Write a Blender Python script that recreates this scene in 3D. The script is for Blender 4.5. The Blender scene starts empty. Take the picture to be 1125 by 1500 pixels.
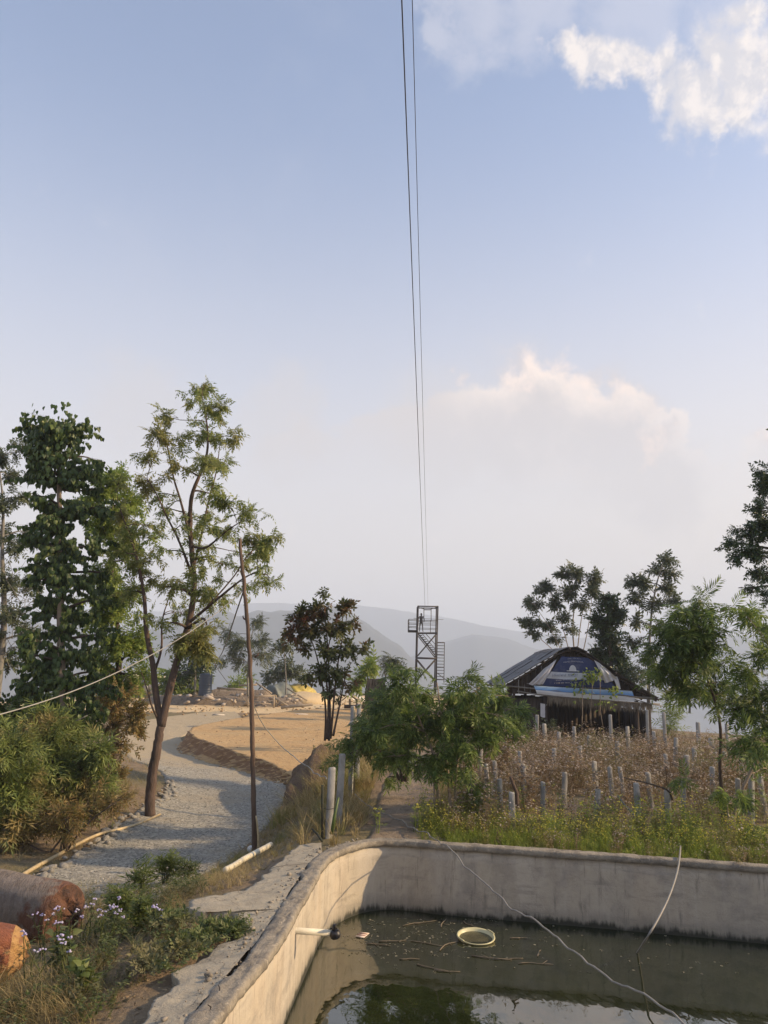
import bpy, math, random
import numpy as np
from mathutils import Vector, Matrix

# ------------------------------------------------------------------ camera, sky, sun, exposure
SC = bpy.context.scene
COL = SC.collection
F = 1127.0
PITCH = math.radians(11.8)
CP, SP = math.cos(PITCH), math.sin(PITCH)
EYE = np.array((0.0, 0.0, 2.0))

cam_d = bpy.data.cameras.new('camera')
cam = bpy.data.objects.new('camera', cam_d)
COL.objects.link(cam)
ROLL = math.radians(1.3)
cam.matrix_world = Matrix.Translation(Vector(EYE)) @ Matrix.Rotation(math.pi / 2 + PITCH, 4, 'X') @ Matrix.Rotation(ROLL, 4, 'Z')
cam_d.sensor_fit = 'VERTICAL'
cam_d.sensor_height = 36
cam_d.lens = F / 1500 * 36
cam_d.clip_start = 0.05
cam_d.clip_end = 12000
SC.camera = cam

SUN_AZ = math.radians(-4)      # measured from +x towards +y
SUN_EL = math.radians(26)
EXPOSURE = 0.78
SKY_STRENGTH = 0.14
SUN_STRENGTH = 4.4
SUNV = Vector((math.cos(SUN_AZ) * math.cos(SUN_EL), math.sin(SUN_AZ) * math.cos(SUN_EL), math.sin(SUN_EL)))


def ray(px, py):
    u, v = (px - 562.5) / F, (750 - py) / F
    u, v = u * math.cos(ROLL) - v * math.sin(ROLL), u * math.sin(ROLL) + v * math.cos(ROLL)
    return np.array((u, CP - v * SP, SP + v * CP))


def at(px, py, Y):
    r = ray(px, py)
    return EYE + r * (Y / r[1])


def gz(px, py, z):
    r = ray(px, py)
    return EYE + r * ((z - 2.0) / r[2])


class NT:
    """small helper to write node graphs"""
    def __init__(s, tree):
        s.t = tree
        s.t.nodes.clear()

    def n(s, typ, **kw):
        nd = s.t.nodes.new(typ)
        for k, v in kw.items():
            setattr(nd, k, v)
        return nd

    def link(s, a, b):
        s.t.links.new(a, b)

    def put(s, sock, v):
        if hasattr(v, 'is_output'):
            s.link(v, sock)
        else:
            sock.default_value = v

    def math(s, op, a, b=0.0, c=None, clamp=False):
        nd = s.n('ShaderNodeMath', operation=op, use_clamp=clamp)
        s.put(nd.inputs[0], a)
        s.put(nd.inputs[1], b)
        if c is not None:
            s.put(nd.inputs[2], c)
        return nd.outputs[0]

    def vmath(s, op, a, b=(0, 0, 0), scale=None):
        nd = s.n('ShaderNodeVectorMath', operation=op)
        s.put(nd.inputs[0], a)
        s.put(nd.inputs[1], b)
        if scale is not None:
            s.put(nd.inputs['Scale'], scale)
        return nd.outputs['Value'] if op in ('DISTANCE', 'DOT_PRODUCT', 'LENGTH') else nd.outputs[0]

    def mix(s, f, a, b, mode='MIX'):
        nd = s.n('ShaderNodeMix', data_type='RGBA', blend_type=mode)
        s.put(nd.inputs[0], f)
        s.put(nd.inputs[6], a if hasattr(a, 'is_output') else (*a[:3], 1))
        s.put(nd.inputs[7], b if hasattr(b, 'is_output') else (*b[:3], 1))
        return nd.outputs[2]

    def smooth(s, v, lo, hi, t0=0.0, t1=1.0):
        nd = s.n('ShaderNodeMapRange', interpolation_type='SMOOTHSTEP')
        s.put(nd.inputs[0], v)
        nd.inputs[1].default_value = lo
        nd.inputs[2].default_value = hi
        nd.inputs[3].default_value = t0
        nd.inputs[4].default_value = t1
        return nd.outputs[0]

    def noise(s, vec, scale, detail=5, rough=0.55, dist=0.0):
        nd = s.n('ShaderNodeTexNoise')
        if vec is not None:
            s.put(nd.inputs['Vector'], vec)
        nd.inputs['Scale'].default_value = scale
        nd.inputs['Detail'].default_value = detail
        nd.inputs['Roughness'].default_value = rough
        nd.inputs['Distortion'].default_value = dist
        return nd

    def ramp(s, f, stops):
        nd = s.n('ShaderNodeValToRGB')
        el = nd.color_ramp.elements
        while len(el) < len(stops):
            el.new(0.5)
        for e, (p, c) in zip(el, stops):
            e.position = p
            e.color = (*c[:3], 1)
        s.put(nd.inputs[0], f)
        return nd.outputs[0]


def make_world():
    w = bpy.data.worlds.new('World')
    SC.world = w
    w.use_nodes = True
    g = NT(w.node_tree)
    out = g.n('ShaderNodeOutputWorld')
    bg = g.n('ShaderNodeBackground')
    sky = g.n('ShaderNodeTexSky', sky_type='NISHITA', sun_disc=False)
    sky.sun_elevation = SUN_EL
    sky.sun_rotation = math.pi / 2 - SUN_AZ
    sky.altitude = 900
    sky.air_density = 1.1
    sky.dust_density = 2.4
    sky.ozone_density = 2.6
    tc = g.n('ShaderNodeTexCoord')
    d = g.vmath('NORMALIZE', tc.outputs['Generated'])
    sep = g.n('ShaderNodeSeparateXYZ')
    g.link(d, sep.inputs[0])
    # hazy evening air: the veil is thicker low down and warmer towards the sun
    el = sep.outputs['Z']
    sunside = g.smooth(g.vmath('DOT_PRODUCT', d, tuple(SUNV)), -0.1, 0.95)
    veilcol = g.mix(sunside, (3.70, 3.40, 3.25), (5.0, 4.25, 3.55))
    veil = g.smooth(el, 0.70, 0.08, 0.14, 0.95)
    base = g.mix(veil, g.vmath('MULTIPLY', sky.outputs[0], (0.97, 1.03, 1.07)), veilcol)
    # clouds
    warp = g.noise(d, 5.0, 4, 0.55)
    wv = g.vmath('SUBTRACT', warp.outputs['Color'], (0.5, 0.5, 0.5))
    dw = g.vmath('ADD', d, g.vmath('SCALE', wv, scale=0.10))
    warp2 = g.noise(d, 17.0, 6, 0.6)
    db = g.vmath('ADD', d, g.vmath('SCALE', g.vmath('SUBTRACT', warp2.outputs['Color'], (0.5, 0.5, 0.5)), scale=0.11))
    db = g.vmath('ADD', db, g.vmath('SCALE', wv, scale=0.04))
    n1 = g.noise(dw, 9.0, 9, 0.60)
    n2 = g.noise(g.vmath('ADD', dw, tuple(SUNV * 0.012)), 9.0, 9, 0.60)

    def blobs(lst):
        acc = None
        for px, py, r in lst:
            c = Vector(ray(px, py)).normalized()
            dd = g.vmath('DISTANCE', db, tuple(c))
            b = g.smooth(dd, r, 0.0, 0.0, 1.0)
            acc = b if acc is None else g.math('MAXIMUM', acc, b)
        return acc
    bright = blobs([(862, 78, .056), (905, 95, .056), (960, 115, .070), (1010, 140, .070), (1062, 85, .065), (1105, 110, .075), (1030, 172, .042), (1180, 140, .10), (1260, 110, .1)])
    low = blobs([(760, 552, .06), (820, 548, .055), (868, 562, .05), (905, 580, .04), (940, 600, .055), (965, 640, .055), (1110, 645, .04), (680, 545, .022), (490, 582, .02), (1200, 640, .06)])
    body = blobs([(650, 620, .16), (760, 620, .17), (870, 640, .16), (420, 610, .12), (200, 600, .12), (960, 700, .12)])
    wisp = blobs([(700, 15, .10), (800, 5, .12), (930, -10, .14), (1100, -20, .16), (640, 40, .05)])
    nv = g.math('SUBTRACT', n1.outputs[0], 0.5)
    lit = g.smooth(g.math('SUBTRACT', n1.outputs[0], n2.outputs[0]), -0.035, 0.06)

    def mask(b, k, lo, hi):
        return g.smooth(g.math('MULTIPLY_ADD', nv, k, b), lo, hi)
    bank = blobs([(720, 650, .15), (790, 630, .13), (850, 640, .13), (905, 650, .11), (950, 665, .09), (970, 640, .06), (640, 660, .12), (1000, 700, .08), (560, 680, .12), (460, 690, .14), (1130, 690, .08), (1230, 660, .12)])
    bn = g.math('MULTIPLY_ADD', nv, 1.3, bank)
    topel = float(Vector(ray(800, 530)).normalized()[2])
    lowel = float(Vector(ray(800, 740)).normalized()[2])
    mb_ = g.math('MULTIPLY', g.smooth(bn, 0.30, 0.52), g.smooth(el, lowel, topel, 0.0, 1.0))
    rimlit = g.math('MULTIPLY', g.smooth(bn, 1.05, 0.45), g.smooth(g.vmath('DOT_PRODUCT', d, tuple(Vector(ray(900, 590)).normalized())), 0.970, 0.997))
    m1 = mask(bright, 1.9, 0.26, 0.85)
    m2 = mask(low, 2.0, 0.35, 0.95)
    m3 = mask(body, 0.8, 0.20, 0.85)
    m4 = mask(wisp, 1.6, 0.25, 1.0)
    # loose cloud elsewhere in the sky (outside the picture too)
    nbig = g.noise(dw, 2.3, 6, 0.6)
    far = g.math('MULTIPLY', g.smooth(nbig.outputs[0], 0.56, 0.80), 0.16)
    c = g.mix(far, base, (3.6, 3.5, 3.6))
    c = g.mix(g.math('MULTIPLY', m3, 0.5), c, (3.1, 2.95, 3.0))
    c = g.mix(g.math('MULTIPLY', m4, 0.38), c, (3.9, 3.75, 3.9))
    c = g.mix(g.math('MULTIPLY', mb_, 0.85), c, g.mix(rimlit, (3.3, 3.02, 2.95), (5.1, 4.35, 3.85)))
    c2 = g.mix(lit, (3.4, 3.0, 2.95), (5.2, 4.2, 3.7))
    c = g.mix(g.math('MULTIPLY', m2, 0.45), c, c2)
    c1 = g.mix(lit, (3.5, 3.35, 3.4), (4.9, 4.4, 4.0))
    c = g.mix(g.math('MULTIPLY', m1, 0.80), c, c1)
    g.link(c, bg.inputs[0])
    bg.inputs[1].default_value = SKY_STRENGTH
    g.link(bg.outputs[0], out.inputs[0])


make_world()

sun_d = bpy.data.lights.new('sun', 'SUN')
sun_d.energy = SUN_STRENGTH
sun_d.angle = math.radians(1.0)
sun_d.color = (1.0, 0.73, 0.43)
sun = bpy.data.objects.new('sun', sun_d)
COL.objects.link(sun)
sun.rotation_euler = SUNV.to_track_quat('Z', 'Y').to_euler()

SC.view_settings.view_transform = 'Standard'
SC.view_settings.look = 'None'
SC.view_settings.exposure = EXPOSURE
SC.view_settings.gamma = 1
SC.view_settings.use_curve_mapping = False
SC.cycles.use_denoising = True
SC.cycles.max_bounces = 6
SC.cycles.diffuse_bounces = 3
SC.cycles.glossy_bounces = 3
SC.cycles.transmission_bounces = 4
SC.cycles.volume_bounces = 1
SC.cycles.sample_clamp_indirect = 6

random.seed(7)
RNG = np.random.default_rng(7)
U = random.uniform


# ------------------------------------------------------------------ mesh helpers
class MB:
    """collects pieces, then links them as ONE mesh object"""
    def __init__(s):
        s.v, s.t, s.q, s.n = [], [], [], 0

    def add(s, V, tris=None, quads=None):
        V = np.asarray(V, dtype=np.float32).reshape(-1, 3)
        if tris is not None and len(tris):
            s.t.append(np.asarray(tris, dtype=np.int32).reshape(-1, 3) + s.n)
        if quads is not None and len(quads):
            s.q.append(np.asarray(quads, dtype=np.int32).reshape(-1, 4) + s.n)
        s.v.append(V)
        s.n += len(V)
        return s

    def mesh(s, name, smooth=False):
        me = bpy.data.meshes.new(name)
        V = np.concatenate(s.v) if s.v else np.zeros((0, 3), np.float32)
        T = np.concatenate(s.t) if s.t else np.zeros((0, 3), np.int32)
        Q = np.concatenate(s.q) if s.q else np.zeros((0, 4), np.int32)
        nt, nq = len(T), len(Q)
        me.vertices.add(len(V))
        me.vertices.foreach_set('co', V.ravel())
        me.loops.add(nt * 3 + nq * 4)
        me.loops.foreach_set('vertex_index', np.concatenate([T.ravel(), Q.ravel()]))
        me.polygons.add(nt + nq)
        ls = np.concatenate([np.arange(nt) * 3, nt * 3 + np.arange(nq) * 4]).astype(np.int32)
        me.polygons.foreach_set('loop_start', ls)
        me.update(calc_edges=True)
        if smooth:
            me.polygons.foreach_set('use_smooth', np.ones(nt + nq, dtype=bool))
        me.validate()
        return me

    def build(s, name, mat, parent=None, smooth=False, **props):
        return obj(name, s.mesh(name, smooth), mat, parent, **props)


def obj(name, me, mat, parent=None, **props):
    o = bpy.data.objects.new(name, me)
    COL.objects.link(o)
    if me is not None and mat is not None and not len(me.materials):
        me.materials.append(mat)
    if parent is not None:
        o.parent = parent
    for k, v in props.items():
        o[k] = v
    return o


def empty(name, loc, label, cat, group=None):
    o = bpy.data.objects.new(name, None)
    COL.objects.link(o)
    o.location = loc
    o.empty_display_size = 0.1
    o['label'] = label
    o['category'] = cat
    if group:
        o['group'] = group
    return o


def local(P, o):
    return np.asarray(P, dtype=float) - np.array(o.location)


def tube(mb, P, R, sides=6, cap=True, jitter=0.0):
    P = np.asarray(P, dtype=float)
    n = len(P)
    R = np.broadcast_to(np.asarray(R, dtype=float), (n,))
    T = np.gradient(P, axis=0)
    T /= np.linalg.norm(T, axis=1)[:, None] + 1e-9
    ref = np.array((0.0, 0.0, 1.0)) if abs(T[:, 2]).mean() < 0.8 else np.array((1.0, 0.0, 0.0))
    A = np.cross(T, ref)
    A /= np.linalg.norm(A, axis=1)[:, None] + 1e-9
    B = np.cross(T, A)
    an = np.arange(sides) * 2 * math.pi / sides
    rr = R[:, None] * (1 + jitter * RNG.uniform(-1, 1, (n, sides)))
    V = P[:, None, :] + (A[:, None, :] * np.cos(an)[None, :, None] + B[:, None, :] * np.sin(an)[None, :, None]) * rr[:, :, None]
    i = np.arange(n - 1)[:, None] * sides
    j = np.arange(sides)[None, :]
    j2 = (j + 1) % sides
    Q = np.stack([i + j, i + j2, i + sides + j2, i + sides + j], -1).reshape(-1, 4)
    V = V.reshape(-1, 3)
    tr = []
    if cap:
        V = np.concatenate([V, P[[0]], P[[-1]]])
        for k in range(sides):
            tr.append((n * sides, (k + 1) % sides, k))
            tr.append((n * sides + 1, (n - 1) * sides + k, (n - 1) * sides + (k + 1) % sides))
    mb.add(V, tr, Q)
    return mb


BOXQ = [(0, 3, 2, 1), (4, 5, 6, 7), (0, 1, 5, 4), (1, 2, 6, 5), (2, 3, 7, 6), (3, 0, 4, 7)]


def box(mb, c, s, rot=None, jit=0.0):
    """box with centre c and full size s, optional 3x3 rotation"""
    x, y, z = (k / 2 for k in s)
    V = np.array([(-x, -y, -z), (x, -y, -z), (x, y, -z), (-x, y, -z), (-x, -y, z), (x, -y, z), (x, y, z), (-x, y, z)])
    if jit:
        V += RNG.uniform(-jit, jit, V.shape)
    if rot is not None:
        V = V @ np.array(rot).T
    mb.add(V + np.asarray(c), None, BOXQ)
    return mb


def bar(mb, a, b, w, h=None):
    """square bar from a to b"""
    a, b = Vector(a), Vector(b)
    h = h or w
    d = b - a
    q = d.to_track_quat('X', 'Z').to_matrix()
    return box(mb, (a + b) / 2, (d.length, w, h), [list(r) for r in q])


def rotz(a):
    c, s = math.cos(a), math.sin(a)
    return np.array(((c, -s, 0), (s, c, 0), (0, 0, 1)))


def euler(rx, ry, rz):
    from mathutils import Euler
    return np.array(Euler((rx, ry, rz)).to_matrix())


_nt = {}


def vnoise(x, y, scale=1.0, seed=0, octv=3):
    """smooth value noise, vectorised, about -1..1"""
    if seed not in _nt:
        _nt[seed] = np.random.default_rng(seed + 100).uniform(-1, 1, (64, 64))
    tab = _nt[seed]
    x, y = np.asarray(x, float) * scale, np.asarray(y, float) * scale
    tot, amp, nrm = 0, 1.0, 0
    for _ in range(octv):
        xi, yi = np.floor(x).astype(int), np.floor(y).astype(int)
        fx, fy = x - xi, y - yi
        fx, fy = fx * fx * (3 - 2 * fx), fy * fy * (3 - 2 * fy)
        a, b = tab[xi % 64, yi % 64], tab[(xi + 1) % 64, yi % 64]
        c, d = tab[xi % 64, (yi + 1) % 64], tab[(xi + 1) % 64, (yi + 1) % 64]
        tot = tot + amp * ((a * (1 - fx) + b * fx) * (1 - fy) + (c * (1 - fx) + d * fx) * fy)
        nrm += amp
        amp *= 0.5
        x, y = x * 2.03 + 5.2, y * 2.03 + 1.7
    return tot / nrm


# ------------------------------------------------------------------ materials
def mat_basic(name, stops, scale=4.0, rough=0.85, bump=0.3, bscale=None, metal=0.0, extra=None, dist=0.02, detail=8, coord='Object', stretch=(1, 1, 1)):
    m = bpy.data.materials.new(name)
    m.use_nodes = True
    g = NT(m.node_tree)
    out = g.n('ShaderNodeOutputMaterial')
    p = g.n('ShaderNodeBsdfPrincipled')
    tc = g.n('ShaderNodeTexCoord')
    v = g.vmath('MULTIPLY', tc.outputs[coord], stretch)
    nz = g.noise(v, scale, detail, 0.62)
    k = len(stops)
    if k == 1:
        stops = [stops[0], stops[0]]
        k = 2
    col = g.ramp(nz.outputs[0], [(0.30 + 0.40 * i / (k - 1), c) for i, c in enumerate(stops)])
    if extra:
        col = extra(g, v, col, tc)
    g.link(col, p.inputs['Base Color'])
    p.inputs['Roughness'].default_value = rough
    p.inputs['Metallic'].default_value = metal
    if bump:
        b = g.n('ShaderNodeBump')
        b.inputs['Strength'].default_value = bump
        b.inputs['Distance'].default_value = dist
        nb = g.noise(v, bscale or scale * 5, 8, 0.65)
        g.link(nb.outputs[0], b.inputs['Height'])
        g.link(b.outputs[0], p.inputs['Normal'])
    g.link(p.outputs[0], out.inputs[0])
    return m


def mat_leaf(name, stops, trans=0.35, rough=0.5, patch=None, pscale=1.2, spec=0.35):
    """leaf: every leaf its own tone out of the ramp; patch = second ramp blended in by a slow noise"""
    m = bpy.data.materials.new(name)
    m.use_nodes = True
    g = NT(m.node_tree)
    out = g.n('ShaderNodeOutputMaterial')
    p = g.n('ShaderNodeBsdfPrincipled')
    geo = g.n('ShaderNodeNewGeometry')
    rnd = geo.outputs['Random Per Island']
    k = len(stops)
    col = g.ramp(rnd, [(i / max(1, k - 1), c) for i, c in enumerate(stops)])
    if patch:
        tc = g.n('ShaderNodeTexCoord')
        nz = g.noise(tc.outputs['Object'], pscale, 3, 0.5)
        k2 = len(patch)
        c2 = g.ramp(rnd, [(i / max(1, k2 - 1), c) for i, c in enumerate(patch)])
        col = g.mix(g.smooth(nz.outputs[0], 0.48, 0.62), col, c2)
    g.link(col, p.inputs['Base Color'])
    p.inputs['Roughness'].default_value = rough
    p.inputs['Specular IOR Level'].default_value = spec
    tr = g.n('ShaderNodeBsdfTranslucent')
    tcol = g.mix(0.5, col, (0.42, 0.46, 0.06), 'SCREEN') if False else g.vmath('SCALE', col, scale=1.25)
    g.link(tcol, tr.inputs[0])
    mx = g.n('ShaderNodeMixShader')
    mx.inputs[0].default_value = trans
    g.link(p.outputs[0], mx.inputs[1])
    g.link(tr.outputs[0], mx.inputs[2])
    g.link(mx.outputs[0], out.inputs[0])
    return m

# ------------------------------------------------------------------ terrain
HX = np.array([-3200, -900, -300, -90, -45, -20, -12, -7.5, -5.0, -3.6, -2.6, -1.9, -1.4, -0.9, 0.5, 3, 8, 14, 22, 34, 60, 300, 900, 3200.])
HY = np.array([-3200, -900, -300, -60, -12, 1, 4.5, 6.5, 8.5, 10, 12.5, 16, 20, 24, 28, 33, 40, 48, 60, 76, 100, 300, 700, 3200.])


def _row(l3, l2, l1, a, b, c, d, e, f, g, h, i, j, k):
    """near-field heights at x = -20 -12 -7.5 -5 -3.6 -2.6 -1.9 -1.4 -0.9 0.5 3 8 14 22"""
    return [l3, l2, l1, a, b, c, d, e, f, g, h, i, j, k]


_near = {
    -12: _row(.3, .2, .1, .1, .1, .1, .1, .1, .1, .1, .1, .1, .1, .1),
    1: _row(.1, .0, -.15, -.1, .0, .1, .2, .25, .25, .25, .25, .1, .0, -.1),
    4.5: _row(-.1, -.25, -.35, -.36, -.33, -.30, -.24, -.14, -.10, -.10, -.10, -.10, -.1, -.2),
    6.5: _row(-.1, -.35, -.5, -.52, -.46, -.32, -.14, -.09, -.10, -.10, -.10, -.10, -.1, -.2),
    8.5: _row(.0, -.35, -.6, -.64, -.58, -.44, -.20, -.10, -.10, -.10, -.10, -.10, -.1, -.2),
    10: _row(.1, -.3, -.6, -.68, -.68, -.64, -.50, -.28, -.13, -.10, -.10, -.10, -.1, -.2),
    12.5: _row(.1, -.2, -.5, -.72, -.76, -.76, -.72, -.55, -.22, -.10, -.12, -.14, -.2, -.3),
    16: _row(.1, -.1, -.4, -.58, -.80, -.82, -.74, -.40, -.10, -.10, -.14, -.18, -.3, -.4),
    20: _row(.1, .0, -.35, -.70, -.83, -.84, -.55, -.20, -.05, -.05, -.15, -.20, -.3, -.5),
    24: _row(.1, -.1, -.75, -.85, -.85, -.80, -.60, -.3, -.1, -.05, -.15, -.25, -.4, -.5),
    28: _row(.0, -.5, -.84, -.84, -.84, -.84, -.84, -.6, -.3, -.10, -.15, -.25, -.4, -.5),
    33: _row(-.1, -.5, -.66, -.66, -.66, -.66, -.66, -.5, -.3, -.10, -.15, -.25, -.4, -.6),
    40: _row(.0, -.1, -.08, -.06, -.05, -.05, -.05, -.05, -.05, -.05, -.15, -.3, -.5, -.8),
    48: _row(.0, .02, .04, .05, .05, .05, .05, .05, .05, .05, -.1, -.4, -.8, -1.4),
    60: _row(-.2, .0, .1, .1, .1, .15, .15, .15, .15, .2, .2, -.2, -1.2, -2.5),
    76: _row(-3, -2, -.8, -.3, -.1, .0, .1, .2, .3, .5, .5, -.4, -3, -6),
}
HZ = np.zeros((len(HY), len(HX)))
for _i, _y in enumerate(HY):
    if _y in _near:
        HZ[_i, 5:19] = _near[_y]
        HZ[_i, 4] = HZ[_i, 5] - 4
        HZ[_i, 3] = HZ[_i, 5] - 20
        HZ[_i, 19] = HZ[_i, 18] - 3
        HZ[_i, 20] = HZ[_i, 18] - 14
        HZ[_i, :3] = (-170, -160, -80)
        HZ[_i, 21:] = (-70, -160, -170)
    else:
        dd = {-3200: -170, -900: -150, -300: -60, -60: -4, 100: -12, 300: -80, 700: -165, 3200: -170}[_y]
        HZ[_i, :] = dd
        far = np.abs(HX) > 250
        HZ[_i, far] = min(dd, -80)
        HZ[_i, np.abs(HX) > 800] = -170

_pp = [(312, 1497), (409, 1378), (472, 1268), (484, 1254), (502, 1243), (527, 1235), (556, 1231), (590, 1231), (640, 1236), (880, 1252), (1125, 1270)]
_pg = [tuple(gz(x, y, 0)[:2]) for x, y in _pp]
_d0 = np.array(_pg[0]) - np.array(_pg[1])
_d1 = np.array(_pg[10]) - np.array(_pg[8])
POOL_IN = [tuple(np.array(_pg[0]) + _d0 * (3.5 - _pg[0][1]) / _d0[1])] + _pg + [tuple(np.array(_pg[10]) + _d1 * .8), (8.2, 3.5)]
POOL_IN = np.array(POOL_IN)


def inside(x, y, P):
    x, y = np.asarray(x, float), np.asarray(y, float)
    r = np.zeros(x.shape, bool)
    j = len(P) - 1
    for i in range(len(P)):
        xi, yi, xj, yj = P[i][0], P[i][1], P[j][0], P[j][1]
        with np.errstate(divide='ignore', invalid='ignore'):
            c = ((yi > y) != (yj > y)) & (x < (xj - xi) * (y - yi) / (yj - yi + 1e-12) + xi)
        r ^= c
        j = i
    return r


def _interp(T, x):
    i = np.clip(np.searchsorted(T, x) - 1, 0, len(T) - 2)
    f = np.clip((x - T[i]) / (T[i + 1] - T[i]), 0, 1)
    return i, f


def Hbase(x, y):
    x, y = np.asarray(x, float), np.asarray(y, float)
    tot = 0
    for ox, oy in ((0, 0), (.25, .3), (-.25, -.3), (.25, -.3), (-.25, .3)):   # small blur of the bilinear table
        i, fx = _interp(HX, x + ox)
        j, fy = _interp(HY, y + oy)
        tot = tot + (HZ[j, i] * (1 - fx) + HZ[j, i + 1] * fx) * (1 - fy) + (HZ[j + 1, i] * (1 - fx) + HZ[j + 1, i + 1] * fx) * fy
    return tot / 5


def H(x, y):
    z = Hbase(x, y)
    d = np.hypot(x, y)
    z = z + vnoise(x, y, 0.9, 1, 3) * 0.035 + vnoise(x, y, 4.0, 2, 3) * 0.012
    z = z + vnoise(x, y, 0.012, 3, 4) * np.clip((d - 90) / 600, 0, 1) * 30
    return z


def Hz(x, y):
    return float(H(np.array([x]), np.array([y]))[0])


def grow(a, b, first, k):
    out, s = [a], first
    while abs(out[-1] - a) < abs(b - a):
        out.append(out[-1] + math.copysign(s, b - a))
        s *= k
    out[-1] = b
    return out[1:]


def make_ground():
    xs = np.arange(-8, 8.01, 0.10)
    xs = np.concatenate([grow(-8, -3200, .14, 1.22)[::-1], xs, grow(8, 3200, .16, 1.22)])
    ys = np.concatenate([np.arange(3.0, 18, 0.11), np.arange(18, 36, 0.2)])
    ys = np.concatenate([grow(3, -3200, .3, 1.5)[::-1], ys, grow(36, 3200, .35, 1.16)])
    X, Y = np.meshgrid(xs, ys)
    Z = H(X, Y)
    c = POOL_IN.mean(axis=0)
    big = c + (POOL_IN - c) * 1.0 + np.sign(POOL_IN - c) * 0.11
    Z = np.where(inside(X, Y, big), -2.4, Z)
    n, m = X.shape
    V = np.stack([X, Y, Z], -1).reshape(-1, 3)
    i = np.arange(n - 1)[:, None] * m + np.arange(m - 1)[None, :]
    Q = np.stack([i, i + 1, i + m + 1, i + m], -1).reshape(-1, 4)
    mb = MB().add(V, None, Q)
    return mb.build('ground', M['soil'], kind='structure', smooth=True)


def resample(P, n):
    P = np.asarray(P, float)
    s = np.concatenate([[0], np.cumsum(np.linalg.norm(np.diff(P, axis=0), axis=1))])
    t = np.linspace(0, s[-1], n)
    return np.stack([np.interp(t, s, P[:, k]) for k in range(P.shape[1])], -1)


def smoothline(P, n, it=3):
    P = np.asarray(P, float)
    for _ in range(it):
        Q = [P[0]]
        for a, b in zip(P[:-1], P[1:]):
            Q += [a * .75 + b * .25, a * .25 + b * .75]
        Q.append(P[-1])
        P = np.array(Q)
    return resample(P, n)


def ribbon(name, L, R, nl, nc, mat, eps=0.03, bumpy=0.01, ns=3.0, seed=5, crown=0.0, **props):
    """a sheet draped over the ground between two edge lines"""
    A, B = smoothline(L, nl), smoothline(R, nl)
    wob = 0.07
    A = A + np.stack([vnoise(A[:, 0], A[:, 1], 2.2, seed) * wob, np.zeros(nl)], -1)
    B = B + np.stack([vnoise(B[:, 0], B[:, 1], 2.2, seed + 1) * wob, np.zeros(nl)], -1)
    t = np.linspace(0, 1, nc)[None, :, None]
    P = A[:, None, :] * (1 - t) + B[:, None, :] * t
    X, Y = P[..., 0], P[..., 1]
    tt = np.linspace(0, 1, nc)[None, :]
    edge = np.minimum(tt, 1 - tt) * nc
    e = np.where(edge < 1.0, -0.03, eps) + crown * (1 - (2 * tt - 1) ** 2)
    Z = H(X, Y) + e + vnoise(X, Y, ns, seed + 2, 4) * bumpy
    V = np.stack([X, Y, Z], -1).reshape(-1, 3)
    i = np.arange(nl - 1)[:, None] * nc + np.arange(nc - 1)[None, :]
    Q = np.stack([i, i + 1, i + nc + 1, i + nc], -1).reshape(-1, 4)
    return MB().add(V, None, Q).build(name, mat, smooth=True, **props), A, B


M = {}


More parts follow.
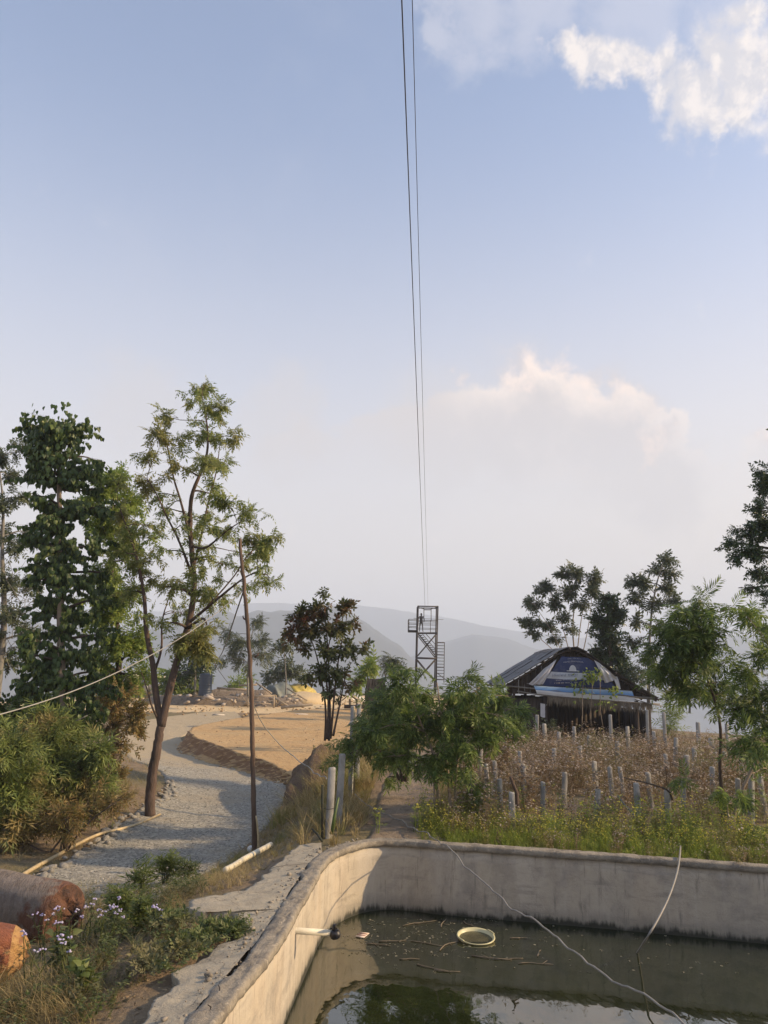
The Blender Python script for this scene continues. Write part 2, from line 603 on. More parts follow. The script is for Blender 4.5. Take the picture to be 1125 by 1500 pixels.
def setup_mats():
    def soil_extra(g, v, col, tc):
        big = g.noise(v, 0.35, 5, 0.6)
        c = g.mix(g.smooth(big.outputs[0], 0.42, 0.62), col, (0.15, 0.125, 0.06))
        fine = g.noise(v, 22, 6, 0.7)
        c = g.mix(g.smooth(fine.outputs[0], 0.56, 0.70, 0, 0.7), c, (0.36, 0.28, 0.17))
        # far from the hilltop the sheet is forest
        d = g.vmath('LENGTH', tc.outputs['Object'])
        return g.mix(g.smooth(d, 75, 110), c, (0.035, 0.055, 0.025))
    M['soil'] = mat_basic('soil', [(0.10, 0.07, 0.045), (0.22, 0.16, 0.10), (0.17, 0.115, 0.07)], 1.6, 0.95, 0.9, 14, extra=soil_extra, dist=0.05)

    def grav_extra(g, v, col, tc):
        vo = g.n('ShaderNodeTexVoronoi')
        g.link(v, vo.inputs['Vector'])
        vo.inputs['Scale'].default_value = 30
        sc = g.n('ShaderNodeSeparateColor')
        g.link(vo.outputs['Color'], sc.inputs[0])
        st = g.ramp(sc.outputs[0], [(0.0, (0.11, 0.108, 0.10)), (0.45, (0.31, 0.292, 0.245)), (0.85, (0.44, 0.41, 0.335)), (1.0, (0.55, 0.52, 0.45))])
        c = g.mix(0.72, col, st)
        big = g.noise(v, 0.45, 4, 0.6)
        c = g.mix(g.smooth(big.outputs[0], 0.50, 0.68, 0, 0.55), c, (0.36, 0.30, 0.21))
        sep = g.n('ShaderNodeSeparateXYZ')
        g.link(tc.outputs['Object'], sep.inputs[0])
        far = g.smooth(g.math('MULTIPLY_ADD', big.outputs[0], 8.0, sep.outputs['Y']), 24, 31)
        return g.mix(g.math('MULTIPLY', far, 0.85), c, (0.42, 0.34, 0.22))
    M['gravel'] = mat_basic('road_gravel', [(0.24, 0.226, 0.19), (0.35, 0.33, 0.275), (0.45, 0.42, 0.34)], 5, 0.9, 1.0, 34, extra=grav_extra, dist=0.05)

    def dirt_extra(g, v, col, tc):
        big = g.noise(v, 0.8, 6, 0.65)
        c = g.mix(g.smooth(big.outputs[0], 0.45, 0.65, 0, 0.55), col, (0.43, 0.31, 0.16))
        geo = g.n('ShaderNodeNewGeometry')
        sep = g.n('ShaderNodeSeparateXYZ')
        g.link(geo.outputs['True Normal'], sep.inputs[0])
        # steep faces, as on the cut bank, are mixed towards a darker brown
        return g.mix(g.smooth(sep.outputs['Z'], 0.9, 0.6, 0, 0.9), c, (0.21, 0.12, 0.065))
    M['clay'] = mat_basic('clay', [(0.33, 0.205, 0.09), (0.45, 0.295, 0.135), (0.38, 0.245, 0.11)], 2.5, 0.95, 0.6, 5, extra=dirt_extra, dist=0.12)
    M['sand'] = mat_basic('sandy_dirt', [(0.50, 0.37, 0.20), (0.60, 0.46, 0.27), (0.52, 0.40, 0.24)], 1.5, 0.95, 0.7, 9, dist=0.1)
    M['path'] = mat_basic('path_dirt', [(0.16, 0.12, 0.085), (0.27, 0.21, 0.15), (0.22, 0.17, 0.12)], 5, 0.95, 1.0, 22, dist=0.06)

    def hill_extra(g, v, col, tc):
        return col
    M['forest'] = mat_basic('forest_slope', [(0.020, 0.027, 0.022), (0.035, 0.042, 0.034), (0.042, 0.046, 0.036)], 0.01, 0.95, 0.0)

    def conc_extra(g, v, col, tc):
        st = g.vmath('MULTIPLY', tc.outputs['Object'], (2.6, 2.6, 0.30))
        n = g.noise(st, 1.3, 7, 0.62, 0.4)
        c = g.mix(g.smooth(n.outputs[0], 0.46, 0.66, 0, 0.6), col, (0.46, 0.41, 0.34))
        nw = g.noise(st, 0.9, 4, 0.55)
        c = g.mix(g.smooth(nw.outputs[0], 0.50, 0.62, 0, 0.3), c, (0.42, 0.34, 0.25))
        n2 = g.noise(tc.outputs['Object'], 2.0, 7, 0.7)
        c = g.mix(g.smooth(n2.outputs[0], 0.50, 0.68, 0, 0.55), c, (0.20, 0.185, 0.17))
        st3 = g.vmath('MULTIPLY', tc.outputs['Object'], (1.0, 1.0, 6.0))
        n3 = g.noise(st3, 1.6, 6, 0.65)
        c = g.mix(g.smooth(n3.outputs[0], 0.54, 0.68, 0, 0.35), c, (0.16, 0.15, 0.13))
        # algae and damp line just above the water
        sep = g.n('ShaderNodeSeparateXYZ')
        g.link(tc.outputs['Object'], sep.inputs[0])
        h = g.math('MULTIPLY_ADD', n2.outputs[0], 0.16, sep.outputs['Z'])
        n5 = g.noise(g.vmath('MULTIPLY', tc.outputs['Object'], (7, 7, 0.8)), 1.5, 6, 0.7)
        drip = g.smooth(n5.outputs[0], 0.56, 0.66, 0, 0.55)
        c = g.mix(drip, c, (0.13, 0.12, 0.10))
        n6 = g.noise(tc.outputs['Object'], 1.1, 9, 0.75, 1.2)
        crack = g.smooth(g.math('ABSOLUTE', g.math('SUBTRACT', n6.outputs[0], 0.5)), 0.0035, 0.0, 0, 0.6)
        c = g.mix(crack, c, (0.08, 0.07, 0.06))
        h = g.math('MULTIPLY_ADD', g.math('SUBTRACT', n5.outputs[0], 0.5), 0.22, h)
        c = g.mix(g.smooth(h, -0.50, -0.65, 0, 0.5), c, (0.17, 0.16, 0.135))
        return g.mix(g.smooth(h, -0.62, -0.69, 0, 0.95), c, (0.018, 0.020, 0.013))
    M['pool_wall'] = mat_basic('pool_render', [(0.29, 0.255, 0.205), (0.40, 0.35, 0.275), (0.34, 0.30, 0.24)], 3, 0.85, 0.45, 40, extra=conc_extra, dist=0.01)

    def cop_extra(g, v, col, tc):
        n2 = g.noise(tc.outputs['Object'], 4.5, 9, 0.75)
        c = g.mix(g.smooth(n2.outputs[0], 0.45, 0.62, 0, 0.7), col, (0.13, 0.115, 0.095))
        n3 = g.noise(tc.outputs['Object'], 14, 8, 0.7, 0.5)
        return g.mix(g.smooth(n3.outputs[0], 0.56, 0.64, 0, 0.6), c, (0.42, 0.37, 0.29))
    M['coping'] = mat_basic('coping_concrete', [(0.17, 0.15, 0.125), (0.29, 0.255, 0.20), (0.22, 0.20, 0.165)], 5, 0.92, 0.9, 45, extra=cop_extra, dist=0.02)

    def apr_extra(g, v, col, tc):
        n2 = g.noise(tc.outputs['Object'], 2.2, 8, 0.7)
        c = g.mix(g.smooth(n2.outputs[0], 0.50, 0.64, 0, 0.55), col, (0.20, 0.17, 0.125))
        vo = g.n('ShaderNodeTexVoronoi', feature='DISTANCE_TO_EDGE')
        w = g.vmath('ADD', tc.outputs['Object'], g.vmath('SCALE', g.noise(tc.outputs['Object'], 5, 5, .6).outputs['Color'], scale=0.35))
        g.link(w, vo.inputs['Vector'])
        vo.inputs['Scale'].default_value = 1.7
        return g.mix(g.smooth(vo.outputs[0], 0.012, 0.0, 0, 0.75), c, (0.06, 0.05, 0.035))
    M['apron'] = mat_basic('apron_cement', [(0.27, 0.235, 0.175), (0.36, 0.315, 0.235), (0.31, 0.275, 0.21)], 3, 0.92, 0.8, 35, extra=apr_extra, dist=0.015)

    # murky green water
    m = bpy.data.materials.new('pond_water')
    m.use_nodes = True
    g = NT(m.node_tree)
    out = g.n('ShaderNodeOutputMaterial')
    p = g.n('ShaderNodeBsdfPrincipled')
    tc = g.n('ShaderNodeTexCoord')
    n = g.noise(tc.outputs['Object'], 1.3, 4, 0.6)
    g.link(g.ramp(n.outputs[0], [(0.3, (0.009, 0.013, 0.0045)), (0.7, (0.021, 0.026, 0.009))]), p.inputs['Base Color'])
    g.link(g.smooth(g.noise(tc.outputs['Object'], 0.8, 6, 0.65).outputs[0], 0.42, 0.68, 0.015, 0.06), p.inputs['Roughness'])
    p.inputs['IOR'].default_value = 2.1
    b = g.n('ShaderNodeBump')
    b.inputs['Strength'].default_value = 0.06
    b.inputs['Distance'].default_value = 0.03
    nb = g.noise(g.vmath('MULTIPLY', tc.outputs['Object'], (1, 0.55, 1)), 9, 2, 0.45)
    g.link(nb.outputs[0], b.inputs['Height'])
    g.link(b.outputs[0], p.inputs['Normal'])
    g.link(p.outputs[0], out.inputs[0])
    M['water'] = m

    M['bark_dark'] = mat_basic('dark_bark', [(0.035, 0.026, 0.020), (0.085, 0.062, 0.048), (0.055, 0.042, 0.034)], 9, 0.9, 1.0, 25, dist=0.03, stretch=(1, 1, .35))
    M['bark_red'] = mat_basic('reddish_bark', [(0.038, 0.030, 0.025), (0.10, 0.066, 0.050), (0.055, 0.042, 0.035)], 5, 0.9, 1.0, 25, dist=0.03, stretch=(1, 1, .3))
    M['bark_pale'] = mat_basic('pale_bark', [(0.16, 0.12, 0.085), (0.30, 0.24, 0.18), (0.2, 0.16, 0.12)], 8, 0.9, 0.8, 25, dist=0.02, stretch=(1, 1, .4))
    M['bark_grey'] = mat_basic('grey_bark', [(0.10, 0.095, 0.085), (0.20, 0.19, 0.17), (0.14, 0.13, 0.12)], 8, 0.9, 0.8, 25, dist=0.02, stretch=(1, 1, .4))
    M['iron'] = mat_basic('dark_iron', [(0.012, 0.008, 0.008), (0.022, 0.014, 0.013)], 3, 0.6, 0.2, 20)
    M['cable'] = mat_basic('steel_cable', [(0.03, 0.03, 0.033), (0.05, 0.05, 0.055)], 3, 0.5, 0.0)
    M['post'] = mat_basic('post_concrete', [(0.16, 0.155, 0.145), (0.30, 0.295, 0.28), (0.40, 0.39, 0.37)], 6, 0.9, 0.7, 40, dist=0.01, stretch=(1, 1, .5))


setup_mats()


def make_haze():
    m = bpy.data.materials.new('air_haze')
    m.use_nodes = True
    g = NT(m.node_tree)
    out = g.n('ShaderNodeOutputMaterial')
    v = g.n('ShaderNodeVolumePrincipled')
    v.inputs['Color'].default_value = (0.71, 0.81, 0.98, 1)
    v.inputs['Density'].default_value = HAZE
    v.inputs['Anisotropy'].default_value = 0.0
    g.link(v.outputs[0], out.inputs['Volume'])
    mb = MB()
    box(mb, (0, 0, 10), (6600, 6600, 420))
    o = mb.build('haze', m, kind='stuff')
    o.location = (0, 0, 0)
    return o


HAZE = 0.00070
make_ground()
make_haze()


def ridge(name, Y, crest, depth, seed, rough=1.0):
    """a wooded hill: crest line given by where it stands out against the sky, real slopes in front and behind"""
    pts = np.array([at(px, py, Y) for px, py in crest])
    xs = np.linspace(pts[0, 0], pts[-1, 0], 260)
    zc = np.interp(xs, pts[:, 0], pts[:, 2])
    zc = zc + vnoise(xs, xs * 0 + seed, 0.012, seed, 5) * 9 * rough + vnoise(xs, xs * 0 + seed, 0.09, seed + 1, 3) * 2.2 * rough
    rows, base = [], -200.0
    prof = [(-1.0, 0.0), (-0.8, .16), (-0.62, .34), (-0.45, .52), (-0.3, .70), (-0.18, .84), (-.08, .95), (0, 1.0), (.12, .93), (.4, .6), (1, 0)]
    for t, k in prof:
        y = Y + t * depth + vnoise(xs, xs * 0 + t * 9, 0.006, seed + 2, 3) * depth * 0.12 * (t != 0)
        z = base + (zc - base) * k + vnoise(xs, y, 0.01, seed + 3, 4) * 10 * (0 < k < 1)
        rows.append(np.stack([xs, y, z], -1))
    V = np.array(rows)
    n, m = V.shape[:2]
    i = np.arange(n - 1)[:, None] * m + np.arange(m - 1)[None, :]
    Q = np.stack([i, i + 1, i + m + 1, i + m], -1).reshape(-1, 4)
    MB().add(V.reshape(-1, 3), None, Q).build(name, M['forest'], kind='structure', smooth=True)


ridge('hill', 1250, [(-900, 900), (-400, 930), (0, 905), (180, 930), (290, 900), (330, 893), (352, 902), (375, 895), (400, 900), (440, 893), (500, 890), (535, 908), (560, 925), (590, 945), (620, 985), (660, 1010), (760, 1060), (900, 1100)], 420, 11)
ridge('hill', 1850, [(200, 1000), (520, 985), (590, 965), (640, 940), (690, 930), (735, 934), (780, 950), (830, 962), (900, 975), (960, 965), (1000, 945), (1050, 930), (1125, 935), (1300, 950), (1700, 900), (2100, 930)], 500, 21)
ridge('hill', 2600, [(-900, 900), (0, 905), (250, 895), (400, 882), (520, 886), (640, 903), (760, 925), (850, 935), (1000, 925), (1100, 935), (1300, 910), (1900, 900)], 450, 31)

# ------------------------------------------------------------------ road, terrace, path
def g2(px, py, z):
    return gz(px, py, z)[:2]


road_L = [(-4.6, 9.3), (-4.35, 11.2), (-4.45, 13.2), (-4.55, 15.4), (-4.55, 17.6), (-5.4, 20.5), (-7.6, 24.5), (-10.2, 29.5), (-11.2, 34), (-10.0, 38), (-7.5, 40.5)]
road_R = [(-2.3, 8.8), (-2.15, 11.2), (-2.0, 13.5), (-1.85, 16.0), (-1.95, 18.6), (-2.75, 22), (-4.3, 25.3), (-6.4, 28.5), (-8.0, 31.5), (-7.6, 34.0), (-6.0, 36.2)]
road, ROAD_L, ROAD_R = ribbon('road', road_L, road_R, 260, 40, M['gravel'], 0.035, 0.02, 7.0, 40, kind='structure')
yard, _, _ = ribbon('dirt_yard', [(-24, 36), (-15, 38.2), (-8.0, 39.5), (0, 39.0), (4, 39.0)], [(-24, 58), (-15, 62), (-8.0, 62), (0, 62), (5, 62)], 90, 30, M['sand'], 0.05, 0.05, .8, 60, kind='structure')
path, _, _ = ribbon('footpath', [(-0.15, 10.15), (-0.05, 12.2), (0.0, 14.5), (.35, 18), (.8, 23)], [(.85, 10.0), (.95, 12.0), (1.2, 14.5), (1.6, 18), (1.9, 23)], 90, 16, M['path'], 0.03, 0.02, 5, 80, kind='structure')

# flat-topped clay terrace with a cut bank towards the road
TER = np.array([(-3.3, 22.6), (-4.3, 23.9), (-5.35, 25.6), (-6.35, 27.4), (-7.0, 29.2), (-6.9, 31.2), (-6.3, 33.2), (-5.2, 36.0), (-3.5, 39.5), (0.0, 41.0), (2.2, 39), (2.0, 33), (1.0, 27), (-0.2, 22), (-1.2, 19.4), (-2.0, 19.6), (-2.6, 21.2)])


def ter_z(x, y):
    return -0.50 + 0.50 * np.clip((y - 21) / 14, 0, 1.3) + vnoise(x, y, 0.7, 50, 3) * 0.05


def make_terrace():
    P = np.vstack([TER, TER[:1]])
    n = 320
    P = smoothline(P, n + 1, 2)[:-1]
    c = np.array([-2.0, 30.0])
    rings = []
    out = P - np.roll(P, 1, 0)
    nrm = np.stack([-out[:, 1], out[:, 0]], -1)
    area = (P[:, 0] * np.roll(P[:, 1], -1) - np.roll(P[:, 0], -1) * P[:, 1]).sum()
    nrm *= -1 if area > 0 else 1
    nrm /= np.linalg.norm(nrm, axis=1)[:, None]
    k = np.arange(n)
    for t in (0.0, .12, .25, .4, .55, .7, .82, .9, .95, .98):
        q = c + (P - c) * t
        rings.append(np.stack([q[:, 0], q[:, 1], ter_z(q[:, 0], q[:, 1])], -1))
    rim = ter_z(P[:, 0], P[:, 1])
    w = vnoise(P[:, 0] * 3, P[:, 1] * 3, 1.0, 51, 4)
    for off, f in ((0.0, 1.0), (.04, .96), (.06, .86), (.10, .72), (.13, .58), (.17, .45), (.22, .3), (.28, .17), (.38, .06), (.6, -.25)):
        q = P + nrm * (off + w[:, None] * 0.10 * (0.3 + off * 2) + RNG.uniform(-.05, .05, (n, 1)))
        lo = Hbase(q[:, 0], q[:, 1])
        lo = np.minimum(lo, rim - 0.1)
        z = lo + (rim - lo) * f + RNG.uniform(-.02, .02, n)
        if f == 1.0:
            z = rim + np.abs(w) * 0.03
        rings.append(np.stack([q[:, 0], q[:, 1], z], -1))
    V = np.array(rings)
    r = len(rings)
    i = np.arange(r - 1)[:, None] * n
    j = np.arange(n)[None, :]
    j2 = (j + 1) % n
    Q = np.stack([i + j, i + j2, i + n + j2, i + n + j], -1).reshape(-1, 4)
    MB().add(V.reshape(-1, 3), None, Q).build('clay_terrace', M['clay'], kind='structure', smooth=True)


make_terrace()


def lump(mb, c, s, seed, sub=3, amp=0.25, flat=0.0, fr=2.0):
    """uneven rounded mass, from a subdivided ico-sphere"""
    import bmesh
    bm = bmesh.new()
    bmesh.ops.create_icosphere(bm, subdivisions=sub, radius=1)
    V = np.array([v.co[:] for v in bm.verts])
    T = np.array([[v.index for v in f.verts] for f in bm.faces])
    bm.free()
    d = 1 + amp * vnoise(V[:, 0] * fr + V[:, 2] * 1.7 + seed, V[:, 1] * fr - V[:, 2] * 1.3 + seed * 2, 1.0, seed % 20, 4)
    V = V * d[:, None] * np.array(s)
    if flat:
        V[:, 2] = np.maximum(V[:, 2], -flat * s[2])
    mb.add(V + np.asarray(c), T)
    return mb


M['mound'] = mat_basic('mound_soil', [(0.075, 0.048, 0.03), (0.15, 0.095, 0.055), (0.105, 0.07, 0.042)], 3, 0.95, 1.0, 14, dist=0.08)
mm = MB()
lump(mm, (-1.15, 18.2, -0.75), (.85, 3.3, 0.95), 3, 5, .26, 0, 2.2)
lump(mm, (-0.75, 16.2, -0.75), (0.65, 2.8, 0.66), 4, 5, .26, 0, 2.2)
o = mm.build('earth_mound', M['mound'], smooth=True, kind='structure')

# kerb stones along the left edge of the road, each a stone of its own
M['stone'] = mat_basic('kerb_stone', [(0.20, 0.19, 0.17), (0.36, 0.34, 0.30), (0.28, 0.26, 0.23)], 6, 0.9, 0.9, 40, dist=0.02)
stone_meshes = []
for k in range(6):
    b_ = MB()
    lump(b_, (0, 0, 0), (1, .8, .62), 30 + k, 2, .45, 0, 1.3)
    me_ = b_.mesh('stone_%d' % k)
    me_.materials.append(M['stone'])
    stone_meshes.append(me_)
kl = resample(ROAD_L[:150], 96)
for k, (x, y) in enumerate(kl):
    if y > 19.5:
        break
    for rep in range(2):
        xx, yy = x + U(-.06, .12) + rep * .13, y + U(-.06, .06)
        o = obj('stone', random.choice(stone_meshes), None, road)
        o.location = (xx, yy, Hz(xx, yy) + .04)
        s = U(.035, .085)
        o.scale = (s, s * U(.8, 1.2), s * U(.7, 1.1))
        o.rotation_euler = (U(-.4, .4), U(-.4, .4), U(0, 6.28))
# loose stones in the road surface
b_ = MB()
import bmesh as _bm
_b = _bm.new()
_bm.ops.create_icosphere(_b, subdivisions=1, radius=1)
IV = np.array([v.co[:] for v in _b.verts])
IT = np.array([[v.index for v in f.verts] for f in _b.faces])
_b.free()


def pebbles(mb, X, Y, S, lift=0.01, zf=None):
    Z = (H(X, Y) if zf is None else zf) + lift
    n = len(X)
    V = IV[None] * (1 + RNG.uniform(-.5, .5, (n, len(IV), 1)))
    V = V * (S[:, None] * np.stack([np.ones(n), RNG.uniform(.7, 1.1, n), RNG.uniform(.5, .8, n)], -1))[:, None, :]
    a = RNG.uniform(0, 6.28, n)
    c, s = np.cos(a)[:, None], np.sin(a)[:, None]
    V = np.stack([V[..., 0] * c - V[..., 1] * s + X[:, None], V[..., 0] * s + V[..., 1] * c + Y[:, None], V[..., 2] + Z[:, None]], -1)
    T = (IT[None] + (np.arange(n) * len(IV))[:, None, None]).reshape(-1, 3)
    mb.add(V.reshape(-1, 3), T)


idx = (RNG.uniform(0, 1, 3600) ** 1.5 * 130).astype(int)
tt = RNG.uniform(0.0, 1.0, 3600)
PP = ROAD_L[idx] * (1 - tt)[:, None] + ROAD_R[idx] * tt[:, None] + RNG.uniform(-.1, .1, (3600, 2))
pebbles(b_, PP[:, 0], PP[:, 1], RNG.uniform(.006, .017, 3600), .035)
M['pebble'] = mat_leaf('pebble_grey', [(0.13, 0.128, 0.12), (0.30, 0.285, 0.25), (0.22, 0.215, 0.20), (0.48, 0.45, 0.39)], 0.0, 0.9)
b_.build('loose_gravel', M['pebble'], kind='stuff')

# ------------------------------------------------------------------ the pool
def offset_line(P, d):
    P = np.asarray(P, float)
    T = np.gradient(P, axis=0)
    T /= np.linalg.norm(T, axis=1)[:, None]
    return P + np.stack([-T[:, 1], T[:, 0]], -1) * d


pool = empty('water_tank_pool', (1.5, 8, 0), 'large open concrete pool of dark green water with stained rendered walls', 'pool')
ring = np.vstack([POOL_IN, POOL_IN[:1]])
ring = np.vstack([resample(ring[:4], 220), smoothline(ring[3:10], 90, 2)[1:], resample(ring[9:13], 120)[1:], resample(ring[12:14], 30)[1:], resample(ring[13:15], 60)[1:-1]])
nR = len(ring)
T_ = np.roll(ring, -1, 0) - np.roll(ring, 1, 0)
T_ /= np.linalg.norm(T_, axis=1)[:, None]
NRM = np.stack([-T_[:, 1], T_[:, 0]], -1)        # points out of the pool


def loft(prof_fn, name, mat, closed=True, smooth=True):
    V = np.array([prof_fn(k) for k in range(nR)])     # nR, m, 3
    m = V.shape[1]
    mb = MB()
    i = np.arange(nR)[:, None] * m
    i2 = ((np.arange(nR) + 1) % nR)[:, None] * m
    j = np.arange(m - 1)[None, :]
    Q = np.stack([i + j, i + j + 1, i2 + j + 1, i2 + j], -1).reshape(-1, 4)
    mb.add(V.reshape(-1, 3) - np.array(pool.location), None, Q)
    return mb.build(name, mat, pool, smooth=smooth)


def wallp(k):
    r = []
    for z in (-2.3, -.9, -.8, -.6, -.4, -.2, -.060):
        w = 0.012 * vnoise(ring[k, 0] * 1.0, ring[k, 1] + z * 2, 1.3, 70, 3)
        p = ring[k] + NRM[k] * (0.02 + w)
        r.append((p[0], p[1], z))
    p = ring[k] + NRM[k] * 0.19
    r.append((p[0], p[1], -.060))
    r.append((p[0], p[1], -2.3))
    return r


loft(wallp, 'wall', M['pool_wall'])


def copep(k):
    x, y = ring[k]
    f = lambda sc, sd, o=3: float(vnoise(x, y, sc, sd, o))
    w = 0.016 * f(3.5, 71) + 0.010 * f(14, 74)
    w2 = 0.07 * f(5, 72)
    wid = 0.15
    chip = max(0.0, f(7, 171) - .45) * .10
    pr = [(0.03 + w, -.070), (-0.010 + w, -.064 + .008 * f(9, 172)), (-0.014 + w + .006 * f(18, 173), -.035), (-0.014 + w + chip, -.008), (-0.004 + w + chip, .004 - chip * .3)]
    for i, d in enumerate((.02, .04, .06, .08, .10, .12)):
        z = .004 + .014 * float(vnoise(x + d * 3, y, 9, 174 + i % 2, 3)) + .006 * float(vnoise(x + d * 9, y * 1.7 + i, 26, 176, 2))
        pr.append((d + w * .5 + chip * .5, z))
    pr += [(wid + w2 * .6, -.004 + .014 * f(12, 178)), (wid + .03 + w2, -.03), (wid + .05 + w2, -.16)]
    return [(x + NRM[k, 0] * d, y + NRM[k, 1] * d, z) for d, z in pr]


loft(copep, 'coping', M['coping'], smooth=False)

# cracked cement apron left of the coping, in slabs
apr_out = [g2(200, 1500, -.06) + np.array((-.25, -2.0)), g2(150, 1560, -.06), g2(205, 1500, -.06), g2(225, 1470, -.06), g2(262, 1440, -.06), g2(255, 1425, -.06), g2(305, 1400, -.06), g2(318, 1385, -.06), g2(352, 1372, -.06), g2(335, 1352, -.06),
           g2(345, 1340, -.06), g2(300, 1338, -.06), g2(268, 1330, -.06), g2(282, 1318, -.06), g2(330, 1310, -.06), g2(362, 1303, -.06), g2(385, 1285, -.06), g2(410, 1262, -.06), g2(432, 1242, -.06), g2(455, 1236, -.06), g2(472, 1236, -.06)]
A_ = resample(np.array(apr_out), 300)
jag = np.stack([vnoise(A_[:, 0] * 4, A_[:, 1] * 4, 2.0, 81, 3), vnoise(A_[:, 0] * 4, A_[:, 1] * 4, 2.0, 82, 3)], -1) * 0.05
A_ = A_ + jag
inner = []
seg = ring[:300]
for y in A_[:, 1]:
    k = int(np.argmin(np.abs(seg[:, 1] - y) + (seg[:, 0] > -0.45) * 9))
    inner.append(seg[k] + NRM[k] * 0.17)
inner = np.array(inner)
slabs = [(0, 56), (56, 120), (120, 192), (192, 244), (244, 299)]
for a, b in slabs:
    I, O = inner[a:b + 1], A_[a:b + 1]
    if b < 299:
        I, O = I.copy(), O.copy()
        I[-1], O[-1] = I[-1] * .93 + I[-2] * .07, O[-1] * .8 + O[-2] * .2
    n = len(I)
    rows = []
    dz = U(-.006, .006)
    for t in np.linspace(0, 1, 22):
        q = I * (1 - t) + O * t
        z = -0.012 - 0.045 * t + dz * .6 + vnoise(q[:, 0], q[:, 1], 2.5, 83, 3) * 0.014 + vnoise(q[:, 0], q[:, 1], 14, 84, 3) * .008 - .02 * np.clip(vnoise(q[:, 0], q[:, 1], 5, 85, 3) - .25, 0, 1)
        rows.append(np.stack([q[:, 0], q[:, 1], z], -1))
    e = rows[-1].copy()
    e[:, 2] -= .2
    e[:, 0] += .02
    rows.append(e)
    V = np.array(rows)
    m_ = V.shape[1]
    i = np.arange(len(rows) - 1)[:, None] * m_ + np.arange(m_ - 1)[None, :]
    Q = np.stack([i, i + 1, i + m_ + 1, i + m_], -1).reshape(-1, 4)
    mb = MB().add(V.reshape(-1, 3) - np.array(pool.location), None, Q)
    mb.build('apron_slab', M['apron'], pool, smooth=False)
# rubble strip between coping and apron: broken bits of mortar
b_ = MB()
ks = RNG.integers(60, 290, 620)
off = RNG.normal(.19, .06, 620)
Q_ = ring[ks] + NRM[ks] * off[:, None] + RNG.uniform(-.06, .06, (620, 2))
pebbles(b_, Q_[:, 0], Q_[:, 1], RNG.uniform(.004, .030, 620) * (RNG.uniform(0, 1, 620) ** 1.2), .0, np.full(620, -.02))
M['mortar'] = mat_leaf('mortar_crumbs', [(0.16, 0.14, 0.11), (0.30, 0.26, 0.20), (0.24, 0.21, 0.17)], 0.0, 0.95)
b_.build('mortar_crumbs', M['mortar'], kind='stuff')
# stubs of reinforcing wire sticking out of the broken joint
for k_, (px, py) in enumerate([(352, 1412), (366, 1392), (321, 1450), (306, 1478)]):
    b = gz(px, py + 6, -.01)
    t_ = MB()
    tube(t_, [b, b + np.array((U(-.01, .01), U(-.02, .02), .03)), b + np.array((U(-.02, .02), U(-.03, .03), .055))], .0035, 5)
    t_.build('wire_stub', M['iron'], label=['rusty wire stub, third from the bottom on the cracked pool edge', 'rusty wire stub on the cracked pool edge, nearest the outlet pipe', 'rusty wire stub low on the cracked pool edge, second from the bottom', 'rusty wire stub on the cracked pool edge, nearest the viewer'][k_], category='wire stub', group='wire stubs in the pool edge')

# water sheet
wr = ring + NRM * 0.06
V = np.concatenate([np.stack([wr[:, 0], wr[:, 1], np.full(nR, -.79)], -1), [(3.2, 6.4, -.79)]])
tr = [(k, (k + 1) % nR, nR) for k in range(nR)]
MB().add(V, tr).build('water', M['water'], kind='structure')
b_ = MB()
V = np.concatenate([np.stack([wr[:, 0], wr[:, 1], np.full(nR, -2.25)], -1), [(3.2, 6.4, -2.25)]])
MB().add(V - np.array(pool.location), tr).build('floor', M['pool_wall'], pool)

# loose crumbs of clay, stones and litter on the terrace, the yard and the footpath
b_ = MB()
n = 420
X, Y = RNG.uniform(-7, 2, n), RNG.uniform(19.5, 40, n)
m_ = inside(X, Y, TER)
pebbles(b_, X[m_], Y[m_], RNG.uniform(.015, .06, int(m_.sum())) * RNG.uniform(.3, 1, int(m_.sum())), .0, ter_z(X[m_], Y[m_]))
X, Y = RNG.uniform(-20, 4, 700), RNG.uniform(38, 52, 700)
pebbles(b_, X, Y, RNG.uniform(.03, .10, 700), .06)
th = RNG.uniform(0, 1, 500)
k_ = RNG.integers(0, len(TER), 500)
E_ = TER[k_] * (1 - th)[:, None] + TER[(k_ + 1) % len(TER)] * th[:, None]
c_ = np.array([-2.0, 30.0])
E_ = c_ + (E_ - c_) * RNG.uniform(1.02, 1.09, 500)[:, None]
pebbles(b_, E_[:, 0], E_[:, 1], RNG.uniform(.02, .09, 500), .02)
M['crumb'] = mat_leaf('clay_crumb', [(0.30, 0.19, 0.10), (0.45, 0.31, 0.16), (0.20, 0.13, 0.07), (0.5, 0.42, 0.3)], 0.0, .95)
b_.build('clay_crumbs', M['crumb'], kind='stuff')

# ------------------------------------------------------------------ leaves and sprays (x along the leaf, z its upper side)
def quad_leaf(x0, y0, ang, L, W, z0=0.0, dz=0.0, fold=0.25):
    """one folded leaflet as two quads sharing a midrib: returns 6 verts"""
    c, s = math.cos(ang), math.sin(ang)
    P = [(0, 0, 0), (.45 * L, W / 2, -fold * W), (L, 0, dz * L), (.45 * L, -W / 2, -fold * W), (.5 * L, 0, dz * .3 * L)]
    out = []
    for a, b, z in P:
        out.append((x0 + a * c - b * s, y0 + a * s + b * c, z0 + z))
    return out


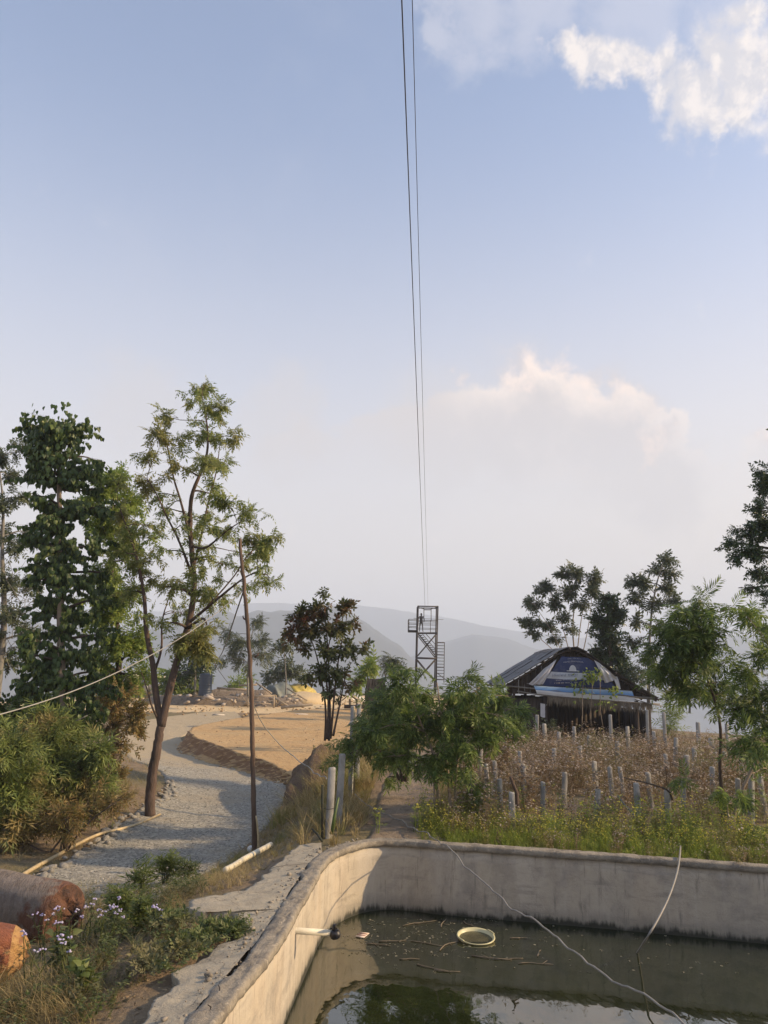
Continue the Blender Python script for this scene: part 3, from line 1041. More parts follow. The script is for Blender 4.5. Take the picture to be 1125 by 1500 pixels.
class Tpl:
    def __init__(s):
        s.v, s.t = [], []

    def leaf(s, *a, **k):
        n = len(s.v)
        s.v += quad_leaf(*a, **k)
        s.t += [(n, n + 4, n + 1), (n + 1, n + 4, n + 2), (n, n + 3, n + 4), (n + 4, n + 3, n + 2)]

    def rhomb(s, x0, y0, ang, L, W, z0=0.0, dz=0.0, tilt=0.0):
        n = len(s.v)
        P = quad_leaf(x0, y0, ang, L, W, z0, dz, 0)
        P = [P[0], P[1], P[2], P[3]]
        P[1] = (P[1][0], P[1][1], P[1][2] + tilt * W)
        P[3] = (P[3][0], P[3][1], P[3][2] - tilt * W)
        s.v += P
        s.t += [(n, n + 3, n + 1), (n + 1, n + 3, n + 2)]

    def rachis(s, pts, w=.012):
        for a, b in zip(pts[:-1], pts[1:]):
            n = len(s.v)
            s.v += [(a[0], a[1] - w, a[2]), (a[0], a[1] + w, a[2]), (b[0], b[1] + w, b[2]), (b[0], b[1] - w, b[2])]
            s.t += [(n, n + 3, n + 1), (n + 1, n + 3, n + 2)]

    def done(s):
        return np.array(s.v, float), np.array(s.t, int)


def tpl_pinnate(n=5, droop=.30, ll=.36, lw=.13):
    t = Tpl()
    for k in range(n):
        x = .16 + .78 * k / n
        z = -droop * x * x
        a = math.radians(58 - 20 * k / n)
        for sg in (1, -1):
            t.rhomb(x, 0, sg * (a + U(-.15, .15)), ll * U(.8, 1.1), lw, z, -.35 + U(-.2, .1), U(-.3, .3))
    t.rhomb(.92, 0, U(-.1, .1), ll, lw, -droop, -.5)
    t.rachis([(0, 0, 0), (.5, 0, -droop * .25), (.95, 0, -droop * .9)])
    return t.done()


def tpl_feather(n=8, droop=.45):
    """twice-pinnate leaf: long thin side fronds made of fine leaflets"""
    t = Tpl()
    for k in range(n):
        x = .12 + .80 * k / n
        z = -droop * x * x
        L = .46 * (1 - .35 * abs(k / n - .4)) * U(.85, 1.1)
        a = math.radians(62 - 28 * k / n)
        for sg in (1, -1):
            t.rhomb(x, 0, sg * (a + U(-.15, .15)), L, .062, z, -.34 + U(-.2, .2), sg * U(-.2, .6))
    t.rachis([(0, 0, 0), (.5, 0, -droop * .25), (.98, 0, -droop)])
    return t.done()


def tpl_cluster(n=5, L=.5, W=.22, spread=1.0, fold=.3):
    """simple leaves along a short twig"""
    t = Tpl()
    for k in range(n):
        x = .1 + .75 * k / n
        sg = 1 if k % 2 else -1
        t.leaf(x, 0, sg * U(.5, 1.2) * spread, L * U(.75, 1.1), W, U(-.05, .05), U(-.5, .15), fold=fold)
    t.leaf(.8, 0, U(-.3, .3), L, W, 0, -.2, fold=fold)
    t.rachis([(0, 0, 0), (.85, 0, 0)])
    return t.done()


def tpl_heart():
    """one broad pointed leaf hanging from its stalk"""
    v = [(0, 0, 0), (.22, 0, -.02), (.12, .26, -.10), (.40, .36, -.14), (.75, .16, -.16), (1.0, 0, -.22), (.75, -.16, -.16), (.40, -.36, -.14), (.12, -.26, -.10), (.55, 0, -.05)]
    t = [(1, 3, 2), (1, 9, 3), (9, 4, 3), (9, 5, 4), (1, 8, 7), (1, 7, 9), (9, 7, 6), (9, 6, 5)]
    return np.array(v, float), np.array(t, int)


T_PINN = [tpl_pinnate(4, .3, .42, .15), tpl_pinnate(5, .2, .40, .14), tpl_pinnate(3, .4, .45, .17)]
T_FEATH = [tpl_feather(9, .45), tpl_feather(8, .30), tpl_feather(10, .6)]
T_CLUS = [tpl_cluster(5), tpl_cluster(6, .42, .18), tpl_cluster(4, .5, .2)]
T_NARROW = [tpl_cluster(5, .55, .10), tpl_cluster(6, .6, .09)]
T_BIG = [tpl_cluster(4, .62, .34, 1.0, .35), tpl_cluster(3, .7, .4, 1.1, .35)]
T_HEART = [tpl_heart()]


def frames(D, roll=0.6, up=(0, 0, 1)):
    """rotation matrices whose x axis is D and whose z axis is near up"""
    D = D / (np.linalg.norm(D, axis=1)[:, None] + 1e-9)
    n = len(D)
    upv = np.tile(np.array(up, float), (n, 1)) + RNG.normal(0, roll, (n, 3))
    Yv = np.cross(upv, D)
    Yv /= np.linalg.norm(Yv, axis=1)[:, None] + 1e-9
    Zv = np.cross(D, Yv)
    return np.stack([D, Yv, Zv], -1)


def stamp(mb, tpls, P, D, S, roll=0.6, up=(0, 0, 1)):
    """many copies of the leaf templates into one mesh"""
    n = len(P)
    if not n:
        return
    R = frames(np.asarray(D, float), roll, up)
    P, S = np.asarray(P, float), np.asarray(S, float)
    which = RNG.integers(0, len(tpls), n)
    for w, (V, T) in enumerate(tpls):
        m = which == w
        if not m.any():
            continue
        k = int(m.sum())
        W = np.einsum('nij,kj->nki', R[m], V) * S[m][:, None, None] + P[m][:, None, :]
        TT = (T[None] + (np.arange(k) * len(V))[:, None, None]).reshape(-1, 3)
        mb.add(W.reshape(-1, 3), TT)


def curve(a, b, bow=0.15, n=6, wob=0.06):
    a, b = np.asarray(a, float), np.asarray(b, float)
    t = np.linspace(0, 1, n)[:, None]
    L = np.linalg.norm(b - a)
    up = np.array((0, 0, 1.0)) * bow * L
    w = RNG.normal(0, wob * L, (2, 3))
    P = a * (1 - t) + b * t + np.sin(t * math.pi) * (up + w[0]) + np.sin(t * 2 * math.pi) * w[1] * .5
    return P


class Tree:
    def __init__(s, name, label, cat, base, Y, group=None):
        s.base = np.array(base, float)
        s.root = empty(name, tuple(s.base), label, cat, group)
        s.Y = Y
        s.spine = []
        s.wood = MB()
        s.leaf = MB()
        s.barkm = M['bark_dark']

    def px(s, x, y, dy=0.0):
        return at(x, y, s.Y + dy)

    def limb(s, pts, r0, r1, sides=7, part=None, n=None):
        """pts world points; radius tapers r0 -> r1"""
        P = np.asarray(pts, float)
        n = n or max(6, len(P) * 4)
        P = smoothline(P, n, 2)
        P = P + RNG.normal(0, min(.012, r1 * .12), P.shape) * np.linspace(0, 1, n)[:, None]
        R = np.linspace(r0, r1, n)
        R = R * (1 + .05 * RNG.uniform(-1, 1, n))
        mb = MB() if part else s.wood
        tube(mb, P - s.base, R, sides, jitter=.03)
        if part:
            mb.build(part, s.barkm, s.root, smooth=True)
        for p, r in zip(P, R):
            s.spine.append((*p, r))
        return P

    def clump(s, c, rad, twigs, tpls, size, spt=5, attach=True, droop=0.25, roll=.6, twig_r=.006, shell=.5, hang=False, out=1.0, low=0.0):
        """a leafy mass round c: a limb reaches it from the skeleton, twigs spread from the limb, sprays sit on the twigs"""
        c, rad = np.asarray(c, float), np.asarray(rad, float)
        if attach and s.spine:
            sp = np.array(s.spine)
            d = np.linalg.norm(sp[:, :3] - c, axis=1) + 1.2 * np.maximum(0, sp[:, 2] - c[2] + low)
            k = int(np.argmin(d))
            a, r = sp[k, :3], sp[k, 3]
            r0 = min(r * .6, .02 + .02 * np.linalg.norm(c - a))
            Pm = curve(a, c, .06, 7, .05)
            tube(s.wood, Pm - s.base, np.linspace(r0, max(twig_r * 1.5, r0 * .35), 7), 5)
        else:
            Pm = np.array([c - (0, 0, rad[2] * .8), c])
            Pm = resample(Pm, 7)
        PP, DD = [], []
        for _ in range(twigs):
            u = RNG.normal(0, 1, 3)
            u /= np.linalg.norm(u)
            rr = (shell + (1 - shell) * RNG.uniform()) * RNG.uniform(.35, 1.35)
            e = c + u * rad * rr
            st = Pm[RNG.integers(3, len(Pm))] * .6 + (c + (e - c) * .25) * .4
            q = curve(st, e, .10, 5, .08)
            tube(s.wood, q - s.base, np.linspace(twig_r, twig_r * .4, 5), 3, cap=False)
            for _k in range(spt):
                t = RNG.uniform(.3, 1.0)
                i = min(3, int(t * 4))
                f = t * 4 - i
                p = q[i] * (1 - f) + q[i + 1] * f
                d = (q[i + 1] - q[i])
                d = d / (np.linalg.norm(d) + 1e-9) * out * .8 + RNG.normal(0, .65, 3)
                d /= np.linalg.norm(d)
                d[2] -= droop
                PP.append(p)
                DD.append(d)
        if PP:
            PP, DD = np.array(PP), np.array(DD)
            if hang:
                DD = DD * .35 + np.array((0, 0, -1.0))
                stamp(s.leaf, tpls, PP - s.base, DD, size * RNG.uniform(.65, 1.15, len(PP)), .5, up=(.5, -1.0, .35))
            else:
                stamp(s.leaf, tpls, PP - s.base, DD, size * RNG.uniform(.65, 1.15, len(PP)), roll)

    def pclump(s, x, y, rx, ry, twigs, tpls, size, dy=0.0, dep=None, **k):
        c = s.px(x, y, dy)
        m = (s.Y + dy) / F * 1.02
        s.clump(c, (rx * m, (dep if dep is not None else (rx + ry) * .5 * m), ry * m), twigs, tpls, size, **k)

    def fill(s, n, rmax, zmin, off, rad, twigs, tpls, size, **k):
        sp = np.array(s.spine)
        sp = sp[(sp[:, 3] < rmax) & (sp[:, 2] > zmin)]
        for _ in range(n):
            p = sp[RNG.integers(0, len(sp)), :3] + RNG.normal(0, off, 3)
            r = rad * RNG.uniform(.6, 1.3)
            s.clump(p, (r, r, r * RNG.uniform(.5, .9)), twigs, tpls, size * RNG.uniform(.85, 1.1), **k)

    def done(s, leafmat, woodname='trunk', crown='crown'):
        if s.wood.n:
            s.wood.build(woodname, s.barkm, s.root, smooth=True, kind='stuff')
        if s.leaf.n:
            s.leaf.build(crown, leafmat, s.root, kind='stuff')
        return s.root


LM = {
    'pinn': mat_leaf('leaf_olive', [(0.19, 0.235, 0.06), (0.11, 0.155, 0.042), (0.29, 0.32, 0.10), (0.15, 0.19, 0.055), (0.38, 0.38, 0.15)], .48, patch=[(0.22, 0.23, 0.07), (0.27, 0.245, 0.09), (0.17, 0.19, 0.06)], pscale=.8),
    'light': mat_leaf('leaf_lightgreen', [(0.211, 0.281, 0.061), (0.124, 0.194, 0.044), (0.299, 0.351, 0.088), (0.176, 0.229, 0.053)], .45),
    'dark': mat_leaf('leaf_dark', [(0.030, 0.054, 0.022), (0.061, 0.095, 0.030), (0.041, 0.068, 0.024), (0.088, 0.128, 0.041)], .22, .38, spec=.5),
    'vine': mat_leaf('leaf_vine', [(0.023, 0.049, 0.016), (0.043, 0.080, 0.023), (0.080, 0.128, 0.032), (0.035, 0.065, 0.020), (0.203, 0.261, 0.065)], .32, .45, spec=.4),
    'feath': mat_leaf('leaf_feather', [(0.068, 0.115, 0.027), (0.115, 0.176, 0.041), (0.203, 0.270, 0.068), (0.054, 0.088, 0.024), (0.297, 0.351, 0.095)], .42, patch=[(0.047, 0.081, 0.024), (0.081, 0.121, 0.034), (0.135, 0.189, 0.047)], pscale=1.6),
    'grey': mat_leaf('leaf_greyish', [(0.071, 0.093, 0.051), (0.122, 0.144, 0.079), (0.051, 0.071, 0.040), (0.172, 0.187, 0.101)], .3),
    'red': mat_leaf('leaf_mixed_red', [(0.055, 0.075, 0.026), (0.085, 0.11, 0.035), (0.13, 0.14, 0.05), (0.065, 0.085, 0.03)], .35, patch=[(0.13, 0.085, 0.045), (0.09, 0.085, 0.035), (0.22, 0.08, 0.05), (0.10, 0.10, 0.04)], pscale=.75),
    'brown': mat_leaf('leaf_browning', [(0.119, 0.132, 0.040), (0.211, 0.172, 0.059), (0.264, 0.172, 0.066), (0.145, 0.119, 0.046)], .35),
    'shrub': mat_leaf('leaf_shrub', [(0.084, 0.122, 0.033), (0.149, 0.196, 0.053), (0.223, 0.261, 0.075), (0.122, 0.149, 0.047)], .35, patch=[(0.223, 0.186, 0.075), (0.317, 0.243, 0.102), (0.149, 0.149, 0.056)], pscale=1.4),
}

# ---- forked tree beside the road
t = Tree('forked_tree', 'tall forked tree with reddish trunk and light leaves at the left road edge', 'tree', gz(221, 1184, -.55), 15.9)
t.Y = float(t.base[1])
t.barkm = M['bark_red']
fork = t.px(236, 1062)
tp = t.limb([t.base - (0, 0, .15), t.px(219, 1178), t.px(222, 1140), t.px(229, 1100), t.px(236, 1062)], .100, .078, 12, 'trunk', 26)
L1 = t.limb([t.px(236, 1064), t.px(227, 1010), t.px(225, 975), t.px(214, 930), t.px(213, 890), t.px(208, 850), t.px(200, 815), t.px(192, 790)], .070, .020, 8, 'branch', 34)
R1 = t.limb([t.px(236, 1064), t.px(248, 1010), t.px(260, 965), t.px(277, 915), t.px(285, 865), t.px(283, 830), t.px(279, 795), t.px(278, 760)], .080, .044, 9, 'branch', 40)
R2 = t.limb([t.px(278, 765), t.px(280, 725, -.2), t.px(291, 700, -.3), t.px(304, 668), t.px(305, 630), t.px(298, 590)], .048, .010, 7, 'branch', 26)
t.limb([t.px(279, 790), t.px(264, 730, .3), t.px(255, 705, .4), t.px(247, 665, .5), t.px(240, 620, .5)], .034, .008, 6, 'branch', 22)
t.limb([t.px(284, 850), t.px(262, 790, -.4), t.px(243, 755, -.6), t.px(232, 728, -.7), t.px(215, 700, -.7)], .030, .008, 6, 'branch', 20)
t.limb([t.px(283, 835), t.px(296, 780, .5), t.px(306, 730, .6), t.px(318, 690, .7), t.px(322, 650, .7)], .028, .008, 6, 'branch', 20)
t.limb([t.px(281, 800), t.px(300, 805, -.3), t.px(318, 790, -.5), t.px(335, 775, -.6), t.px(352, 765, -.6)], .028, .009, 6, 'branch', 20)
t.limb([t.px(277, 912), t.px(300, 893, -.3), t.px(325, 872, -.5), t.px(352, 850, -.7), t.px(372, 838, -.8), t.px(392, 842, -.8)], .034, .009, 6, 'branch', 22)
t.limb([t.px(302, 890, -.3), t.px(330, 860, -.2), t.px(350, 835, -.2), t.px(362, 812, -.2), t.px(380, 800, -.2)], .020, .008, 6, 'branch', 16)
t.limb([t.px(226, 985), t.px(238, 950, .2), t.px(236, 910, .3), t.px(246, 880, .3)], .03, .009, 6, 'branch', 16)
t.limb([t.px(232, 1055), t.px(222, 1035, -.2), t.px(216, 1010, -.3), t.px(207, 985, -.4)], .022, .008, 6, 'branch', 14)
t.limb([t.px(206, 850), t.px(198, 800, .2), t.px(180, 760, .3), t.px(172, 730, .3)], .026, .008, 6, 'branch', 16)
for (x, y, rx, ry, n) in [(297, 572, 24, 24, 26), (318, 600, 30, 22, 26), (280, 590, 14, 16, 8), (342, 640, 18, 20, 14), (300, 635, 34, 22, 26), (262, 640, 18, 20, 12), (232, 640, 26, 30, 26), (243, 608, 20, 16, 14), (212, 668, 20, 18, 14),
                         (262, 680, 22, 20, 12), (300, 680, 30, 20, 16), (330, 680, 20, 22, 16), (215, 705, 30, 22, 20), (180, 700, 18, 16, 10),
                         (332, 735, 34, 22, 26), (362, 748, 24, 20, 20), (310, 720, 22, 16, 10), (300, 765, 34, 18, 16), (340, 775, 20, 14, 8), (245, 745, 22, 20, 8), (225, 770, 28, 22, 14),
                         (385, 800, 24, 20, 30), (402, 786, 14, 12, 10), (368, 785, 16, 14, 12), (392, 850, 22, 10, 12), (366, 815, 16, 12, 8), (345, 805, 10, 8, 5), (335, 830, 12, 12, 5),
                         (292, 840, 26, 22, 12), (260, 850, 22, 22, 12), (312, 880, 16, 16, 8), (265, 900, 24, 22, 14), (300, 925, 18, 14, 8), (240, 910, 20, 20, 8),
                         (190, 780, 26, 26, 22), (175, 750, 22, 20, 18), (200, 830, 24, 24, 18), (190, 870, 26, 22, 16), (218, 900, 18, 18, 8)]:
    t.pclump(x + U(-4, 4), y + U(-4, 4), rx * 1.25, ry * 1.2, int(n * .62), T_PINN, .20, dy=U(-.8, .8), spt=5, droop=.3, twig_r=.004, shell=.1)
t.fill(44, .035, t.px(0, 900)[2], .25, .36, 4, T_PINN, .20, spt=5, droop=.35, twig_r=.004, shell=.1)
for (x, y, rx, ry, n) in [(285, 940, 24, 14, 16), (262, 935, 14, 10, 6), (300, 955, 12, 10, 6)]:   # bright young shoots low on the right fork
    t.pclump(x, y, rx, ry, n, T_PINN, .30, dy=-.2, spt=5, droop=.35)
t.done(LM['pinn'], 'twigs')

# ---- tree wrapped in big-leaved creeper
t = Tree('creeper_covered_tree', 'straight tree thickly wrapped in broad dark creeper leaves in stacked tufts, behind the roadside shrubs', 'tree', gz(92, 1185, -.5), 15.0)
t.Y = 15.0
t.base = np.array(t.px(92, 1190))
t.root.location = tuple(t.base)
t.barkm = M['bark_pale']
t.limb([t.px(92, 1200), t.px(91, 1050), t.px(89, 950), t.px(88, 830), t.px(87, 720), t.px(86, 660), t.px(84, 632)], .10, .035, 10, 'trunk', 40)
t.barkm = M['bark_dark']
for (x, y, rx, ry, n) in [(82, 630, 46, 26, 44), (60, 645, 30, 26, 26), (105, 640, 34, 30, 34), (80, 665, 52, 30, 50), (60, 695, 34, 24, 26), (110, 690, 44, 26, 36), (138, 690, 22, 20, 14), (85, 705, 50, 18, 30), (40, 625, 18, 14, 12), (125, 625, 20, 14, 14), (48, 660, 20, 20, 10),
                         (85, 745, 46, 18, 18), (60, 740, 30, 18, 14), (85, 770, 50, 22, 34), (120, 750, 34, 24, 30), (45, 790, 24, 24, 22), (150, 745, 22, 24, 18), (140, 800, 26, 26, 22), (90, 925, 50, 20, 34), (45, 945, 26, 26, 20), (150, 880, 24, 30, 20), (80, 1040, 60, 24, 44), (130, 1045, 34, 24, 26), (80, 800, 42, 26, 34), (110, 812, 34, 26, 24), (60, 830, 32, 26, 22), (92, 845, 46, 26, 32), (128, 850, 30, 30, 22), (70, 880, 36, 22, 20),
                         (60, 900, 34, 24, 14), (115, 900, 36, 26, 18), (85, 960, 44, 24, 34), (122, 960, 36, 34, 30), (60, 985, 40, 30, 30), (95, 1000, 48, 34, 40), (130, 1010, 30, 34, 24), (40, 1010, 36, 30, 20), (150, 930, 20, 34, 14)]:
    t.pclump(x, y, rx * 1.15, ry * 1.1, int(n * 1.4), T_HEART, .125, spt=12, hang=True, twig_r=.004, dep=.6, shell=.15)
t.spine = [q for q in t.spine if q[2] < t.px(0, 625)[2]]
t.fill(46, .5, t.px(0, 1040)[2], .34, .36, 14, T_HEART, .125, spt=10, hang=True, twig_r=.004, shell=.1)
# the leaves that show largest are objects of their own
V_, TR_ = T_HEART[0]
hm = MB().add(V_, TR_).mesh('leaf', True)
hm.materials.append(LM['vine'])
for k in range(240):
    a, z = U(-2.9, -.2), random.choice([U(600, 715), U(600, 715), U(770, 870), U(950, 1020)])
    rad = {0: .58, 1: .5}[0] * (1 - abs(z - 670) / 260 * .4 if z < 730 else .8)
    p = t.px(86, z) + np.array((math.cos(a) * rad * U(.8, 1.1), math.sin(a) * rad, U(-.1, .1)))
    o = obj('leaf', hm, None, t.root)
    R = frames(np.array([(U(-.4, .4), U(-.5, .2), -1.0)]), .3, up=(math.cos(a), math.sin(a), .4))[0]
    Mx = Matrix([list(r) for r in R]).to_4x4()
    Mx.translation = Vector(p - t.base)
    s_ = U(.09, .14)
    o.matrix_basis = Mx @ Matrix.Scale(s_, 4)
t.done(LM['vine'], 'branches')

# ---- light green bushy tree between the two
t = Tree('bushy_tree', 'bushy yellowish green tree filling the gap between the creeper-covered tree and the forked tree', 'tree', gz(165, 1150, -.4), 17.5)
t.Y = 17.8
t.base = np.array(t.px(168, 1120))
t.root.location = tuple(t.base)
t.limb([t.px(168, 1125), t.px(170, 1040), t.px(176, 960), t.px(168, 880), t.px(160, 800), t.px(165, 740)], .09, .02, 8, 'trunk', 30)
for (x, y, rx, ry, n) in [(150, 720, 30, 30, 26), (170, 700, 24, 22, 20), (190, 740, 28, 34, 26), (150, 770, 36, 34, 34), (185, 800, 30, 34, 26), (150, 840, 36, 36, 34), (180, 880, 34, 34, 28), (145, 900, 34, 34, 30), (175, 940, 34, 34, 30),
                         (150, 975, 34, 34, 30), (185, 1000, 24, 24, 16), (205, 940, 20, 24, 14), (130, 740, 20, 20, 14), (160, 1030, 30, 24, 18), (215, 985, 12, 14, 6)]:
    t.pclump(x, y, rx * 1.15, ry * 1.15, int(n * 1.45), T_CLUS, .22, dy=U(-.5, .5), spt=7, droop=.35, shell=.2)
t.fill(22, .08, t.px(0, 1040)[2], .45, .5, 6, T_CLUS, .2, spt=8, droop=.35, shell=.1)
t.done(LM['light'], 'branches')

# ---- browning small-leaved bush at its foot
def bush(name, label, base_px, bz, clumps, tpls, size, lm, spt=5, bark='bark_dark', cat='bush', group=None, droop=.25, Y=None, stems=5, dep=None, hang=False):
    b = gz(base_px[0], base_px[1], bz) if Y is None else at(base_px[0], base_px[1], Y)
    t = Tree(name, label, cat, b, float(b[1]), group)
    t.barkm = M[bark]
    for k in range(stems):
        c = random.choice(clumps)
        t.limb([t.base + (U(-.12, .12), U(-.12, .12), -.1), t.px((base_px[0] + c[0]) / 2 + U(-6, 6), (base_px[1] + c[1]) / 2, U(-.2, .2)), t.px(c[0], c[1], U(-.2, .2))], .018, .006, 5)
    for (x, y, rx, ry, n) in clumps:
        t.pclump(x, y, rx, ry, n, tpls, size, dy=U(-.4, .4), spt=spt, droop=droop, dep=dep, hang=hang)
    return t.done(lm, 'stems', 'foliage')


bush('browning_bush', 'bush with small browning and olive leaves just left of the forked trunk', (160, 1165), -.5,
     [(175, 1025, 30, 26, 36), (200, 1045, 20, 26, 34), (205, 1070, 14, 18, 16), (165, 1060, 34, 30, 32), (140, 1040, 24, 26, 16), (180, 1090, 22, 22, 16), (150, 1105, 30, 26, 26), (130, 1140, 30, 26, 24), (175, 1130, 24, 24, 16), (155, 1170, 30, 20, 18)], T_CLUS, .15, LM['brown'], 6)
bush('roadside_shrub', 'dense green shrub with hanging leaves, under the creeper-covered tree', (75, 1200), -.5,
     [(60, 1080, 40, 28, 36), (30, 1075, 36, 30, 34), (95, 1090, 30, 30, 34), (70, 1120, 40, 30, 44), (115, 1130, 34, 34, 34), (60, 1160, 44, 32, 40), (105, 1180, 38, 26, 30), (140, 1100, 26, 30, 24), (150, 1150, 26, 30, 20), (75, 1060, 44, 22, 30)], T_NARROW, .26, LM['shrub'], 7)
bush('roadside_shrub', 'leafy green and straw-coloured shrub at the very left edge, beside the logs', (15, 1225), -.5,
     [(10, 1100, 40, 30, 30), (30, 1130, 34, 30, 26), (0, 1150, 40, 34, 28), (25, 1180, 40, 30, 24), (-30, 1110, 40, 40, 24), (-40, 1170, 40, 40, 24), (10, 1210, 34, 20, 14)], T_NARROW, .27, LM['shrub'], 7)
bush('trailing_shrub', 'low tangled shrub of thin straw and green stems in front of the dark roadside thicket', (90, 1235), -.55,
     [(60, 1190, 34, 22, 14), (100, 1195, 30, 22, 14), (40, 1210, 30, 18, 16), (135, 1185, 30, 22, 18), (170, 1175, 26, 16, 14), (20, 1235, 26, 14, 12), (100, 1215, 34, 14, 14)], T_NARROW, .20, LM['brown'], 5)
bush('dark_thicket', 'dark thicket under the trees left of the road bend', (110, 1120), -.3,
     [(60, 1040, 50, 26, 40), (20, 1050, 50, 30, 36), (110, 1060, 34, 24, 26), (-20, 1040, 40, 40, 26), (60, 1090, 60, 26, 30)], T_BIG, .22, LM['dark'], 6, Y=16.5)

# ---- grey, half bare trees at the far left
t = Tree('half_bare_tree', 'greyish half-bare tree with dry twigs at the left edge, behind the creeper-covered tree', 'tree', at(-10, 1080, 21), 21)
t.barkm = M['bark_grey']
t.limb([t.px(-12, 1085), t.px(0, 980), t.px(8, 900), t.px(2, 820), t.px(6, 740), t.px(-2, 680)], .12, .02, 8, 'trunk', 30)
for (x, y, rx, ry, n) in [(0, 670, 24, 26, 16), (15, 700, 20, 22, 12), (5, 740, 30, 22, 16), (35, 730, 22, 18, 8), (0, 780, 26, 22, 12), (45, 780, 22, 20, 8), (10, 850, 34, 30, 16), (50, 860, 30, 26, 10), (-10, 920, 40, 30, 18), (40, 930, 30, 30, 10), (10, 970, 40, 30, 18), (-40, 760, 40, 50, 24), (25, 800, 26, 30, 16), (20, 900, 30, 30, 16), (30, 660, 16, 18, 8)]:
    t.pclump(x, y, rx, ry, int(n * 1.5), T_CLUS, .22, dy=U(-.6, .6), spt=6, twig_r=.008, shell=.2)
for k in range(60):
    a = t.px(U(0, 40), U(840, 990), U(-.8, .8))
    tube(t.wood, curve(a, a + (U(-.3, 1.0), U(-.4, .4), U(-.1, .8)), .1, 6, .1) - t.base, np.linspace(.010, .003, 6), 3)
t.done(LM['grey'], 'branches')

# ---- little reddish tree on the terrace edge
t = Tree('multi_stem_tree', 'small round-headed tree with several stems and reddish lower leaves at the clay terrace', 'tree', at(479, 1082, 19.5), 19.5)
t.barkm = M['bark_red']
t.base = np.array(t.px(479, 1085))
t.root.location = tuple(t.base)
for pts in ([(476, 1085), (478, 1040), (472, 1000), (462, 950), (445, 915)], [(482, 1085), (484, 1045), (482, 1000), (480, 940), (474, 880)], [(484, 1082), (488, 1040), (492, 990), (500, 940), (508, 905)], [(488, 1078), (496, 1040), (502, 1010), (506, 990), (512, 975)], [(479, 1083), (482, 1030), (476, 980), (484, 930), (494, 900)]):
    t.limb([t.px(x, y, U(-.15, .15)) for x, y in pts], .034, .010, 6, 'stem', 18)
for (x, y, rx, ry, n) in [(474, 872, 7, 9, 5), (440, 900, 26, 20, 34), (466, 895, 24, 18, 34), (505, 892, 16, 14, 20), (425, 925, 18, 22, 22), (455, 925, 28, 22, 34), (490, 920, 26, 22, 30), (520, 915, 12, 12, 8), (510, 950, 24, 20, 26), (534, 948, 10, 10, 6),
                         (480, 955, 30, 20, 26), (445, 950, 16, 12, 10), (470, 985, 30, 20, 24), (500, 985, 22, 22, 20), (480, 1012, 22, 14, 12), (452, 985, 12, 12, 6), (513, 1000, 10, 14, 6)]:
    t.pclump(x, y, rx * 1.1, ry * 1.1, int(n * .62), T_BIG, .19, spt=5, droop=.35, twig_r=.006, shell=.2)
t.done(LM['red'], 'branches')

# ---- far trees beyond the building site
def far_tree(name, label, basepx, Y, clumps, tpls, size, lm, trunkpts=None, r=.05, bark='bark_grey', spt=4, group=None, twr=.01, droop=.2, extra=()):
    t = Tree(name, label, 'tree', at(basepx[0], basepx[1], Y), Y, group)
    t.barkm = M[bark]
    pts = trunkpts or [basepx, (basepx[0] + 1, (basepx[1] + clumps[0][1]) / 2), clumps[0][:2]]
    t.limb([t.px(x, y) for x, y in pts], r, r * .3, 6, 'trunk', 14)
    for ex in extra:
        t.limb([t.px(x, y, U(-.4, .4)) for x, y in ex], r * .6, r * .2, 5, 'branch', 12)
    for (x, y, rx, ry, n) in clumps:
        t.pclump(x, y, rx, ry, n, tpls, size, dy=U(-.5, .5), spt=spt, twig_r=twr, droop=droop, shell=.25)
    return t.done(lm, 'branches')


far_tree('airy_tree', 'small airy tree with flat feathery tiers against the blue hill behind the pole', (363, 1020), 40,
         [(376, 910, 12, 8, 8), (352, 938, 24, 8, 14), (380, 940, 14, 7, 8), (345, 955, 16, 6, 8), (388, 960, 14, 6, 8), (335, 925, 12, 6, 6), (355, 970, 16, 6, 6), (325, 968, 10, 6, 4)], T_FEATH, .55, LM['grey'], [(363, 1020), (363, 975), (365, 950), (372, 915)], .06, droop=.1)
far_tree('round_tree', 'dark rounded tree behind the blue tank', (285, 1020), 46,
         [(285, 960, 22, 18, 30), (275, 985, 22, 18, 30), (300, 975, 14, 16, 18), (290, 945, 14, 10, 10), (262, 985, 10, 14, 8)], T_CLUS, .55, LM['dark'], None, .1)
far_tree('low_tree', 'low green tree behind the grey tarpaulin heap', (412, 1020), 50,
         [(410, 985, 20, 12, 24), (430, 985, 16, 10, 18), (395, 992, 12, 9, 12), (445, 992, 12, 8, 10), (420, 973, 12, 7, 8)], T_CLUS, .55, LM['grey'], None, .08)
far_tree('low_tree', 'low bright green tree between the airy tree and the wooden pole', (352, 1022), 48,
         [(350, 1000, 14, 8, 12), (340, 1003, 8, 6, 6), (365, 995, 8, 8, 6)], T_CLUS, .5, LM['light'], None, .05)
far_tree('thin_tree', 'thin bare-stemmed tree with a tuft of leaves left of the round-headed tree', (418, 1022), 44,
         [(416, 948, 10, 6, 8), (422, 945, 8, 6, 6), (408, 946, 6, 4, 4)], T_CLUS, .5, LM['grey'], [(419, 1022), (419, 990), (417, 965), (416, 948)], .05)
far_tree('thin_tree', 'slender leaning tree with a leafy top between the round-headed tree and the thatch', (536, 1035), 30,
         [(540, 975, 12, 9, 14), (530, 990, 8, 8, 8), (520, 1002, 8, 7, 6), (546, 972, 6, 6, 4)], T_PINN, .42, LM['light'], [(535, 1040), (536, 1015), (538, 992), (540, 975)], .03)
far_tree('airy_tree', 'small sparse tree to the left of the iron tower', (572, 1010), 34,
         [(575, 965, 12, 6, 8), (583, 985, 12, 6, 8), (568, 975, 8, 5, 4)], T_FEATH, .5, LM['grey'], [(574, 1010), (575, 985), (575, 965)], .03)

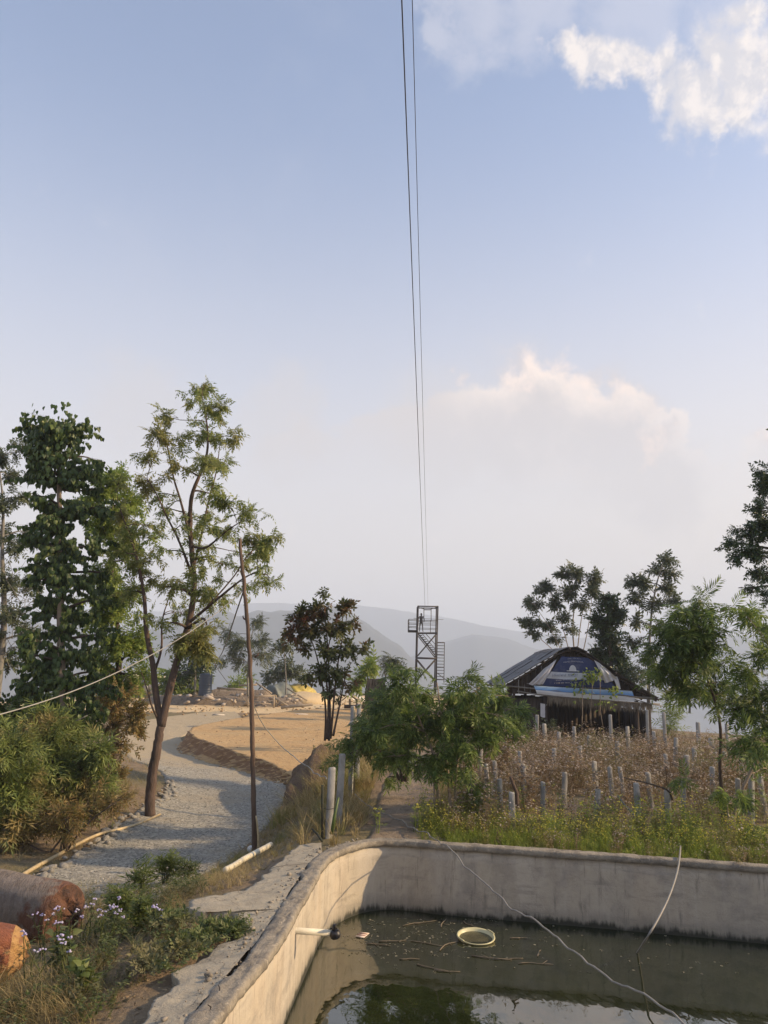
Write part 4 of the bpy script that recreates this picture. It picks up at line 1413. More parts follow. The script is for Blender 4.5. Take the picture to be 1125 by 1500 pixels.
# ---- trees behind the hut
far_tree('umbrella_tree', 'open spreading tree with pale branches rising left of the dark tree behind the hut', (838, 1010), 37,
         [(845, 840, 14, 10, 18), (825, 840, 10, 8, 12), (870, 848, 14, 9, 16), (800, 862, 16, 10, 20), (835, 865, 18, 10, 18), (868, 868, 14, 9, 14), (782, 885, 14, 9, 16), (815, 885, 16, 9, 14), (850, 885, 14, 8, 12), (775, 910, 12, 8, 14), (800, 915, 16, 8, 14), (825, 905, 12, 7, 8), (782, 928, 10, 6, 8), (812, 935, 12, 6, 8), (838, 920, 10, 6, 6)],
         T_CLUS, .36, LM['grey'], [(842, 1010), (842, 960), (838, 920), (842, 880), (845, 850)], .05, 'bark_pale', 7, extra=[[(838, 1000), (822, 950), (800, 910), (785, 890)], [(836, 1000), (815, 955), (790, 935), (778, 922)], [(842, 990), (828, 930), (815, 890), (806, 868)], [(846, 990), (860, 930), (866, 890), (868, 860)], [(845, 960), (852, 900), (862, 860)]])
far_tree('dense_tree', 'dense dark tree rising directly behind the ridge of the hut', (893, 1015), 35,
         [(888, 880, 16, 12, 26), (900, 900, 18, 16, 34), (880, 910, 18, 16, 34), (893, 935, 24, 18, 44), (905, 965, 20, 18, 34), (880, 960, 22, 16, 34), (915, 990, 18, 16, 24), (890, 990, 20, 14, 20)],
         T_CLUS, .40, LM['dark'], None, .12, 'bark_dark', 6)
far_tree('feathery_tall_tree', 'tall loose grey-green tree with a pale top, right of the dense dark tree', (950, 1030), 34,
         [(975, 818, 12, 8, 12), (965, 835, 16, 8, 14), (985, 838, 10, 8, 10), (928, 852, 12, 10, 16), (945, 855, 12, 9, 14), (975, 860, 16, 10, 14), (930, 875, 14, 10, 14), (955, 885, 18, 10, 14), (985, 880, 14, 10, 10), (935, 910, 14, 14, 12), (965, 920, 18, 14, 12), (925, 940, 14, 16, 12), (950, 960, 18, 16, 14), (935, 990, 16, 14, 12), (965, 990, 16, 14, 12)],
         T_CLUS, .38, LM['grey'], [(950, 1030), (950, 980), (952, 920), (958, 870), (970, 825)], .08, 'bark_grey', 5)
for (x, y, rx, ry, lab) in [(1010, 1010, 50, 22, 'olive bush behind the field right of the hut'), (1080, 1020, 46, 24, 'olive bush beyond the field at the right edge')]:
    far_tree('background_bush', lab, (x, y + 35), 33, [(x, y, rx * .6, ry * .7, 18), (x - rx * .5, y + 8, rx * .4, ry * .6, 12), (x + rx * .5, y + 6, rx * .4, ry * .6, 12)], T_CLUS, .4, LM['shrub'], None, .05)

# ---- dark tree cut by the right edge
t = Tree('tall_dark_tree', 'tall dark-leaved tree cut off by the right edge of the picture', 'tree', at(1190, 1110, 19), 19)
t.limb([t.px(1190, 1120), t.px(1180, 1000), t.px(1165, 900), t.px(1160, 820), t.px(1155, 720), t.px(1150, 650)], .16, .03, 8, 'trunk', 30)
for (x, y, rx, ry, n) in [(1118, 690, 12, 14, 10), (1122, 715, 22, 20, 26), (1112, 745, 18, 16, 20), (1118, 775, 26, 22, 34), (1090, 785, 22, 14, 20), (1070, 795, 12, 10, 8), (1100, 810, 28, 16, 30), (1078, 815, 14, 10, 10), (1115, 840, 24, 18, 24), (1100, 862, 12, 8, 6), (1122, 872, 14, 10, 8), (1122, 920, 10, 10, 5),
                         (1160, 700, 40, 40, 36), (1160, 780, 44, 44, 40), (1170, 850, 44, 34, 28), (1210, 740, 50, 60, 34), (1165, 640, 36, 36, 22), (1210, 660, 40, 40, 20), (1215, 830, 44, 44, 22)]:
    t.pclump(x, y, rx, ry, n, T_CLUS, .20, dy=U(-.8, .8), spt=7, twig_r=.006)
t.done(LM['dark'], 'branches')

# ---- feathery trees
def feather(name, label, base, Y, stems, clumps, size=.42, group=None, spt=5, r=.028, bark='bark_pale', cat='tree', dep=None):
    t = Tree(name, label, cat, at(base[0], base[1], Y), Y, group)
    t.barkm = M[bark]
    for pts in stems:
        t.limb([t.px(p[0], p[1], (p[2] if len(p) > 2 else 0)) for p in pts], r, r * .3, 7, 'trunk' if len(stems) == 1 else 'stem', 20)
    for (x, y, rx, ry, n) in clumps:
        t.pclump(x, y, rx * 1.1, ry * 1.05, max(3, int(n * .42)), T_FEATH, size * .80, dy=U(-.45, .45), spt=spt, droop=.30, roll=.45, twig_r=.004, shell=.2, out=1.3, dep=dep)
    zt = t.px(clumps[0][0], max(c[1] for c in clumps) + 10)[2]
    t.fill(len(clumps) // 2 + 4, .03, zt, .30, .34, 3, T_FEATH, size * .78, spt=4, droop=.35, roll=.5, twig_r=.004, shell=.1, out=1.2)
    return t.done(LM['feath'], 'branches')


feather('feathery_tree', 'slim feathery-leaved tree on a bent dark stem among the weeds right of the hut', (1060, 1210), 12.2,
        [[(1060, 1222), (1058, 1170), (1054, 1120), (1057, 1080), (1052, 1040), (1038, 1000), (1025, 960), (1012, 910)]],
        [(1005, 895, 24, 18, 20), (985, 920, 30, 18, 22), (1025, 915, 30, 18, 22), (1000, 945, 34, 20, 22), (1045, 940, 26, 16, 16), (970, 945, 20, 14, 12), (1030, 970, 34, 18, 20), (985, 980, 30, 18, 18), (960, 985, 18, 14, 8), (1060, 970, 24, 14, 10), (1010, 1005, 30, 14, 14), (1050, 1000, 24, 14, 10), (1030, 880, 14, 10, 8), (1078, 890, 14, 8, 5)], .40, bark='bark_dark', r=.034)
feather('feathery_tree', 'feathery-leaved young tree leaning at the right edge below the dark tree', (1070, 1205), 11.4,
        [[(1072, 1215), (1078, 1180), (1090, 1150), (1105, 1120), (1130, 1080), (1140, 1000)]],
        [(1100, 985, 26, 16, 16), (1125, 960, 26, 18, 14), (1118, 1015, 26, 16, 18), (1090, 1040, 24, 14, 14), (1125, 1060, 26, 18, 18), (1105, 1080, 24, 14, 12), (1085, 1100, 20, 10, 7), (1150, 1000, 30, 40, 20), (1090, 895, 16, 8, 5), (1105, 910, 12, 8, 4)], .38)
feather('low_feathery_plant', 'small dark feathery seedling at the foot of the leaning young tree', (1068, 1205), 11.0,
        [[(1068, 1212), (1066, 1180), (1062, 1160)]], [(1062, 1160, 22, 7, 6), (1080, 1170, 18, 6, 5)], .30, cat='plant', r=.01)
feather('feathery_bush', 'broad dark feathery bush of several thin stems growing beside the footpath behind the pool', (655, 1205), 11.6,
        [[(645, 1215), (642, 1150), (635, 1100), (612, 1050), (600, 1010)], [(660, 1212), (658, 1140), (650, 1090), (645, 1040), (640, 1000)], [(665, 1210), (668, 1140), (672, 1090), (690, 1050), (705, 1010)], [(640, 1210), (636, 1150), (640, 1110), (660, 1060), (668, 1020)]],
        [(600, 978, 22, 9, 5), (585, 1003, 30, 12, 10), (625, 1018, 34, 14, 14), (660, 1022, 36, 14, 17), (695, 1012, 24, 12, 8), (680, 992, 16, 8, 3), (570, 1030, 34, 18, 18), (620, 1045, 44, 22, 25), (670, 1045, 44, 22, 25), (715, 1030, 34, 18, 17), (735, 1050, 24, 16, 10), (560, 1060, 34, 18, 15), (600, 1075, 40, 18, 17), (650, 1075, 40, 16, 15), (700, 1065, 34, 16, 11), (540, 1075, 26, 14, 10), (580, 1095, 28, 14, 8), (760, 1040, 22, 12, 7), (745, 1020, 18, 9, 5), (690, 1090, 30, 14, 8), (640, 1105, 30, 14, 8), (725, 1075, 26, 12, 7), (615, 1120, 24, 12, 5), (560, 1110, 24, 12, 5), (675, 1125, 20, 12, 4)], .36, spt=6, bark='bark_pale', cat='bush')
feather('feathery_bush', 'feathery bush arching out over the concrete posts left of the footpath', (585, 1130), 13.6,
        [[(590, 1145), (580, 1110), (560, 1080), (545, 1060)], [(594, 1145), (598, 1100), (600, 1060), (605, 1020)], [(585, 1142), (570, 1110), (540, 1090), (520, 1080)]],
        [(540, 1065, 34, 14, 20), (515, 1080, 26, 12, 14), (570, 1045, 34, 18, 24), (600, 1040, 34, 20, 24), (560, 1085, 34, 16, 20), (530, 1095, 20, 10, 8), (600, 1020, 22, 12, 10), (575, 1022, 26, 12, 12), (590, 1110, 28, 18, 12)], .38, cat='bush', bark='bark_dark', spt=6)
feather('feathery_bush', 'dark feathery bush close in front of the left wall of the hut', (740, 1120), 19,
        [[(745, 1125), (742, 1090), (735, 1060), (725, 1030)], [(740, 1125), (735, 1090), (715, 1050), (700, 1030)]],
        [(745, 1050, 24, 18, 26), (720, 1040, 26, 16, 24), (700, 1060, 24, 20, 24), (735, 1080, 30, 20, 26), (760, 1070, 16, 16, 14), (705, 1020, 22, 10, 12), (690, 1085, 30, 22, 22), (655, 1080, 30, 20, 20)], .40, cat='bush', bark='bark_dark')

# ------------------------------------------------------------------ built things
def flat(name, col, rough=.8, var=.15, **k):
    c = np.array(col)
    return mat_basic(name, [tuple(c * (1 - var)), tuple(c), tuple(np.minimum(c * (1 + var), .9))], k.pop('scale', 5), rough, k.pop('bump', .3), k.pop('bscale', 25), **k)


M['pole'] = flat('pole_wood', (0.10, 0.065, 0.045), .85, .5, scale=9, bump=.9, stretch=(1, 1, .2))
M['bamboo'] = flat('dry_bamboo', (0.42, 0.33, 0.19), .6, .3, scale=6, bump=.3)
M['pvc'] = flat('dirty_white_plastic', (0.62, 0.57, 0.44), .5, .15)
M['blackbag'] = flat('black_plastic', (0.015, 0.013, 0.015), .4, .2)
M['hose'] = flat('grey_hose', (0.22, 0.21, 0.19), .6, .2)
M['rope'] = flat('pale_cable_sheath', (0.30, 0.29, 0.265), .6, .15)
M['darkwire'] = flat('dark_wire', (0.05, 0.045, 0.04), .6, .2)
M['concrete_light'] = flat('light_concrete', (0.50, 0.45, 0.38), .9, .15)
M['navy'] = None


def single(name, label, cat, mb, mat, group=None, smooth=True, kind=None):
    o = mb.build(name, mat, smooth=smooth)
    # put the origin at the thing's foot
    V = np.zeros(len(o.data.vertices) * 3, np.float32)
    o.data.vertices.foreach_get('co', V)
    V = V.reshape(-1, 3)
    c = np.array([(V[:, 0].min() + V[:, 0].max()) / 2, (V[:, 1].min() + V[:, 1].max()) / 2, V[:, 2].min()])
    o.data.vertices.foreach_set('co', (V - c).ravel())
    o.location = tuple(c)
    o['label'] = label
    o['category'] = cat
    if group:
        o['group'] = group
    return o


def wire(name, label, pts, r, mat, cat='cable', n=40, wig=0.0, sides=5, it=3, r1=None):
    P = smoothline(pts, n, it)
    if wig:
        P = P + np.stack([vnoise(np.arange(n) * .6, np.full(n, k * 7.), .5, 90 + k, 3) for k in range(3)], -1) * wig
    return single(name, label, cat, tube(MB(), P, np.linspace(r, r1 or r, n), sides), mat)


# wooden pole with its prop
pole = empty('wooden_pole', tuple(gz(373, 1257, -.72)), 'tall thin leaning wooden pole standing at the near edge of the gravel road', 'pole')
PB = np.array(pole.location)
PY = PB[1]
pp = [at(x, y, PY) for x, y in ((373.5, 1262), (372, 1200), (370.5, 1130), (369.5, 1050), (367, 980), (363, 920), (358, 860), (354, 825), (351.5, 789))]
P_ = smoothline(pp, 46, 2) + RNG.normal(0, .004, (46, 3))
mb = MB()
tube(mb, P_ - PB, np.linspace(.040, .026, 46) * (1 + RNG.uniform(-.08, .08, 46)), 10, jitter=.05)
mb.build('shaft', M['pole'], pole, smooth=True)
for x, y, sx in ((361, 908, -1), (373, 962, 1), (364, 812, 1)):
    a = at(x, y, PY) - PB
    mb = MB()
    tube(mb, [a, a + (sx * .045, -.01, .02), a + (sx * .06, -.01, .06)], (.018, .014, .008), 6)
    mb.build('knot', M['pole'], pole)
mb = MB()
q = [at(x, y, PY - .06) - PB for x, y in ((377.5, 1256), (379, 1235), (377, 1208), (375, 1195))]
tube(mb, smoothline(q, 10), np.linspace(.022, .012, 10), 6)
mb.build('prop_stick', M['bamboo'], pole, smooth=True)

# cables
A1, A2 = at(622.6, 889, 71), at(627, 889, 71)


def zip_(A, px0, Y0):
    B = at(px0, 0, Y0)
    d = (B - A)
    t = np.linspace(0, 1.9, 60)[:, None]
    P = A + d * t
    P[:, 2] -= (t[:, 0] * (1.9 - t[:, 0])) * .35
    return P


single('zip_line_cable', 'thicker left cable running from the iron tower up over the viewer', 'cable', tube(MB(), zip_(A1, 590, 10), .011, 6), M['cable'])
single('zip_line_cable', 'thinner right cable running from the iron tower up over the viewer', 'cable', tube(MB(), zip_(A2, 605, 10), .0065, 6), M['cable'])
wire('overhead_cable', 'pale thick cable sagging from the wooden pole through the forked tree to the left edge', [at(358, 862, PY), at(325, 893, 12.0), at(270, 932, 11.3), at(200, 972, 10.4), at(110, 1013, 9.4), at(0, 1048, 8.4), at(-160, 1085, 7.4)], .0060, M['rope'], r1=.0075)
wire('loose_wire', 'thin dark wire hanging from the pole down past the airy tree to the blue tank', [at(356, 868, PY), at(345, 900, 14), at(334, 935, 18), at(322, 965, 22), at(312, 968, 26), at(322, 985, 32), at(338, 1005, 40)], .012, M['darkwire'], n=50)
wire('stay_wire', 'thin wire slanting from the pole down to the dry grass by the fence posts', [at(370, 1030, PY), at(385, 1062, 12.6), at(410, 1090, 13), at(436, 1115, 12.6), at(462, 1132, 12), at(478, 1140, 11)], .0075, M['rope'], wig=.03)
wire('garden_hose', 'pale wavy pipe lying along the foot of the clay bank beside the road', [gz(276, 1094, -.68), gz(300, 1103, -.78), gz(330, 1110, -.79), gz(365, 1118, -.79), gz(395, 1125, -.79), gz(425, 1140, -.78), gz(437, 1150, -.76), gz(440, 1175, -.72), gz(436, 1200, -.7)], .022, M['rope'], 'hose', n=80, wig=.10)
wire('trailing_cable', 'long crooked cable crossing the footpath, the pool edge and the water', [gz(520, 1165, .1), gz(552, 1188, .02), gz(590, 1205, -.02), gz(640, 1228, .06), gz(655, 1240, .08), at(690, 1278, 8.6), at(730, 1312, 8.0), at(790, 1358, 7.3), at(830, 1385, 6.9), at(890, 1430, 6.3), at(950, 1463, 5.9), at(1008, 1498, 5.5), at(1050, 1545, 5.1), at(1100, 1620, 4.6)], .008, M['hose'], n=120, wig=.04, it=2)
wire('hanging_hose', 'grey hose hanging over the far pool rim into the water on the right', [gz(1004, 1246, .0) + (0, .15, .02), gz(996, 1254, .03), at(993, 1275, 8.75), at(982, 1310, 8.5), at(965, 1345, 8.2), at(945, 1378, 7.95), gz(933, 1397, -.81), gz(930, 1400, -.90)], .0115, M['hose'], 'hose', n=40)

# outlet pipe through the pool wall
b = empty('outlet_pipe', tuple(at(441, 1363, 7.1)), 'white pipe sticking out of the sunlit pool wall with black plastic tied on its mouth', 'pipe')
# wall inner face at this height
e0 = np.array((-.735, 7.35, -.40))
e0 = at(440, 1363, 7.25)
e0[0] = -.77
e1 = at(489, 1367, 7.25)
B0 = np.array(b.location)
mb = MB()
tube(mb, [e0 + (-.1, 0, 0), e0, e1], .027, 12)
mb.build('tube', M['pvc'], b, smooth=True)
mb = MB()
lump(mb, e1 + (.01, 0, -.005) - B0 + B0, (.05, .045, .042), 3, 2, .5)
for k in range(5):
    tube(mb, [e1, e1 + (U(-.03, .04), U(-.05, .02), U(.0, .08)), e1 + (U(-.06, .06), U(-.06, .02), U(-.05, .10))], (.016, .010, .003), 4)
mb.build('plastic_wrap', M['blackbag'], b, smooth=False)
for c in b.children:
    c.location = tuple(-B0)

# bowl
bc = gz(697, 1376, -.79)
bowl = empty('floating_bowl', tuple(bc), 'pale yellow plastic basin floating on the dark pool water', 'basin')


def lathe(mb, prof, n=40, sx=1, sy=1):
    a = np.arange(n) * 2 * math.pi / n
    V = np.array([[(r * math.cos(t) * sx, r * math.sin(t) * sy, z) for t in a] for r, z in prof]).reshape(-1, 3)
    m = len(prof)
    i = np.arange(m - 1)[:, None] * n
    j = np.arange(n)[None, :]
    j2 = (j + 1) % n
    mb.add(V, None, np.stack([i + j, i + j2, i + n + j2, i + n + j], -1).reshape(-1, 4))
    return mb


M['basin'] = flat('yellow_plastic', (0.52, 0.49, 0.29), .35, .1, bump=0)
mb = lathe(MB(), [(.001, -.095), (.12, -.095), (.165, -.035), (.188, .035), (.205, .040), (.207, .031), (.192, .025), (.172, -.035), (.125, -.102), (.001, -.102)][::-1])
lb = mb.build('shell', M['basin'], bowl, smooth=True)
mb = MB()
for sgn in (1, -1):
    aa = np.linspace(-.28, .28, 8)
    tube(mb, np.stack([np.cos(aa) * .205 * sgn, np.sin(aa) * .205, np.full(8, .043)], -1), .008, 6)
    mb.build('handle', M['basin'], bowl, smooth=True)
    mb = MB()
M['dregs'] = flat('muddy_dregs', (0.07, 0.065, 0.035), .15, .3)
lathe(MB(), [(.001, .008), (.180, .008)]).build('dirty_water', M['dregs'], bowl)
bowl.rotation_euler = (.10, -.04, .5)

M['paper'] = flat('faded_wrapper', (0.62, 0.52, 0.44), .7, .2)
M['wrapred'] = flat('wrapper_print', (0.30, 0.12, 0.09), .7, .2)
pk = gz(531, 1370, -.785)
o = empty('floating_wrapper', tuple(pk), 'faded pale wrapper with darker stripes floating near the corner of the pool', 'wrapper')
box(MB(), (0, 0, .004), (.10, .16, .006)).build('film', M['paper'], o)
for k in (-1, 1):
    box(MB(), (0, k * .028, .009), (.094, .014, .004)).build('print_stripe', M['wrapred'], o)
o.rotation_euler = (0, 0, -.35)

M['debris'] = mat_leaf('floating_leaves', [(0.05, 0.045, 0.03), (0.13, 0.12, 0.08), (0.22, 0.20, 0.14), (0.08, 0.07, 0.04)], .0, .6)
M['twig'] = flat('dead_twig', (0.16, 0.13, 0.09), .9, .3)
sticks = [(615, 1352, .45, .5), (650, 1352, .3, 1.3), (575, 1378, .3, .2), (625, 1382, .35, -.4), (660, 1385, .4, .9), (555, 1384, .25, -.2), (720, 1403, .4, -.25), (745, 1404, .3, .1), (635, 1418, .35, -.5), (655, 1422, .25, -.1), (760, 1374, .2, .1), (785, 1412, .35, .0), (790, 1396, .2, 1.2), (690, 1355, .3, -1.1), (600, 1405, .2, .0)]
TWL = ['floating twig lying against the far pool wall above the wrapper', 'steep floating twig left of the bowl against the far wall', 'floating twig just right of the striped wrapper', 'floating twig below the middle of the litter patch', 'floating twig pointing at the left side of the bowl',
       'short floating twig below the striped wrapper', 'pale floating twig right below the bowl', 'floating twig crossing the pale one below the bowl', 'long floating twig nearest the viewer in the litter patch', 'short floating twig beside the long one nearest the viewer',
       'short floating twig right of the bowl under the crooked cable', 'flat-lying floating twig beyond the crooked cable, right of the bowl', 'steep short floating twig near the crooked cable', 'thin twig rising beside the rim of the bowl', 'tiny floating twig alone in open water left of the bowl']
for k, (x, y, L, a) in enumerate(sticks):
    c = gz(x, y, -.785)
    d = np.array((math.cos(a), math.sin(a), 0)) * L / 2
    mb = MB()
    P = curve(c - d, c + d, 0, 7, .06)
    P[:, 2] = -.786 + RNG.uniform(0, .006, 7)
    tube(mb, P, np.linspace(.007, .003, 7), 5)
    f = c + d * U(-.4, .4)
    tube(mb, [f, f + (U(-.08, .08), U(-.08, .08), .008)], (.004, .002), 4)
    single('floating_twig', TWL[k], 'twig', mb, M['twig'], 'twigs floating on the pool')
mb = MB()
n = 330
X, Y = [], []
while len(X) < n:
    x, y = (U(505, 1100), U(1345, 1425)) if random.random() < .4 else (U(500, 720), U(1345, 1400))
    p = gz(x, y, -.785)
    if inside(np.array([p[0]]), np.array([p[1]]), POOL_IN)[0]:
        X.append(p[0]); Y.append(p[1])
PP = np.stack([X, Y, np.full(n, -.785)], -1)
a = RNG.uniform(0, 6.28, n)
stamp(mb, [tpl_heart(), tpl_cluster(2, .6, .2)], PP, np.stack([np.cos(a), np.sin(a), a * 0 + .02], -1), RNG.uniform(.015, .055, n), .08)
mb.build('floating_litter', M['debris'], kind='stuff')

# sticks and pipes on the ground
def ground_tube(name, label, cat, pts, r, mat, lift=.0, n=30, wig=.0, hollow=False, r1=None):
    P = smoothline(pts, n, 2)
    P[:, 2] = [Hz(p[0], p[1]) + lift + r for p in P]
    P[:, 2] = np.convolve(np.pad(P[:, 2], 2, 'edge'), np.ones(5) / 5, 'valid')
    return single(name, label, cat, tube(MB(), P, np.linspace(r, r1 or r, n), 10), mat)


ground_tube('bamboo_pole', 'long pale bamboo pole lying on the bare soil along the left road edge', 'pole', [gz(18, 1282, -.55), gz(90, 1243, -.6), gz(140, 1217, -.6), (gz(180, 1210, -.62)), gz(235, 1187, -.6)], .028, M['bamboo'], .03, r1=.020)
gp = ground_tube('cut_pipe', 'short fat cream-coloured pipe lying beside the foot of the wooden pole', 'pipe', [gz(329, 1289, -.45), gz(352, 1279, -.5), gz(366, 1271, -.5), gz(396, 1256, -.5)], .036, M['pvc'], .04)
lump_ = MB()
lump(lump_, gz(367, 1249, -.70) + (0, 0, .05), (.055, .05, .06), 5, 2, .4)
single('plastic_scrap', 'small crumpled white plastic scrap beside the foot of the wooden pole', 'litter', lump_, flat('white_scrap', (.75, .75, .74), .5, .05))

# logs
def log_(name, label, a, b, r, bark, cut, seed, taper=.95, gnarl=.06, endr=.93):
    a, b = np.array(a), np.array(b)
    c = (a + b) / 2
    root = empty(name, tuple(c - (0, 0, r)), label, 'log')
    n, s = 22, 32
    t = np.linspace(0, 1, n)
    P = a[None] * (1 - t)[:, None] + b[None] * t[:, None]
    d = (b - a) / np.linalg.norm(b - a)
    A = np.cross(d, (0, 0, 1.0)); A /= np.linalg.norm(A)
    B = np.cross(A, d)
    an = np.arange(s) * 2 * math.pi / s
    R = r * (1 + gnarl * vnoise(np.cos(an)[None] * 1.5 + t[:, None] * 3, np.sin(an)[None] * 1.5 + seed, 1.0, seed, 4)) * (1 - (1 - taper) * t[:, None])
    R[-1] *= endr
    R[-2] *= endr ** .35
    V = P[:, None] + (A[None, None] * np.cos(an)[None, :, None] + B[None, None] * np.sin(an)[None, :, None]) * R[..., None]
    i = np.arange(n - 1)[:, None] * s
    j = np.arange(s)[None]
    j2 = (j + 1) % s
    Q = np.stack([i + j, i + j2, i + s + j2, i + s + j], -1).reshape(-1, 4)
    base = np.array(root.location)
    MB().add(V.reshape(-1, 3) - base, None, Q).build('bark', bark, root, smooth=True)
    for e, sg in ((n - 1, 1), (0, -1)):
        rings = []
        for k, f in enumerate((1.0, .9, .7, .45, .2)):
            q = P[e] + (V[e] - P[e]) * f + d * sg * (.10 * (1 - f ** 2) + RNG.uniform(-.035, .03, (s, 1)) * (f < 1))
            rings.append(q)
        W = np.concatenate(rings + [P[[e]] + d * sg * .09])
        QQ = []
        for k in range(4):
            for jj in range(s):
                QQ.append((k * s + jj, k * s + (jj + 1) % s, (k + 1) * s + (jj + 1) % s, (k + 1) * s + jj))
        TT = [(4 * s + jj, 4 * s + (jj + 1) % s, 5 * s) for jj in range(s)]
        MB().add(W - base, TT, QQ).build('cut_face', cut, root)
    return root


def red_extra(g, v, col, tc):
    n = g.noise(g.vmath('MULTIPLY', tc.outputs['Object'], (1.2, 2.2, 2.2)), 3.2, 7, .65, .6)
    sep = g.n('ShaderNodeSeparateXYZ')
    g.link(tc.outputs['Object'], sep.inputs[0])
    h = g.math('MULTIPLY_ADD', sep.outputs['Z'], -0.75, n.outputs[0])
    c = g.mix(g.smooth(h, .25, .36), col, (0.46, 0.28, 0.11))
    n3 = g.noise(tc.outputs['Object'], 9, 6, .7)
    return g.mix(g.smooth(n3.outputs[0], .56, .66, 0, .75), c, (0.09, 0.035, 0.022))


M['red_bark'] = mat_basic('peeled_red_bark', [(0.13, 0.045, 0.024), (0.27, 0.09, 0.04), (0.19, 0.065, 0.032)], 3, .7, 1.0, 12, extra=red_extra, dist=.05, stretch=(.5, 2.5, 2.5))
M['cut_wood'] = mat_basic('cut_wood', [(0.12, 0.045, 0.022), (0.44, 0.26, 0.10), (0.22, 0.085, 0.038)], 5, .8, 1.0, 22, dist=.04)


def logbark_extra(g, v, col, tc):
    w = g.n('ShaderNodeTexWave', wave_type='BANDS', bands_direction='X')
    g.link(tc.outputs['Object'], w.inputs['Vector'])
    w.inputs['Scale'].default_value = 3
    w.inputs['Distortion'].default_value = 14
    w.inputs['Detail'].default_value = 4
    c = g.mix(g.math('MULTIPLY', w.outputs[0], .18), col, (0.33, 0.28, 0.23))
    n9 = g.noise(g.vmath('MULTIPLY', tc.outputs['Object'], (.6, 3, 3)), 3, 6, .7)
    c = g.mix(g.smooth(n9.outputs[0], .48, .62, 0, .6), c, (0.26, 0.22, 0.19))
    n = g.noise(tc.outputs['Object'], 3.5, 6, .65)
    sep = g.n('ShaderNodeSeparateXYZ')
    g.link(tc.outputs['Object'], sep.inputs[0])
    h = g.math('MULTIPLY_ADD', sep.outputs['X'], .55, n.outputs[0])
    return g.mix(g.smooth(h, .58, .68), c, (0.14, 0.062, 0.036))


M['log_bark'] = mat_basic('weathered_bark', [(0.10, 0.078, 0.062), (0.20, 0.16, 0.13), (0.14, 0.11, 0.09)], 4, .9, 1.0, 12, extra=logbark_extra, dist=.06, stretch=(2.5, .8, .8))
M['cut_red'] = mat_basic('dark_cut_wood', [(0.02, 0.012, 0.010), (0.15, 0.07, 0.04), (0.06, 0.032, 0.022)], 5, .85, 1.0, 16, dist=.06)
log_('felled_log', 'thick greyish brown log with ragged reddish end lying behind the purple-flowered weeds', (-3.70, 8.05, -.23), (-2.84, 7.66, -.23), .28, M['log_bark'], M['cut_red'], 7)
log_('felled_log', 'thick red-barked log with yellow exposed wood, cut off by the left edge of the picture', (-4.2, 5.62, -.02), (-2.62, 6.12, -.04), .25, M['red_bark'], M['cut_wood'], 9, .84, .14, .82)

# ---- fence posts by the footpath
def cpost(px, ytop, ybot, Y, wpx, label, cat='post', group='concrete posts', name='concrete_post', lean=0.0):
    a = at(px, ybot, Y)
    zt = at(px, ytop, Y)[2]
    g_ = Hz(a[0], a[1]) - .05
    w = wpx * .74 * Y / F
    h = zt - g_
    mb = MB()
    n = 6
    x = w / 2
    V, Q = [], []
    lv = [0, .35 * h, .7 * h, h - w * .30, h - w * .08, h]
    sc = [1, .98, .95, .93, .84, .62]
    for z, s_ in zip(lv, sc):
        for (sx, sy) in ((-1, -.86), (-.86, -1.0), (.88, -1), (1, -.86), (1, 1), (-1, 1)):
            V.append((sx * x * s_ + U(-.003, .003) + lean * z, sy * x * s_ * .85 + U(-.003, .003), z + U(-.006, .006)))
    m = 6
    for k in range(5):
        for j in range(m):
            Q.append((k * m + j, k * m + (j + 1) % m, (k + 1) * m + (j + 1) % m, (k + 1) * m + j))
    T = [(5 * m, 5 * m + 1, 5 * m + 2), (5 * m, 5 * m + 2, 5 * m + 3), (5 * m, 5 * m + 3, 5 * m + 4), (5 * m, 5 * m + 4, 5 * m + 5)]
    mb.add(V, T, Q)
    o = mb.build(name, M['post'], smooth=False)
    o.location = (a[0], a[1], g_)
    o.rotation_euler = (0, 0, U(-.3, .3))
    o['label'] = label
    o['category'] = cat
    if group:
        o['group'] = group
    return o


cpost(481, 1124, 1226, 10.75, 13.5, 'stout grey concrete post nearest the pool corner, with a dark board beside it', lean=.02)
cpost(495, 1104, 1210, 11.5, 12, 'concrete post just behind and right of the one nearest the pool corner', lean=.03)
cpost(513, 1034, 1168, 14.2, 8, 'tall pale concrete post, left of the tall pair seen against the clay terrace')
cpost(523, 1031, 1150, 15.5, 8, 'tall pale concrete post, right of the tall pair seen against the clay terrace')
M['mossy'] = flat('black_green_board', (0.03, 0.032, 0.02), .9, .5)
M['greenb'] = flat('green_bamboo', (0.08, 0.12, 0.03), .5, .3)
a0, a1 = at(472.5, 1226, 10.7), at(472.5, 1150, 10.7)
single('dark_board', 'narrow blackened board standing against the left side of the nearest fence post', 'board', bar(MB(), a0 - (0, 0, .08), a1, .055, .03), M['mossy'], smooth=False)
single('green_stake', 'short green stake leaning on the right side of the nearest fence post', 'stake', tube(MB(), [at(486, 1222, 10.6), at(490, 1195, 10.6), at(496, 1168, 10.6)], (.026, .022, .012), 7), M['greenb'])
single('short_stick', 'short dark stick slanting on the coping beside the nearest fence post', 'stick', tube(MB(), [gz(472, 1232, .02), at(465, 1222, 9.95), at(457, 1214, 10)], (.016, .013, .010), 6), M['mossy'])
wire('binding_wire', 'wire tied round the nearest fence post', [at(474, 1184, 10.66), at(481, 1186, 10.64), at(489, 1184, 10.66)], .005, M['darkwire'], 'wire', n=8)
wire('bent_pipe', 'white bent pipe arching between the two tall fence posts', [at(511, 1062, 14.0), at(513, 1058, 14.0), at(519, 1056, 14.3), at(525, 1057, 14.8), at(527, 1061, 15.0)], .018, M['concrete_light'], 'pipe', n=14)
